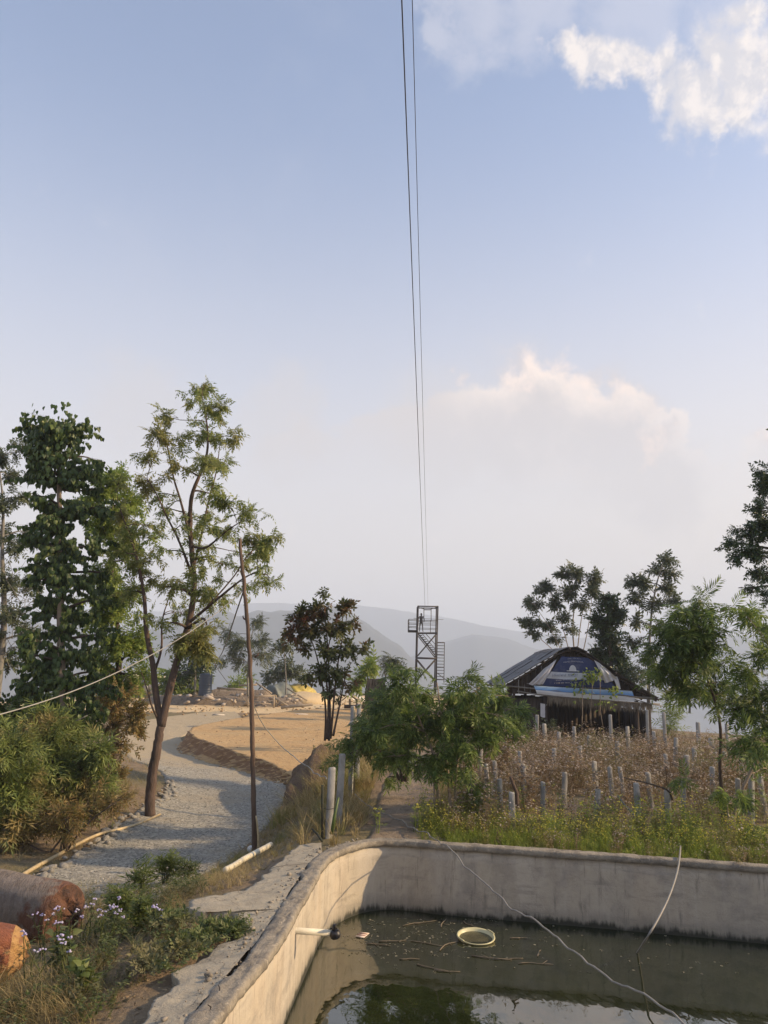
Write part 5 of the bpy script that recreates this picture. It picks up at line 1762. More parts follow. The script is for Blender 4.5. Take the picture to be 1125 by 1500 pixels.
single('bamboo_stake', 'thin sunlit bamboo stake standing right beside the left one of the tall fence posts', 'stake', tube(MB(), [at(519, 1165, 13.8), at(519.5, 1100, 13.8), at(519, 1035, 13.9)], .016, 6), M['bamboo'])

posts = [(715, 1119, 8, 'thin post behind the feathery bush stems'), (733, 1141, 9, 'post with a dark stick on its left, closest to the bush stems'), (751, 1160, 11, 'broad short post with a broken branch leaning on its top'),
         (786, 1047, 7, 'post left of the dark opening of the hut'), (800, 1060, 7, 'rounded post before the left corner of the hut'), (820, 1072, 7, 'low post in front of the dark opening of the hut'),
         (851, 1092, 7, 'darker post in the middle of the reddish weeds'), (874, 1115, 9, 'pale post among whitish seed heads'), (898, 1123, 9, 'post just right of the pale one among seed heads'),
         (896, 1047, 6.5, 'pale post in front of the right part of the hut'), (921, 1064, 6.5, 'post below the right corner post of the hut'), (949, 1040, 6, 'slim post just outside the right wall of the hut'),
         (976, 1043, 6, 'slim post by the yellow-green bush right of the hut'), (978, 1104, 8, 'greyish post half sunk in weeds left of the tall pale one'), (1008, 1106, 9.5, 'tall pale post with a rounded top standing clear of the weeds'),
         (937, 1147, 11.5, 'square-topped post nearest the yellow flowers with a bent stick on it'), (980, 1157, 11.5, 'short post in the yellow flowers right of the square-topped one'),
         (1025, 1058, 7, 'post beside the bent stem of the feathery tree'), (1047, 1081, 9, 'post directly behind the stem of the feathery tree'), (1045, 1123, 9, 'darker post left of the stem of the feathery tree'),
         (1088, 1109, 8, 'post right of the feathery tree, behind the leaning stem'), (1081, 1140, 9, 'post at the foot of the leaning young tree'), (1121, 1134, 9, 'post cut by the right edge of the picture'),
         (1069, 1060, 6, 'far post between the two feathery trees'), (1105, 1070, 6, 'far post near the right edge'), (760, 1100, 7, 'post left in the reddish weeds beside the dark bush'), (690, 1130, 8, 'post seen through the stems of the broad feathery bush')]
for px, yt, w, lab in posts:
    dz = ray(px, yt)[2]
    Y = min(25.0, 1.055 * 1.5 / (-dz))
    if yt > 1130:
        Y = max(10.9, Y)
    cpost(px, yt, yt + 60, Y, w, 'concrete field post: ' + lab, group='concrete posts in the weedy field', lean=U(-.06, .06))
extra_posts = [(702, 1095, 'in the shade of the broad feathery bush, farthest back there'), (728, 1112, 'at the right edge of the broad feathery bush'), (770, 1122, 'just right of the brown broken branch, set back'), (795, 1140, 'low in the front row between the broken branch and the bent stick'),
               (812, 1098, 'in the middle row below the low post before the hut'), (826, 1128, 'in the front row left of the pale post among seed heads'), (842, 1062, 'small and far, under the creeper stems of the hut'), (862, 1075, 'small and far, right below the creeper leaves of the hut'),
               (872, 1150, 'barely showing above the yellow flowers left of the dead bough'), (905, 1088, 'middle-distance one below the right half of the hut'), (915, 1118, 'directly above the far end of the bent stick'), (955, 1128, 'directly behind the middle of the bent stick'),
               (962, 1075, 'far one below the right eave of the hut'), (990, 1082, 'far one below the yellow-green bush'), (1000, 1140, 'in the front row right of the bent stick'), (1022, 1095, 'between the tall rounded post and the feathery tree'),
               (1062, 1100, 'touching the feathery tree stem on its right side'), (1102, 1118, 'behind the leaning young tree'), (1118, 1092, 'farthest right of the middle row'), (1100, 1145, 'in the front row under the leaning young tree')]
for px, yt, lab in extra_posts:
    dz = ray(px, yt)[2]
    Y = min(25.0, 1.055 * 1.5 / (-dz))
    cpost(px, yt + U(-4, 12), yt + 60, max(10.9, Y), 6.5 + (yt - 1060) / 30, 'half-sunk post ' + lab, group='half-sunk field posts', lean=U(-.10, .10))
single('bent_stick', 'long dark bent stick lying across the tops of two field posts', 'stick', tube(MB(), smoothline([at(914, 1139, 11.2), at(940, 1145, 11.2), at(965, 1152, 11.2), at(981, 1158, 11.2), at(985, 1172, 11.2)], 16), np.linspace(.010, .014, 16), 6), M['bark_dark'])
single('broken_branch', 'brown broken branch leaning on the top of a short field post', 'branch', tube(MB(), smoothline([at(748, 1138, 11), at(752, 1150, 11), at(758, 1162, 11), at(757, 1180, 11)], 12), np.linspace(.018, .032, 12), 7, jitter=.15), M['bark_red'])
single('dead_bough', 'curved dead bough lying in the weeds left of the square-topped post', 'branch', tube(MB(), smoothline([at(905, 1165, 11.6), at(915, 1180, 11.5), at(926, 1190, 11.4), at(932, 1200, 11.3)], 12), np.linspace(.014, .02, 12), 6), M['bark_grey'])

# ---- iron tower
TY = 71.0
tb = at(625, 1010, TY)
tb[2] = .25
tower = empty('iron_tower', tuple(tb), 'dark iron zip line launch tower with railed deck and stairs on the far ridge', 'tower')


def T3(px, py, dy=0.0):
    p = at(px, py, TY)
    p[1] += dy
    return p - tb


def tbar(name, a, b, w):
    bar(MB(), a, b, w).build(name, M['iron'], tower)


D_ = 1.9
zg = -0.1
for dy in (0, D_):
    for xt, xb in ((612.6, 609.5), (641.5, 638.4)):
        a, b2 = T3(xt, 888, dy), T3(xb, 1000, dy)
        b2[2] = zg
        tbar('corner_post', a, b2, .115)
    tbar('top_beam', T3(612.6, 888, dy), T3(641.5, 888.5, dy), .10)
    tbar('cross_beam', T3(610.6, 963.5, dy), T3(639.4, 964.5, dy), .13)
    tbar('brace', T3(612, 928, dy), T3(638.8, 962, dy), .08)
    tbar('brace', T3(640.3, 928, dy), T3(611, 962, dy), .08)
    tbar('brace', T3(611, 966, dy), T3(638, 998, dy), .08)
    tbar('brace', T3(638.8, 966, dy), T3(610, 998, dy), .08)
for x, y in ((612.6, 888), (641.5, 888.3), (610.6, 964), (639.4, 964)):
    tbar('side_beam', T3(x, y), T3(x, y, D_), .10)
dk = MB()
c = (T3(612, 927) + T3(641, 927, D_)) / 2
for k in range(9):
    p = T3(611.6 + 29.5 * (k + .5) / 9, 926.8, D_ / 2)
    box(MB(), p, (.195, D_ + .05, .07)).build('deck_plank', M['iron'], tower)
dk = MB()
c = (T3(598.5, 924) + T3(612, 924, D_)) / 2
box(dk, c, (T3(612, 924)[0] - T3(598.2, 924)[0], D_, .14))
dk.build('side_deck', M['iron'], tower)
for y in (907, 912.5, 917.6):
    tbar('rail', T3(599, y), T3(612, y + .4), .045)
    tbar('rail', T3(599, y, D_), T3(612, y + .4, D_), .045)
    tbar('rail', T3(599, y), T3(599, y, D_), .045)
for x in (599, 598.9):
    tbar('rail_post', T3(x, 906.8, 0 if x == 599 else D_), T3(x, 924, 0 if x == 599 else D_), .06)
for y in (908.6, 913.5, 920):
    tbar('rail', T3(612.5, y), T3(641.2, y + .6), .05 if y < 910 else .035)
    tbar('rail', T3(612.5, y, D_), T3(641.2, y + .6, D_), .05 if y < 910 else .035)
tbar('rail_post', T3(630.6, 909), T3(630.4, 926.5), .05)
for x in (621.8, 632.5):
    tbar('hanger', T3(x, 889, D_ / 2), T3(x, 909, D_ / 2), .06)
tbar('hanger', T3(621.8, 892, D_ / 2), T3(632.5, 892, D_ / 2), .08)
tbar('hanger', T3(613, 888, D_ / 2), T3(621.8, 891, D_ / 2), .05)
tbar('hanger', T3(641, 888, D_ / 2), T3(632.5, 891, D_ / 2), .05)
tbar('cable_bar', T3(606, 905.3, .3), T3(650, 907.2, .3), .03)
for off in (0, 5.5, 11):
    tbar('stair_rail', T3(615 + off, 927, D_ + .2), T3(638 + off * .2, 955 - off * 1.1, D_ + .2), .05)
for k in range(9):
    t_ = (k + .5) / 9
    a = T3(614.5 + 24 * t_, 927.5 + 27 * t_, D_ + .2)
    box(MB(), a + (.12, .25, 0), (.34, .8, .04)).build('stair_tread', M['iron'], tower)
for x in (640.8, 651.6):
    tbar('ladder_stile', T3(x, 940.5, .4), T3(x - .8, 1000, .4), .06)
for k in range(13):
    y = 940.8 + k * 4.55
    tbar('ladder_rung', T3(640.6, y, .4), T3(651.4, y + .3, .4), .05 if k % 4 else .09)
for k in range(5):
    x = 640 + 4 * k
    tbar('stair_rail', T3(x, 985 + 3 * k, 1), T3(x + 4.5, 988 + 3.4 * k, 1), .06)

# ---- the person on the deck: one skinned body
def person():
    import bmesh
    f = T3(617.4, 926.3, .7) + tb
    f[2] += .06
    root = empty('person', tuple(f), 'person in dark clothes standing on the deck of the far iron tower', 'person')
    J = {'pel': (0, 0, .90), 'spine': (0, .01, 1.12), 'chest': (0, .0, 1.32), 'neck': (0, -.01, 1.47), 'jaw': (0, -.03, 1.545), 'head': (0, -.02, 1.63), 'crown': (0, -.01, 1.70),
         'hipL': (-.09, 0, .86), 'kneeL': (-.13, -.03, .48), 'ankL': (-.15, .02, .09), 'toeL': (-.17, -.16, .035), 'hipR': (.09, 0, .86), 'kneeR': (.13, -.02, .48), 'ankR': (.16, .02, .09), 'toeR': (.20, -.15, .035),
         'shL': (-.19, 0, 1.42), 'elL': (-.27, .03, 1.14), 'wrL': (-.26, -.08, .92), 'haL': (-.25, -.11, .83), 'shR': (.19, 0, 1.42), 'elR': (.29, .04, 1.16), 'wrR': (.25, -.06, .94), 'haR': (.24, -.10, .86)}
    Rr = {'pel': .135, 'spine': .125, 'chest': .15, 'neck': .055, 'jaw': .07, 'head': .095, 'crown': .06, 'hip': .09, 'knee': .062, 'ank': .042, 'toe': .035, 'sh': .07, 'el': .045, 'wr': .032, 'ha': .035}
    E = [('pel', 'spine'), ('spine', 'chest'), ('chest', 'neck'), ('neck', 'jaw'), ('jaw', 'head'), ('head', 'crown')]
    for s_ in 'LR':
        E += [('pel', 'hip' + s_), ('hip' + s_, 'knee' + s_), ('knee' + s_, 'ank' + s_), ('ank' + s_, 'toe' + s_), ('chest', 'sh' + s_), ('sh' + s_, 'el' + s_), ('el' + s_, 'wr' + s_), ('wr' + s_, 'ha' + s_)]
    names = list(J)
    me = bpy.data.meshes.new('body')
    me.from_pydata([J[k] for k in names], [(names.index(a), names.index(b)) for a, b in E], [])
    o = obj('body', me, M['cloth'], root)
    md = o.modifiers.new('skin', 'SKIN')
    o.modifiers.new('sub', 'SUBSURF').render_levels = 1
    for i, k in enumerate(names):
        r = Rr.get(k) or Rr[k[:-1]]
        o.data.skin_vertices[0].data[i].radius = (r, r * .85)
    o.data.skin_vertices[0].data[0].use_root = True
    mb = MB()
    lump(mb, (0, -.005, 1.665), (.088, .098, .075), 4, 2, .1)
    mb.build('hair', M['hair'], root, smooth=True)
    return root


M['cloth'] = flat('dark_clothes', (0.035, 0.032, 0.035), .9, .3)
M['hair'] = flat('black_hair', (0.012, 0.01, 0.01), .8, .2)
person()

# ---- hut with patched tin roof and a banner on the gable
HY0 = 27.6
hb = at(845, 1072, HY0)
hb[2] = Hz(hb[0], hb[1])
hut = empty('hut', tuple(hb), 'old wooden hut with patched tin roof, thatch fringe and torn navy banner on its gable', 'hut')


def h3(px, py, dy=0.0):
    p = at(px, py, HY0)
    p[1] += dy
    return p - hb


M['tin'] = mat_basic('weathered_tin', [(0.07, 0.068, 0.066), (0.17, 0.165, 0.16), (0.11, 0.095, 0.085)], 2.2, .55, .3, 30, metal=.3)
M['oldwood'] = flat('old_dark_wood', (0.055, 0.042, 0.034), .9, .4, stretch=(1, 1, .2))
M['thatch'] = flat('thatch_straw', (0.20, 0.17, 0.13), .95, .4, bump=.9, stretch=(3, 3, .4))
M['whitecloth'] = flat('dirty_white_cloth', (0.50, 0.50, 0.52), .8, .12)
M['tarp'] = flat('grey_tarp', (0.13, 0.145, 0.13), .6, .15)

# roof profile (front edge) and sheets running back
prof = [h3(734, 1003), h3(765, 985), h3(793, 968), h3(814, 954.5), h3(830, 949), h3(840, 948.5), h3(854, 955), h3(872, 967), h3(896, 984), h3(926, 1004), h3(957, 1022)]
prof = np.array(prof)


def sheet(a, b, y0, y1, name='roof_sheet', mat=None, lift=0.0, waves=9):
    """a corrugated sheet between profile points a and b, from depth y0 to y1"""
    n = waves * 4 + 1
    mb = MB()
    ys = np.linspace(y0, y1, n)
    d = (b - a) / np.linalg.norm(b - a)
    nn = np.array((-d[2], 0, d[0]))
    nn *= 1 if nn[2] > 0 else -1
    rows = []
    for u in np.linspace(-.02, 1.03, 7):
        p = a + (b - a) * u
        off = .012 * np.cos(np.arange(n) * math.pi / 2) + lift + .010 * vnoise(ys, ys * 0 + u * 3, 1.2, 95, 2)
        rows.append(np.stack([p[0] + nn[0] * off, ys, p[2] + nn[2] * off + .03 * (u - .5) * 0], -1))
    V = np.array(rows)
    V2 = V.copy()
    V2[..., 2] -= .006
    m = n
    i = np.arange(6)[:, None] * m + np.arange(m - 1)[None]
    Q = np.stack([i, i + 1, i + m + 1, i + m], -1).reshape(-1, 4)
    mb.add(V.reshape(-1, 3), None, Q)
    mb.add(V2.reshape(-1, 3), None, Q[:, ::-1])
    return mb.build(name, mat or M['tin'], hut)


for i in range(len(prof) - 1):
    for k in range(4):
        y0, y1 = -.45 + k * 1.05, -.45 + (k + 1) * 1.05 + .08
        sheet(prof[i] + (0, 0, U(-.01, .01)), prof[i + 1] + (0, 0, U(-.01, .01)), y0 + U(-.04, .04), y1, lift=.012 * (i % 2) + .008 * k + .004)
# rafters, ridge and eave poles
for i in (0, 2, 4, 6, 8, 10):
    tube(MB(), [prof[i] - (0, .5, .05), prof[i] + (0, 3.9, -.05)], .035, 6).build('purlin', M['oldwood'], hut)
for yy in (-.3, 1.2, 3.6):
    q = [p + (0, yy, -.10) for p in prof]
    mb = MB()
    tube(mb, np.array(q), .04, 6)
    mb.build('rafter', M['oldwood'], hut)
for (x0, y0, x1, y1, d, r) in [(735, 1004, 957, 1024, -.32, .030), (782, 1017, 962, 1031, -.30, .028), (770, 1001, 905, 1009, -.22, .022), (900, 1017, 958, 1022, -.36, .022), (755, 1012, 800, 1018, -.3, .025), (925, 1024, 965, 1034, -.38, .02)]:
    tube(MB(), [h3(x0, y0, d), h3((x0 + x1) / 2, (y0 + y1) / 2 + 1, d), h3(x1, y1, d)], r, 6).build('bamboo_rail', M['bark_grey'], hut)
for (px, yt, dy, r) in [(797, 1018, -.15, .06), (752, 1008, -.1, .05), (930, 1026, -.15, .07), (950, 1030, 0, .05), (797, 1018, 3.6, .06), (935, 1028, 3.6, .06), (755, 1008, 3.6, .05), (868, 1020, 1.8, .05)]:
    a = h3(px, yt, dy)
    b2 = a.copy()
    b2[2] = -.15
    b2[0] += U(-.04, .04)
    tube(MB(), smoothline([b2, (a + b2) / 2 + (U(-.03, .03), 0, 0), a], 8), r, 8, jitter=.06).build('post', M['oldwood'], hut, smooth=True)
# back and side walls of upright boards
def boards(p0, p1, z0, z1, n, name='wall_board'):
    p0, p1 = np.array(p0), np.array(p1)
    d = p1 - p0
    ang = math.atan2(d[1], d[0])
    w = np.linalg.norm(d[:2]) / n
    for k in range(n):
        c = p0 + d * (k + .5) / n
        top = z1 if np.isscalar(z1) else np.interp((k + .5) / n, [0, 1], z1)
        hh = top - z0 + U(-.06, .03)
        mb = MB()
        box(mb, (c[0], c[1] + U(-.01, .01), z0 + hh / 2), (w * 1.03, .025, hh), rotz(ang) @ euler(0, U(-.01, .01), 0), .006)
        mb.build(name, M['oldwood'], hut)


bl, br = h3(752, 1008), h3(952, 1026)
boards((bl[0], 3.6, 0), (br[0], 3.6, 0), -.1, (1.55, 1.35), 26)
boards((bl[0] + .02, .0, 0), (bl[0] + .02, 3.6, 0), -.1, 1.6, 16)
boards((br[0], .0, 0), (br[0], 3.6, 0), -.1, 1.15, 16)
boards((bl[0], -.05, 0), (h3(793, 1000)[0], -.05, 0), -.1, (1.45, 1.5), 6)
# gable boards behind the banner
for k in range(24):
    x0 = prof[0][0] + .3 + (prof[-1][0] - prof[0][0] - .6) * k / 23
    zt = np.interp(x0, prof[:, 0], prof[:, 2]) - .10
    zb = h3(835, 1018)[2]
    if zt - zb > .08:
        box(MB(), (x0, -.06, (zt + zb) / 2), (.20, .03, zt - zb), None, .008).build('gable_board', M['oldwood'], hut)


def cloth(name, TL, TR, BL, BR, dy, mat, nx=22, ny=14, sag=.03, wr=.02, seed=60, curl=0.0, fold=0.0, thick=.006):
    """hanging sheet given by its four picture corners on the gable plane"""
    mb = MB()
    u, v = np.meshgrid(np.linspace(0, 1, nx), np.linspace(0, 1, ny))
    TL, TR, BL, BR = (h3(*q) for q in (TL, TR, BL, BR))
    P = (TL[None, None] * (1 - u)[..., None] + TR[None, None] * u[..., None]) * (1 - v)[..., None] + (BL[None, None] * (1 - u)[..., None] + BR[None, None] * u[..., None]) * v[..., None]
    P[..., 1] = dy + wr * vnoise(u * 5, v * 5, 1.0, seed, 3) - sag * np.sin(v * math.pi) + fold * np.sin(u * 14 + v * 3) * v
    P[..., 2] += -.025 * np.sin(u * math.pi) * (v) + .01 * vnoise(u * 4, v * 0 + 3, 1, seed + 1, 2)
    i = np.arange(ny - 1)[:, None] * nx + np.arange(nx - 1)[None]
    Q = np.stack([i, i + nx, i + nx + 1, i + 1], -1).reshape(-1, 4)
    mb.add(P.reshape(-1, 3), None, Q)
    P2 = P + np.array((0, thick, 0))
    mb.add(P2.reshape(-1, 3), None, Q[:, ::-1])
    me = mb.mesh(name, True)
    uvl = me.uv_layers.new(name='UVMap')
    li = np.zeros(len(me.loops), np.int32)
    me.loops.foreach_get('vertex_index', li)
    UVv = np.stack([np.concatenate([u.ravel()] * 2), np.concatenate([1 - v.ravel()] * 2)], -1)
    uvl.data.foreach_set('uv', UVv[li].ravel().astype(np.float32))
    return obj(name, me, mat, hut), P


def banner_mat(name, bands):
    """printed cloth: colour bands by UV height"""
    m = bpy.data.materials.new(name)
    m.use_nodes = True
    g = NT(m.node_tree)
    out = g.n('ShaderNodeOutputMaterial')
    p = g.n('ShaderNodeBsdfPrincipled')
    uv = g.n('ShaderNodeTexCoord')
    sep = g.n('ShaderNodeSeparateXYZ')
    g.link(uv.outputs['UV'], sep.inputs[0])
    rp = g.n('ShaderNodeValToRGB')
    el = rp.color_ramp.elements
    while len(el) < len(bands):
        el.new(.5)
    for e, (pos, c) in zip(el, bands):
        e.position = pos
        e.color = (*c, 1)
    g.link(sep.outputs['Y'], rp.inputs[0])
    nz = g.noise(uv.outputs['Object'], 2.5, 6, .65)
    g.link(g.mix(g.smooth(nz.outputs[0], .5, .7, 0, .25), rp.outputs[0], (0.22, 0.22, 0.23)), p.inputs['Base Color'])
    p.inputs['Roughness'].default_value = .55
    g.link(p.outputs[0], out.inputs[0])
    return m


navy, white, blue = (0.014, 0.030, 0.11), (0.50, 0.54, 0.60), (0.08, 0.24, 0.55)
M['banner'] = banner_mat('printed_banner', [(0.0, navy), (.245, navy), (.25, white), (.47, white), (.475, navy), (1.0, navy)])
M['strip'] = banner_mat('printed_strip', [(0.0, (.55, .58, .62)), (.42, (.55, .58, .62)), (.47, (.10, .13, .2)), (.52, blue), (.85, (.22, .36, .55)), (1.0, (.30, .36, .42))])
ban, BP = cloth('banner', (820, 962), (866, 964), (791, 1004), (899, 1007), -.28, M['banner'], 30, 20, .03, .02, 61)
cloth('banner_strip', (779, 1004), (921, 1012), (784, 1016), (927, 1027), -.33, M['strip'], 40, 8, .02, .02, 64)
cloth('loose_flap', (804, 972), (812, 966), (778, 1001), (792, 1002), -.36, M['whitecloth'], 12, 14, .10, .03, 67, fold=.03)
cloth('loose_flap', (795, 979), (805, 972), (772, 1002), (782, 1003), -.30, M['whitecloth'], 10, 12, .05, .03, 69, fold=.02)
cloth('torn_sheet', (866, 967), (872, 970), (882, 1000), (899, 994), -.36, M['whitecloth'], 12, 14, .08, .04, 71, fold=.04)
cloth('torn_sheet', (893, 990), (900, 991), (900, 1008), (905, 1009), -.33, M['whitecloth'], 6, 8, .03, .02, 73)
cloth('white_panel', (790, 1030), (799, 1031), (790, 1049), (798, 1050), -.20, M['whitecloth'], 6, 8, .0, .01, 75)
# printed marks on the banner: the dome emblem and rows of lettering, too far off to read
M['print'] = flat('white_print', (0.50, 0.52, 0.55), .6, .1, bump=0)
mb = MB()
c = h3(835.5, 982.5, 0)
seg_ = 18
V = [(c[0], -.345, c[2])]
for k in range(seg_ + 1):
    a = math.pi * k / seg_
    V.append((c[0] + math.cos(a) * .125, -.345, c[2] + math.sin(a) * .19))
mb.add(V, [(0, k + 1, k + 2) for k in range(seg_)])
box(mb, (c[0], -.345, c[2] - .01), (.42, .006, .03))
mb.build('dome_emblem', M['print'], ban)


def marks(x0, x1, y, hpx, arc=0.0, fill=.8, n=22, mat=None, slant=0.0):
    mb = MB()
    for k in range(n):
        if random.random() > fill:
            continue
        t_ = (k + .5) / n
        x = x0 + (x1 - x0) * t_
        yy = y + slant * t_ - arc * math.sin(t_ * math.pi)
        p = h3(x, yy)
        w = (x1 - x0) / n * HY0 / F
        h_ = hpx * HY0 / F * U(.7, 1)
        box(mb, (p[0] - w * .22, -.345, p[2]), (w * .22, .004, h_))
        if random.random() < .7:
            box(mb, (p[0] + w * .05, -.345, p[2] + random.choice((-1, 0, 1)) * h_ * .4), (w * .42, .004, h_ * .2))
    mb.build('lettering', mat or M['print'], ban)


marks(822, 851, 970.5, 2.0, 1.5)
marks(828, 848, 965.5, 1.1, 1.0)
marks(806, 843, 989, 4.2, 0, .95, 18, flat('navy_print', (0.10, 0.14, 0.25), .6, .1, bump=0))
marks(810, 843, 996.5, 1.8, 0, .8, 24, slant=-1.5)
marks(809, 843, 1000.5, 1.8, 0, .8, 24, slant=-1)
# thatch fringe hanging under the banner
mb = MB()
n = 900
xs = RNG.uniform(800, 952, n)
for x in xs:
    p = h3(x, 1018 + (x - 800) / 152 * 12, -.25 + U(-.06, .06))
    L = U(.12, .42)
    e = p + (U(-.06, .06), U(-.05, .05), -L)
    m_ = (p + e) / 2 + (U(-.02, .02), 0, 0)
    w = .008
    mb.add([p - (w, 0, 0), p + (w, 0, 0), m_ + (w, 0, 0), m_ - (w, 0, 0), e], [(3, 2, 4)], [(0, 1, 2, 3)])
mb.build('thatch_fringe', M['thatch'], hut, kind='stuff')
# creeper stems before the opening
for (x0, x1) in ((858, 862), (875, 873), (845, 850)):
    tube(MB(), curve(h3(x0, 1062, -.7), h3(x1, U(985, 1000), -.5), 0, 8, .02), .012, 5).build('creeper_stem', M['bark_pale'], hut)
mb = MB()
PP = []
for (x, y, r, n) in [(858, 990, 12, 70), (868, 985, 10, 30), (892, 1010, 8, 40), (848, 1012, 14, 30), (840, 1000, 10, 20), (880, 1030, 16, 30)]:
    for k in range(n):
        PP.append(h3(x + random.gauss(0, r * .5), y + random.gauss(0, r * .4), -.55 + U(-.1, .1)))
PP = np.array(PP)
stamp(mb, T_HEART, PP, RNG.normal(0, 1, (len(PP), 3)) - (0, 0, .8), RNG.uniform(.08, .16, len(PP)), .8)
mb.build('creeper_leaves', LM['light'], hut, kind='stuff')

# ---- thatched bundle / shelter by the fence
tp_ = at(553, 1070, 24)
tp_[2] = Hz(tp_[0], tp_[1])
sh = empty('thatched_shelter', tuple(tp_), 'small dark shelter hung with dry palm thatch left of the feathery bush', 'shelter')
for (x, dy) in ((541, 0), (556, 0), (543, .9), (557, .9), (549, .4)):
    p = at(x, 1000, 24) - tp_
    p[1] += dy
    tube(MB(), [(p[0], p[1], 0), (p[0] + U(-.02, .02), p[1], p[2] * .5), (p[0], p[1], p[2])], .035, 6).build('post', M['oldwood'], sh)
tube(MB(), [at(539, 1001, 24) - tp_, at(562, 1000, 24) - tp_], .03, 6).build('ridge_pole', M['oldwood'], sh)
mb = MB()
for k in range(700):
    p = at(U(539, 562), U(994, 1003), 24) - tp_ + (0, U(-.1, .6), 0)
    L = U(.4, 1.0)
    e = p + (U(-.12, .12), U(-.15, .15), -L)
    m_ = p * .5 + e * .5 + (U(-.06, .06), -.05, .03)
    w = .016
    mb.add([p - (w, 0, 0), p + (w, 0, 0), m_ + (w, 0, 0), m_ - (w, 0, 0), e], [(3, 2, 4)], [(0, 1, 2, 3)])
mb.build('thatch', flat('dark_thatch', (0.10, 0.085, 0.07), .95, .4), sh, kind='stuff')
o = MB()
tube(o, [at(564, 1000, 24), at(564.5, 990, 24), at(563, 984, 24)], (.03, .02, .006), 5)
single('thatch_stalk', 'short dark stalk rising from the top of the thatched shelter', 'stalk', o, M['oldwood'])

# ---- building site
tank = empty('water_barrel', tuple(at(300, 1019, 44)), 'tall dark blue plastic water tank standing on the earth bank behind the yard', 'tank')
M['tankblue'] = flat('dark_blue_plastic', (0.022, 0.035, 0.062), .4, .15, bump=.1)
r_ = 9.2 * 44 / F
hh = at(300, 987, 44)[2] - at(300, 1019.5, 44)[2]
pr = [(.001, 0), (r_, 0)]
for k in range(9):
    pr += [(r_ * .99, hh * (k + .15) / 9.4), (r_, hh * (k + .3) / 9.4), (r_, hh * (k + .85) / 9.4), (r_ * .985, hh * (k + .95) / 9.4)]
pr += [(r_ * .9, hh * .97)]
lathe(MB(), pr, 28).build('shell', M['tankblue'], tank, smooth=True)
lathe(MB(), [(r_ * .9, hh * .965), (r_ * .93, hh * .985), (r_ * .5, hh * 1.0), (.001, hh * 1.02)], 24).build('lid', M['tankblue'], tank, smooth=True)
z45 = at(330, 1034, 44)[2]
mb = MB()
M['rubbleearth'] = mat_basic('rubble_earth', [(0.11, 0.085, 0.06), (0.24, 0.19, 0.14), (0.17, 0.13, 0.095)], 3, .95, 1.0, 12, dist=.1)


def berm(px0, px1, Y, ytop, ybot, depth, seed, mat, name='earth_bank', amp=.12, ends=.12):
    n, m = 90, 9
    x0, x1 = at(px0, ybot, Y)[0], at(px1, ybot, Y)[0]
    xs = np.linspace(x0, x1, n)
    zb, zt = at(px0, ybot, Y)[2] - .25, at(px0, ytop, Y)[2]
    rows = []
    u = np.linspace(0, 1, n)
    en = np.clip(np.minimum(u, 1 - u) / ends, 0, 1) ** .6
    for t_, k in zip(np.linspace(0, 1, m), (0, .55, .85, 1, 1, .95, .8, .4, 0)):
        y = Y + t_ * depth + .1 * vnoise(xs, xs * 0 + t_ * 5, 1.5, seed, 3)
        z = zb + (zt - zb) * k * en * (1 + amp * vnoise(xs, y, 1.8, seed + 1, 4))
        rows.append(np.stack([xs, y, z], -1))
    V = np.array(rows)
    i = np.arange(m - 1)[:, None] * n + np.arange(n - 1)[None]
    mb = MB().add(V.reshape(-1, 3), None, np.stack([i, i + 1, i + n + 1, i + n], -1).reshape(-1, 4))
    return mb.build(name, mat, smooth=True, kind='structure')


berm(180, 455, 43.5, 1018, 1035, 3.2, 5, M['rubbleearth'])
berm(262, 402, 45.6, 1009, 1030, 2.4, 7, M['rubbleearth'])
cone = MB()
lump(cone, at(405, 1022, 48), (20 * 48 / F, .8, 20 * 48 / F), 9, 4, .45, 0, 2.6)
single('gravel_heap', 'grey-green pointed heap under a tarpaulin on the building site', 'heap', cone, M['tarp'])
yl = MB()
lump(yl, at(438, 1014, 50), (21 * 50 / F, 1.0, 11 * 50 / F), 12, 4, .45, 0, 2.6)
single('yellow_tarpaulin_heap', 'low heap covered with a yellow tarpaulin right of the grey heap', 'heap', yl, flat('yellow_tarp', (0.42, 0.33, 0.08), .6, .2))
sd = MB()
lump(sd, at(452, 1027, 48), (34 * 48 / F, 1.5, 13 * 48 / F), 15, 3, .22)
single('sand_heap', 'pale heap of sand in front of the yellow tarpaulin', 'heap', sd, M['sand'])
bs = MB()
for k in range(46):
    px, py = U(255, 440), U(1016, 1033)
    p = at(px, py, 43 + U(-.5, 1.5))
    box(bs, p, (U(.1, .5), U(.1, .3), U(.04, .12)), euler(U(-.4, .4), U(-.4, .4), U(0, 3)))
bs.build('building_rubble', flat('pale_rubble', (0.34, 0.29, 0.24), .9, .4), kind='stuff', smooth=False)

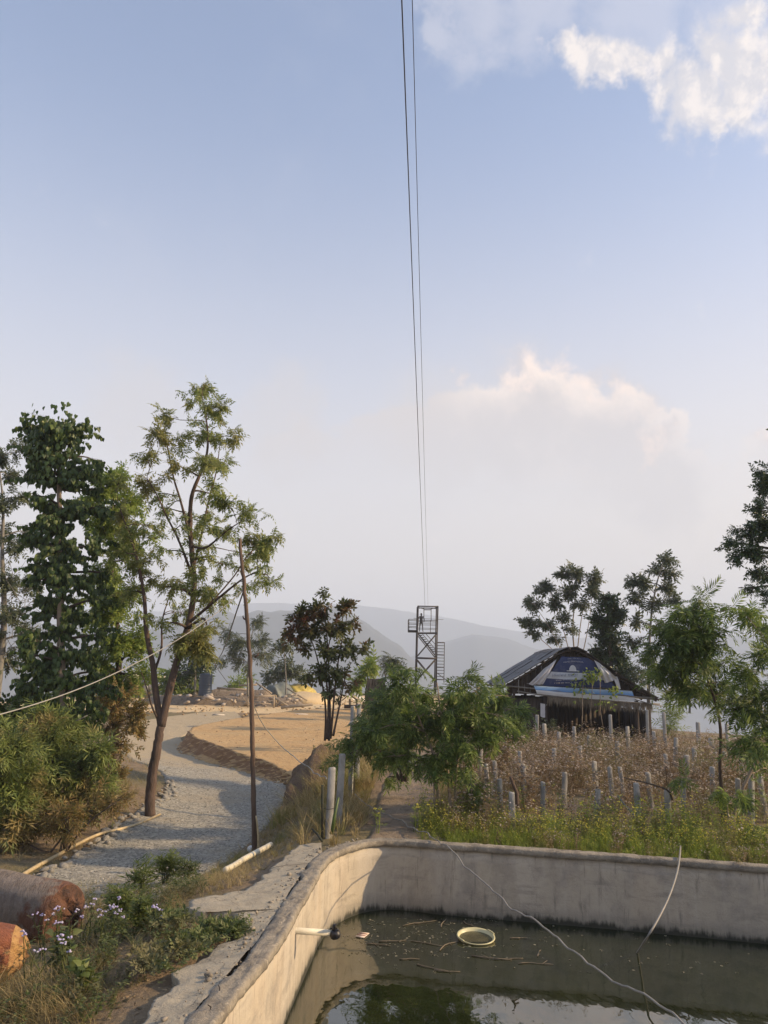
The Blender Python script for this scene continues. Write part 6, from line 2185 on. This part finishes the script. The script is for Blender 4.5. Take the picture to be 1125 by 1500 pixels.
tbl = empty('trestle_table', tuple(at(397, 1037, 42)), 'low timber trestle frame standing before the rubble, right of the wooden pole', 'trestle')
tB = np.array(tbl.location)
q = lambda x, y, dy=0: at(x, y, 42) + (0, dy, 0) - tB
M['timber'] = flat('pale_timber', (0.33, 0.27, 0.20), .9, .25)
for nm, a, b2, w in [('top_rail', q(363, 1021), q(401, 1019.5), .09), ('top_rail', q(363, 1021, .8), q(401, 1019.5, .8), .09), ('low_rail', q(363, 1030), q(400, 1031), .06), ('leg', q(363, 1020), q(363, 1036), .08), ('leg', q(401, 1019), q(401, 1037), .10), ('leg', q(363, 1020, .8), q(363, 1036, .8), .08), ('leg', q(401, 1019, .8), q(401, 1037, .8), .09), ('brace', q(352, 1018), q(363, 1030), .05)]:
    bar(MB(), a, b2, w).build(nm, M['timber'], tbl)
for (x0, y0, x1, y1, Y, r, lab) in [(402, 1022, 425, 1036, 42.5, .05, 'timber pole slanting down from the trestle to the ground'), (412, 1036.5, 458, 1032, 41, .08, 'long timber lying on the yard right of the trestle'), (375, 1000, 398, 1016, 46, .05, 'thin pole leaning on the grey heap'),
                                    (350, 1004, 376, 1003, 45, .06, 'plank lying on top of the rubble bank'), (318, 1008, 372, 1011, 44.5, .07, 'long dark plank lying along the top of the rubble bank'), (420, 1008, 450, 1026, 46, .05, 'pole leaning down the side of the sand heap')]:
    single('timber_pole', lab, 'timber', tube(MB(), [at(x0, y0, Y), at(x1, y1, Y - .3)], r, 6), M['timber'])
single('white_plank', 'small white plank lying alone on the orange terrace', 'plank', box(MB(), gz(438, 1048, -.02) + (0, 0, .05), (.9, .25, .05), rotz(-.3)), flat('white_board', (.62, .60, .56), .7, .1), smooth=False)
single('fallen_sheet', 'small pale fragment lying on the yard left of the terrace', 'litter', box(MB(), gz(320, 1049, .0) + (0, 0, .06), (.5, .3, .06), rotz(.4), .02), M['concrete_light'], smooth=False)

# white roofed shed glimpsed behind the round-headed tree
sp = at(518, 1036, 40)
shed = empty('low_shed', tuple(sp), 'low shed with a white sloping roof glimpsed right of the round-headed tree', 'shed')
q = lambda x, y, dy=0: at(x, y, 40) + (0, dy, 0) - sp
M['whitetin'] = flat('white_roof_sheet', (0.66, 0.62, 0.57), .6, .1)


def slab(mb, a, b, dy0, dy1, th):
    a, b = np.array(a), np.array(b)
    V = []
    for p in (a, b):
        for dy in (dy0, dy1):
            for z in (0, -th):
                V.append((p[0], p[1] + dy, p[2] + z))
    mb.add(V, None, [(0, 4, 6, 2), (1, 3, 7, 5), (0, 1, 5, 4), (2, 6, 7, 3), (0, 2, 3, 1), (4, 5, 7, 6)])
    return mb


slab(MB(), q(515, 1014), q(536, 1029), 0, 3, .06).build('roof_slope', M['whitetin'], shed)
slab(MB(), q(505, 1014), q(520, 1025), -.6, 2, .05).build('roof_slope', M['whitetin'], shed)
slab(MB(), q(500, 1026), q(515, 1013.5), .2, 3, .05).build('roof_slope', M['oldwood'], shed)
for x in (512, 522, 532):
    bar(MB(), q(x, 1024, .4), q(x, 1037, .4), .1).build('post', M['timber'], shed)
bar(MB(), q(504, 1035, .1), q(548, 1036, .1), .18).build('floor_beam', M['oldwood'], shed)

# white parapet and low building behind the forked tree
wp = at(222, 1012, 52)
wl = empty('low_building', tuple(wp), 'low unfinished building with a long pale beam behind the forked tree', 'building')
q = lambda x, y, dy=0: at(x, y, 52) + (0, dy, 0) - wp
bar(MB(), q(172, 991.5), q(266, 992), .30, .13).build('beam', M['concrete_light'], wl)
bar(MB(), q(172, 1001), q(206, 1001.5), .2, .08).build('beam', M['concrete_light'], wl)
for x in (176, 188, 196, 205, 214, 224, 262):
    bar(MB(), q(x, 992, .1), q(x, 1016, .1), .3).build('column', M['post'], wl)
slab(MB(), q(172, 1002, .4), q(232, 1002, .4), 0, .15, .9).build('wall', M['post'], wl)
box(MB(), q(193, 988), (.9, .8, .35), None, .05).build('roof_block', M['whitetin'], wl)

# ------------------------------------------------------------------ ground cover
def blade(x0, y0, a, L, w, lean, segs=3):
    """one grass blade, bent over"""
    V, T = [], []
    dx, dy = math.cos(a), math.sin(a)
    for k in range(segs):
        t = k / segs
        z = L * (t - .25 * lean * t * t)
        r = L * lean * t * t
        ww = w * (1 - t * .7)
        V += [(x0 + dx * r - dy * ww, y0 + dy * r + dx * ww, z), (x0 + dx * r + dy * ww, y0 + dy * r - dx * ww, z)]
    V.append((x0 + dx * L * lean, y0 + dy * L * lean, L * (1 - .25 * lean)))
    for k in range(segs - 1):
        T += [(2 * k, 2 * k + 1, 2 * k + 3), (2 * k, 2 * k + 3, 2 * k + 2)]
    T.append((2 * segs - 2, 2 * segs - 1, 2 * segs))
    return V, T


def tpl_tuft(n=14, L=1.0, w=.012, spread=.08, lean=(.2, .9)):
    V, T = [], []
    for _ in range(n):
        v, t = blade(U(-spread, spread), U(-spread, spread), U(0, 6.28), L * U(.55, 1), w, U(*lean))
        k = len(V)
        V += v
        T += [tuple(i + k for i in q) for q in t]
    return np.array(V, float), np.array(T)


def tpl_weed(n=5, leaves=7, heads=3, L=1.0, hw=.035, lw=.10, ll=.16, only=None):
    """upright weed: stems with side leaves; heads = small seed/flower tufts at the top. Returns (stalk+leaf), (heads)"""
    V, T, HV, HT = [], [], [], []

    def quad(Vx, Tx, p, d, s, L_, W_):
        k = len(Vx)
        d = np.array(d, float)
        s = np.array(s, float)
        p = np.array(p, float)
        Vx += [tuple(p), tuple(p + d * L_ * .5 + s * W_ / 2), tuple(p + d * L_), tuple(p + d * L_ * .5 - s * W_ / 2)]
        Tx += [(k, k + 3, k + 1), (k + 1, k + 3, k + 2)]
    for _ in range(n):
        a = U(0, 6.28)
        x0, y0 = U(-.10, .10), U(-.10, .10)
        h = L * U(.6, 1)
        ln = U(.02, .25)
        tip = np.array((x0 + math.cos(a) * ln * h, y0 + math.sin(a) * ln * h, h))
        b = np.array((x0, y0, 0))
        w = .006
        k = len(V)
        V += [tuple(b + (w, 0, 0)), tuple(b - (w, 0, 0)), tuple(tip)]
        T += [(k, k + 1, k + 2)]
        k = len(V)
        V += [tuple(b + (0, w, 0)), tuple(b - (0, w, 0)), tuple(tip)]
        T += [(k, k + 1, k + 2)]
        for _l in range(leaves):
            t = U(.12, .95)
            p = b + (tip - b) * t
            aa = U(0, 6.28)
            d = np.array((math.cos(aa), math.sin(aa), U(-.5, .7)))
            s = np.array((-math.sin(aa), math.cos(aa), U(-.4, .4)))
            quad(V, T, p, d, s, ll * U(.5, 1.1), lw * U(.5, 1))
        for _h in range(heads):
            p = tip + np.array((U(-.07, .07), U(-.07, .07), U(-.10, .02)))
            for _q in range(2):
                aa = U(0, 6.28)
                d = np.array((math.cos(aa) * .7, math.sin(aa) * .7, U(-.2, .8)))
                s = np.array((-math.sin(aa), math.cos(aa), U(-.3, .3)))
                quad(HV, HT, p - d * hw * .5, d, s, hw, hw * .9)
    return (np.array(V, float), np.array(T)), (np.array(HV, float), np.array(HT))


def scatter(mb, tpls, P, S, tilt=.12, pick=None, zs=None):
    n = len(P)
    P, S = np.asarray(P, float), np.asarray(S, float)
    a = RNG.uniform(0, 6.28, n)
    tx, ty = RNG.normal(0, tilt, n), RNG.normal(0, tilt, n)
    which = RNG.integers(0, len(tpls), n) if pick is None else pick
    for w, (V, T) in enumerate(tpls):
        m = which == w
        k = int(m.sum())
        if not k or not len(V):
            continue
        c, s = np.cos(a[m])[:, None], np.sin(a[m])[:, None]
        x = V[None, :, 0] * c - V[None, :, 1] * s
        y = V[None, :, 0] * s + V[None, :, 1] * c
        z = np.broadcast_to(V[None, :, 2], x.shape)
        if zs is not None:
            z = z * zs[m][:, None]
        x = x + z * tx[m][:, None]
        y = y + z * ty[m][:, None]
        W = np.stack([x, y, z], -1) * S[m][:, None, None] + P[m][:, None, :]
        mb.add(W.reshape(-1, 3), (T[None] + (np.arange(k) * len(V))[:, None, None]).reshape(-1, 3))


def pts_in(poly, n, dens=None):
    poly = np.array(poly, float)
    lo, hi = poly.min(0), poly.max(0)
    out = []
    while len(out) < n:
        X = RNG.uniform(lo[0], hi[0], 4 * n)
        Y = RNG.uniform(lo[1], hi[1], 4 * n)
        m = inside(X, Y, poly)
        if dens is not None:
            m &= RNG.uniform(0, 1, 4 * n) < dens(X, Y)
        out += list(zip(X[m], Y[m]))
    out = np.array(out[:n])
    return np.stack([out[:, 0], out[:, 1], H(out[:, 0], out[:, 1]) - .01], -1)


GM = {
    'dry': mat_leaf('dry_weed', [(0.14, 0.09, 0.052), (0.26, 0.18, 0.10), (0.09, 0.065, 0.04), (0.40, 0.31, 0.18), (0.19, 0.12, 0.07)], .30, .8, patch=[(0.16, 0.15, 0.06), (0.26, 0.24, 0.10), (0.10, 0.11, 0.04), (0.34, 0.30, 0.15)], pscale=.6),
    'head': mat_leaf('seed_heads', [(0.38, 0.31, 0.25), (0.52, 0.46, 0.40), (0.28, 0.21, 0.16), (0.62, 0.57, 0.52)], .3, .8),
    'green': mat_leaf('green_weed', [(0.14, 0.20, 0.035), (0.24, 0.31, 0.055), (0.33, 0.38, 0.08), (0.09, 0.13, 0.03)], .45, .6, patch=[(0.22, 0.22, 0.06), (0.16, 0.18, 0.045), (0.34, 0.34, 0.11)], pscale=1.7),
    'midgreen': mat_leaf('mid_green', [(0.075, 0.11, 0.028), (0.12, 0.155, 0.038), (0.16, 0.19, 0.05), (0.055, 0.085, 0.022)], .4, .55),
    'yellow': mat_leaf('yellow_flowers', [(0.52, 0.46, 0.05), (0.62, 0.57, 0.12), (0.40, 0.38, 0.08)], .35, .7),
    'straw': mat_leaf('straw_grass', [(0.38, 0.29, 0.14), (0.28, 0.22, 0.10), (0.48, 0.38, 0.20), (0.18, 0.16, 0.06), (0.33, 0.25, 0.12)], .35, .7, patch=[(0.20, 0.21, 0.06), (0.30, 0.27, 0.10), (0.14, 0.15, 0.04)], pscale=1.5),
    'litter': mat_leaf('dry_litter', [(0.13, 0.09, 0.055), (0.25, 0.18, 0.105), (0.33, 0.26, 0.16), (0.09, 0.065, 0.04), (0.16, 0.15, 0.07)], .1, .9),
    'fgreen': mat_leaf('foreground_green', [(0.055, 0.085, 0.022), (0.085, 0.12, 0.032), (0.12, 0.15, 0.045), (0.16, 0.17, 0.07), (0.04, 0.06, 0.018)], .35, .55, patch=[(0.13, 0.13, 0.055), (0.20, 0.18, 0.09), (0.09, 0.10, 0.04)], pscale=2.2),
    'purple': mat_leaf('purple_flowers', [(0.42, 0.38, 0.62), (0.50, 0.46, 0.68), (0.60, 0.58, 0.66)], .3, .7),
}

# field behind the pool: dry weeds
WD = [tpl_weed(6, 8, 2, 1.0, .06, .045, .14) for _ in range(5)]
field = [(.9, 10.3), (2.2, 9.75), (4.2, 9.1), (9, 7.6), (15, 12), (22, 30), (12, 34), (4, 31), (2.0, 24), (1.5, 16)]


def fd(X, Y):
    return np.clip(1.25 - (Y - 9) / 24, .22, 1) * np.clip(.75 + 1.1 * vnoise(X, Y, .9, 201, 3), .12, 1)


P = pts_in(field, 4600, fd)
hz = np.interp(P[:, 1], [9, 11, 16, 20, 25, 30], [.26, .38, .66, .62, .50, .40]) * (1 + .55 * vnoise(P[:, 0], P[:, 1], .9, 202, 3)) * RNG.uniform(.6, 1.3, len(P))
hz = np.where(RNG.uniform(0, 1, len(P)) < .07, hz * 1.5, hz)
pk_ = RNG.integers(0, 5, len(P))
mb1, mb2 = MB(), MB()
st = RNG.bit_generator.state
scatter(mb1, [w[0] for w in WD], P, hz, .15, pk_)
RNG.bit_generator.state = st
scatter(mb2, [w[1] for w in WD], P, hz, .15, pk_)
mb1.build('dry_weeds', GM['dry'], kind='stuff')
mb2.build('seed_heads', GM['head'], kind='stuff')

# green weeds with yellow flowers along the pool
WG = [tpl_weed(5, 8, (0 if i > 2 else 3 - i), 1.0, .06, .045, .15) for i in range(5)]
def far_line(x):
    return np.interp(x, POOL_IN[8:13, 0], POOL_IN[8:13, 1])
n = 2100
X = RNG.uniform(.55, 9.5, n)
dd = np.abs(RNG.normal(0, .85, n)) + .26
Y = far_line(X) + dd
P = np.stack([X, Y, H(X, Y) - .01], -1)
s = (.30 + .25 * RNG.uniform(0, 1, n)) * (1 + .55 * vnoise(X, Y, 1.6, 204, 2))
s = np.minimum(s, .04 + .33 * (dd - .18))
pk_ = RNG.integers(0, 5, n)
mb1, mb2 = MB(), MB()
st = RNG.bit_generator.state
scatter(mb1, [w[0] for w in WG], P, s, .10, pk_)
RNG.bit_generator.state = st
keep = RNG.uniform(0, 1, n) < .62
scatter(mb2, [w[1] if k < 5 else w[1] for k, w in enumerate(WG)], P, s, .10, pk_)
mb1.build('green_weeds', GM['green'], kind='stuff')
mb2.build('yellow_flowers', GM['yellow'], kind='stuff')
# low green fringe right at the coping
TG = [tpl_tuft(14, 1.0, .02, .12, (.2, .8)) for _ in range(4)]
n = 1500
X = RNG.uniform(.9, 9.5, n)
of_ = RNG.uniform(.20, .85, n)
Y = far_line(X) + of_
mb = MB()
scatter(mb, TG, np.stack([X, Y, H(X, Y) - .01], -1), np.minimum(RNG.uniform(.10, .30, n), .02 + .36 * (of_ - .1)), .1)
mb.build('green_fringe', GM['green'], kind='stuff')

# straw grass on the slope between road, fence and path
TS = [tpl_tuft(17, 1.0, .010, .10, (.4, 1.3)) for _ in range(5)]
mb = MB()
P = pts_in([(-2.0, 11.3), (-1.3, 10.3), (-.75, 10.15), (-.25, 10.3), (-.15, 12.5), (-.1, 16), (.3, 19), (-.5, 19.5), (-1.6, 16.5), (-1.9, 13.5)], 850, lambda X, Y: np.clip(.45 + 1.3 * vnoise(X, Y, 1.8, 220, 3), .1, 1))
sc_ = RNG.uniform(.15, .62, len(P)) ** 1.1
sc_ = np.where((P[:, 0] < -1.05) & (P[:, 1] < 13.4), sc_ * .32, sc_)
scatter(mb, TS, P, sc_, .25)
P = pts_in([(-2.1, 11.0), (-1.25, 10.2), (-.9, 10.2), (-1.3, 13), (-1.9, 15.5)], 260)
scatter(mb, TS, P, RNG.uniform(.06, .16, len(P)), .3)
P = pts_in([(.9, 11), (1.2, 10.6), (2.0, 17), (2.4, 22), (1.8, 23), (1.2, 17)], 300)
scatter(mb, TS, P, RNG.uniform(.25, .6, len(P)), .2)
P = pts_in([(-.6, 19), (.6, 19), (1.7, 24), (3, 30), (1, 30)], 260)
scatter(mb, TS, P, RNG.uniform(.3, .6, len(P)), .2)
mb.build('straw_grass', GM['straw'], kind='stuff')
# mound cover
mb = MB()
n = 420
X, Y = RNG.uniform(-1.35, -.1, n), RNG.uniform(14.2, 21.0, n)
Z = np.maximum(H(X, Y), -.75 + .98 * np.sqrt(np.clip(1 - ((X + 1.25) / 1.05) ** 2 - ((Y - 18.4) / 3.4) ** 2, 0, 1)))
Z = np.maximum(Z, -.75 + .68 * np.sqrt(np.clip(1 - ((X + .75) / .75) ** 2 - ((Y - 16.4) / 3.0) ** 2, 0, 1)))
scatter(mb, TS, np.stack([X, Y, Z - .05], -1), RNG.uniform(.12, .34, n), .3)
mb.build('mound_grass', GM['straw'], kind='stuff')

# ground litter: dead leaves, straw bits, on all bare soil left of the pool and along the road
mb = MB()
P = pts_in([(-8, 8), (-4.9, 10), (-4.6, 14), (-4.7, 18.5), (-7.5, 24), (-12, 30), (-16, 20), (-11, 9)], 3600, lambda X, Y: np.clip(1.4 - (Y - 8) / 14, .1, 1))
a = RNG.uniform(0, 6.28, len(P))
stamp(mb, [tpl_heart(), tpl_cluster(3, .6, .16)], P + (0, 0, .015), np.stack([np.cos(a), np.sin(a), RNG.uniform(-.1, .3, len(P))], -1), RNG.uniform(.03, .10, len(P)), .35)
P = pts_in([(-4.3, 3.4), (-1.6, 3.4), (-1.4, 5.0), (-1.35, 6.2), (-1.3, 7.1), (-1.9, 7.5), (-1.25, 8.3), (-1.1, 10.1), (-2.2, 11.0), (-4.6, 9.9), (-6, 8)], 3600, None)
a = RNG.uniform(0, 6.28, len(P))
stamp(mb, [tpl_heart(), tpl_cluster(3, .6, .16), tpl_cluster(2, .8, .07)], P + (0, 0, .015), np.stack([np.cos(a), np.sin(a), RNG.uniform(-.1, .4, len(P))], -1), RNG.uniform(.02, .065, len(P)), .4)
mb.build('dead_leaf_litter', GM['litter'], kind='stuff')

mb = MB()
TB = [tpl_tuft(12, 1.0, .010, .12, (.6, 1.6)) for _ in range(4)]
P = pts_in([(-8, 9), (-5.0, 10.5), (-4.8, 14), (-4.8, 18), (-6.0, 20), (-12, 24), (-14, 14)], 900)
scatter(mb, TB, P, RNG.uniform(.10, .30, len(P)), .3)
P = pts_in([(-5.0, 17.2), (-4.7, 13.8), (-6, 14.5), (-8, 19), (-7, 21)], 260)
scatter(mb, TS, P, RNG.uniform(.15, .35, len(P)), .3)
for line, offx in ((ROAD_L, -.12), (ROAD_R, .14)):
    k_ = RNG.integers(0, 200, 260)
    q_ = line[k_] + np.stack([RNG.normal(offx, .13, 260), RNG.normal(0, .1, 260)], -1)
    scatter(mb, TB, np.stack([q_[:, 0], q_[:, 1], H(q_[:, 0], q_[:, 1]) + .01], -1), RNG.uniform(.05, .20, 260), .3)
th = RNG.uniform(0, 1, 240)
k_ = RNG.integers(0, len(TER), 240)
E_ = TER[k_] * (1 - th)[:, None] + TER[(k_ + 1) % len(TER)] * th[:, None]
E_ = np.array([-2.0, 30.0]) + (E_ - np.array([-2.0, 30.0])) * RNG.uniform(1.03, 1.07, 240)[:, None]
scatter(mb, TB, np.stack([E_[:, 0], E_[:, 1], H(E_[:, 0], E_[:, 1])], -1), RNG.uniform(.08, .28, 240), .3)
mb.build('verge_grass', GM['straw'], kind='stuff')

# ---- foreground weeds between the logs, the road and the apron
FG = [(-4.2, 3.6), (-1.75, 3.6), (-1.62, 5.0), (-1.6, 5.8), (-1.45, 6.5), (-1.4, 7.0), (-1.95, 7.6), (-1.7, 8.2), (-1.9, 9.0), (-2.6, 9.6), (-3.9, 9.5), (-3.0, 8.6), (-2.5, 7.9), (-2.4, 6.6), (-2.6, 5.6), (-4.0, 5.0)]
WF = [tpl_weed(5, 12, 0, 1.0, .04, .09, .16)[0] for _ in range(6)]
mb = MB()
P = pts_in(FG, 820, lambda X, Y: np.clip(.15 + 1.6 * (vnoise(X, Y, 1.6, 210, 3) + .35) + (Y < 7.3) * .35, .06, 1))
P = P[(P[:, 0] < -1.55) | (P[:, 1] > 7.9)]
scatter(mb, WF, P, RNG.uniform(.08, .24, len(P)), .45)
mb.build('leafy_weeds', GM['fgreen'], kind='stuff')
mb = MB()
TF = [tpl_tuft(14, 1.0, .008, .10, (.5, 1.7)) for _ in range(5)]
P = pts_in([(-4.4, 3.4), (-1.65, 3.4), (-1.5, 5.0), (-1.42, 6.2), (-1.35, 7.1), (-1.85, 7.6), (-1.35, 8.3), (-1.2, 9.8), (-2.2, 10.8), (-4.6, 9.9), (-5, 7)], 2200, lambda X, Y: np.clip(.5 + 1.2 * vnoise(X, Y, 1.3, 211, 3), .08, 1))
scatter(mb, TF, P, RNG.uniform(.07, .22, len(P)), .35)
P = gz(60, 1485, -.25) + RNG.normal(0, 1, (130, 3)) * (.30, .22, 0)
scatter(mb, TF, P, RNG.uniform(.14, .36, len(P)), .25)
mb.build('foreground_grass', GM['straw'], kind='stuff')
# low mat of dark green creeping over the apron edge
mb = MB()
P = []
for (x, y, sx, sy, n_) in [(335, 1362, 26, 10, 260), (300, 1372, 24, 12, 220), (270, 1390, 26, 14, 220), (255, 1350, 28, 10, 160), (225, 1410, 30, 18, 200)]:
    for _ in range(n_):
        P.append(gz(random.gauss(x, sx * .5), random.gauss(y, sy * .5), -.04))
P = np.array(P)
stamp(mb, T_CLUS, P + (0, 0, .01), np.stack([RNG.normal(0, 1, len(P)), RNG.normal(0, 1, len(P)), RNG.uniform(.1, .9, len(P))], -1), RNG.uniform(.04, .10, len(P)), .6)
mb.build('creeping_mat', GM['fgreen'], kind='stuff')


# ---- separate leafy plants
def plant(name, label, px, py, z, n, L, lm, tpls, size, group=None, cat='plant', heads=None, hmat=None, spt=7, spread=.35):
    b = gz(px, py, z)
    b[2] = Hz(b[0], b[1])
    root = empty(name, tuple(b), label, cat, group)
    st_, lf, hd = MB(), MB(), MB()
    PP, DD, HP = [], [], []
    for k in range(n):
        a = U(0, 6.28)
        e = np.array((math.cos(a) * L * spread * U(.2, 1), math.sin(a) * L * spread * U(.2, 1), L * U(.6, 1.05)))
        s0 = np.array((U(-.05, .05), U(-.05, .05), 0))
        q = curve(s0, e, .05, 6, .05)
        tube(st_, q, np.linspace(.0055, .0025, 6), 4, cap=False)
        for j in range(spt):
            t_ = U(.2, 1.0)
            i = min(4, int(t_ * 5))
            p = q[i] + (q[i + 1] - q[i]) * (t_ * 5 - i)
            aa = U(0, 6.28)
            PP.append(p)
            DD.append((math.cos(aa), math.sin(aa), U(-.1, .7)))
        HP.append(q[-1])
    stamp(lf, tpls, np.array(PP), np.array(DD), size * RNG.uniform(.6, 1.1, len(PP)), .4)
    st_.build('stems', lm, root, kind='stuff')
    lf.build('leaves', lm, root, kind='stuff')
    if heads:
        for p in HP:
            for _ in range(heads):
                c = p + np.array((U(-.022, .022), U(-.022, .022), U(0, .015)))
                fm = MB()
                lump(fm, c, (.009, .009, .007), random.randint(1, 50), 1, .4)
                hd.v += fm.v
                hd.t += [fm.t[0] + hd.n]
                hd.n += fm.n
        hd.build('flower_heads', hmat, root, kind='stuff')
    return root


OV = [tpl_heart()]
NL = [tpl_cluster(3, .7, .14, .6)]
plant('leafy_plant', 'tall narrow-leaved green plant on the near side of the gravel road', 208, 1300, -.5, 9, .42, GM['midgreen'], NL, .16, spt=8)
plant('leafy_plant', 'bushy narrow-leaved green plant left of the cut pipe', 245, 1285, -.5, 14, .42, GM['midgreen'], NL, .15, spt=9)
plant('leafy_plant', 'low green plant just right of the bushy one near the road', 275, 1290, -.5, 9, .28, GM['fgreen'], NL, .13, spt=8)
plant('leafy_plant', 'yellowish green fine-leaved plant to the right of the greyish log', 172, 1372, -.4, 16, .36, GM['midgreen'], T_CLUS, .10, spt=10)
plant('leafy_plant', 'second yellowish green plant between the greyish log and the creeping mat', 200, 1392, -.35, 12, .30, GM['midgreen'], T_CLUS, .10, spt=10)
plant('leafy_plant', 'broad-leaved dark weed beside the red log', 88, 1440, -.3, 9, .34, GM['fgreen'], OV, .10, spt=7)
plant('leafy_plant', 'broad-leaved green weed low in the left foreground', 118, 1480, -.28, 8, .26, GM['midgreen'], OV, .09, spt=7)
plant('leafy_plant', 'small green plant beside the bamboo pole end at the left edge', 22, 1310, -.55, 9, .22, GM['midgreen'], NL, .12, spt=7)
for k, (x, y, n_, L_, lab) in enumerate([(80, 1405, 6, .42, 'weed with pale purple flower heads in front of the greyish log'), (62, 1400, 4, .40, 'purple-flowered weed nearest the end of the red log'), (150, 1408, 6, .36, 'weed with a row of purple flower heads right of the greyish log'),
                                     (172, 1402, 5, .30, 'purple-flowered weed below the yellowish green plants'), (42, 1478, 4, .40, 'single tall purple-flowered stalk under the red log'), (225, 1405, 5, .25, 'small purple-flowered weed beside the creeping mat'), (120, 1400, 5, .40, 'pale-flowered weed under the ragged end of the greyish log'),
                                     (95, 1470, 6, .30, 'small pale-flowered weed low in the left foreground')]):
    plant('flowering_weed', lab, x, y, -.33, n_, L_, GM['fgreen'], T_CLUS, .055, 'purple-flowered weeds', 'flower', 4, GM['purple'], 6)
plant('banana_like_plant', 'bright green arching plant between the forks of the roadside tree', 250, 1030, .0, 16, 1.9, LM['light'], T_PINN, .9, spt=7)
plant('banana_like_plant', 'yellow-green arching plant left of the blue tank', 282, 1030, .0, 12, 1.5, LM['light'], T_PINN, .9, spt=6)
plant('yellow_bush', 'yellow-green upright bush just right of the hut', 985, 1085, -.3, 18, 1.9, LM['light'], T_NARROW, .42, spt=8, cat='bush', spread=.3)
plant('red_weed', 'small weed with dark reddish leaves on top of the earth mound', 464, 1080, .0, 5, .35, LM['red'], T_BIG, .14, spt=5)
plant('grey_weed', 'leafy grey-green weed beside the low post before the hut', 812, 1088, -.2, 10, .7, LM['grey'], T_BIG, .22, spt=7)
for (x, y, lab) in [(610, 1222, 'lone yellow-flowered stalk on the right side of the footpath'), (630, 1222, 'yellow-flowered stalk where the footpath meets the green weeds'), (552, 1222, 'yellow-flowered stalk on the left side of the footpath')]:
    plant('mustard_stalk', lab, x, y, -.1, 3, .42, GM['green'], NL, .09, 'yellow-flowered stalks by the footpath', 'flower', 6, GM['yellow'], 5, .2)
for (x, y, w, lab) in [(30, 1120, 1, 'bare pale forked twig sticking out of the left shrubs')]:
    single('dead_twigs', lab, 'twig', tube(MB(), smoothline([at(80, 1100, 14), at(88, 1075, 13.9), at(100, 1062, 13.8), at(128, 1048, 13.8)], 12), np.linspace(.02, .01, 12), 5), M['bark_grey'])
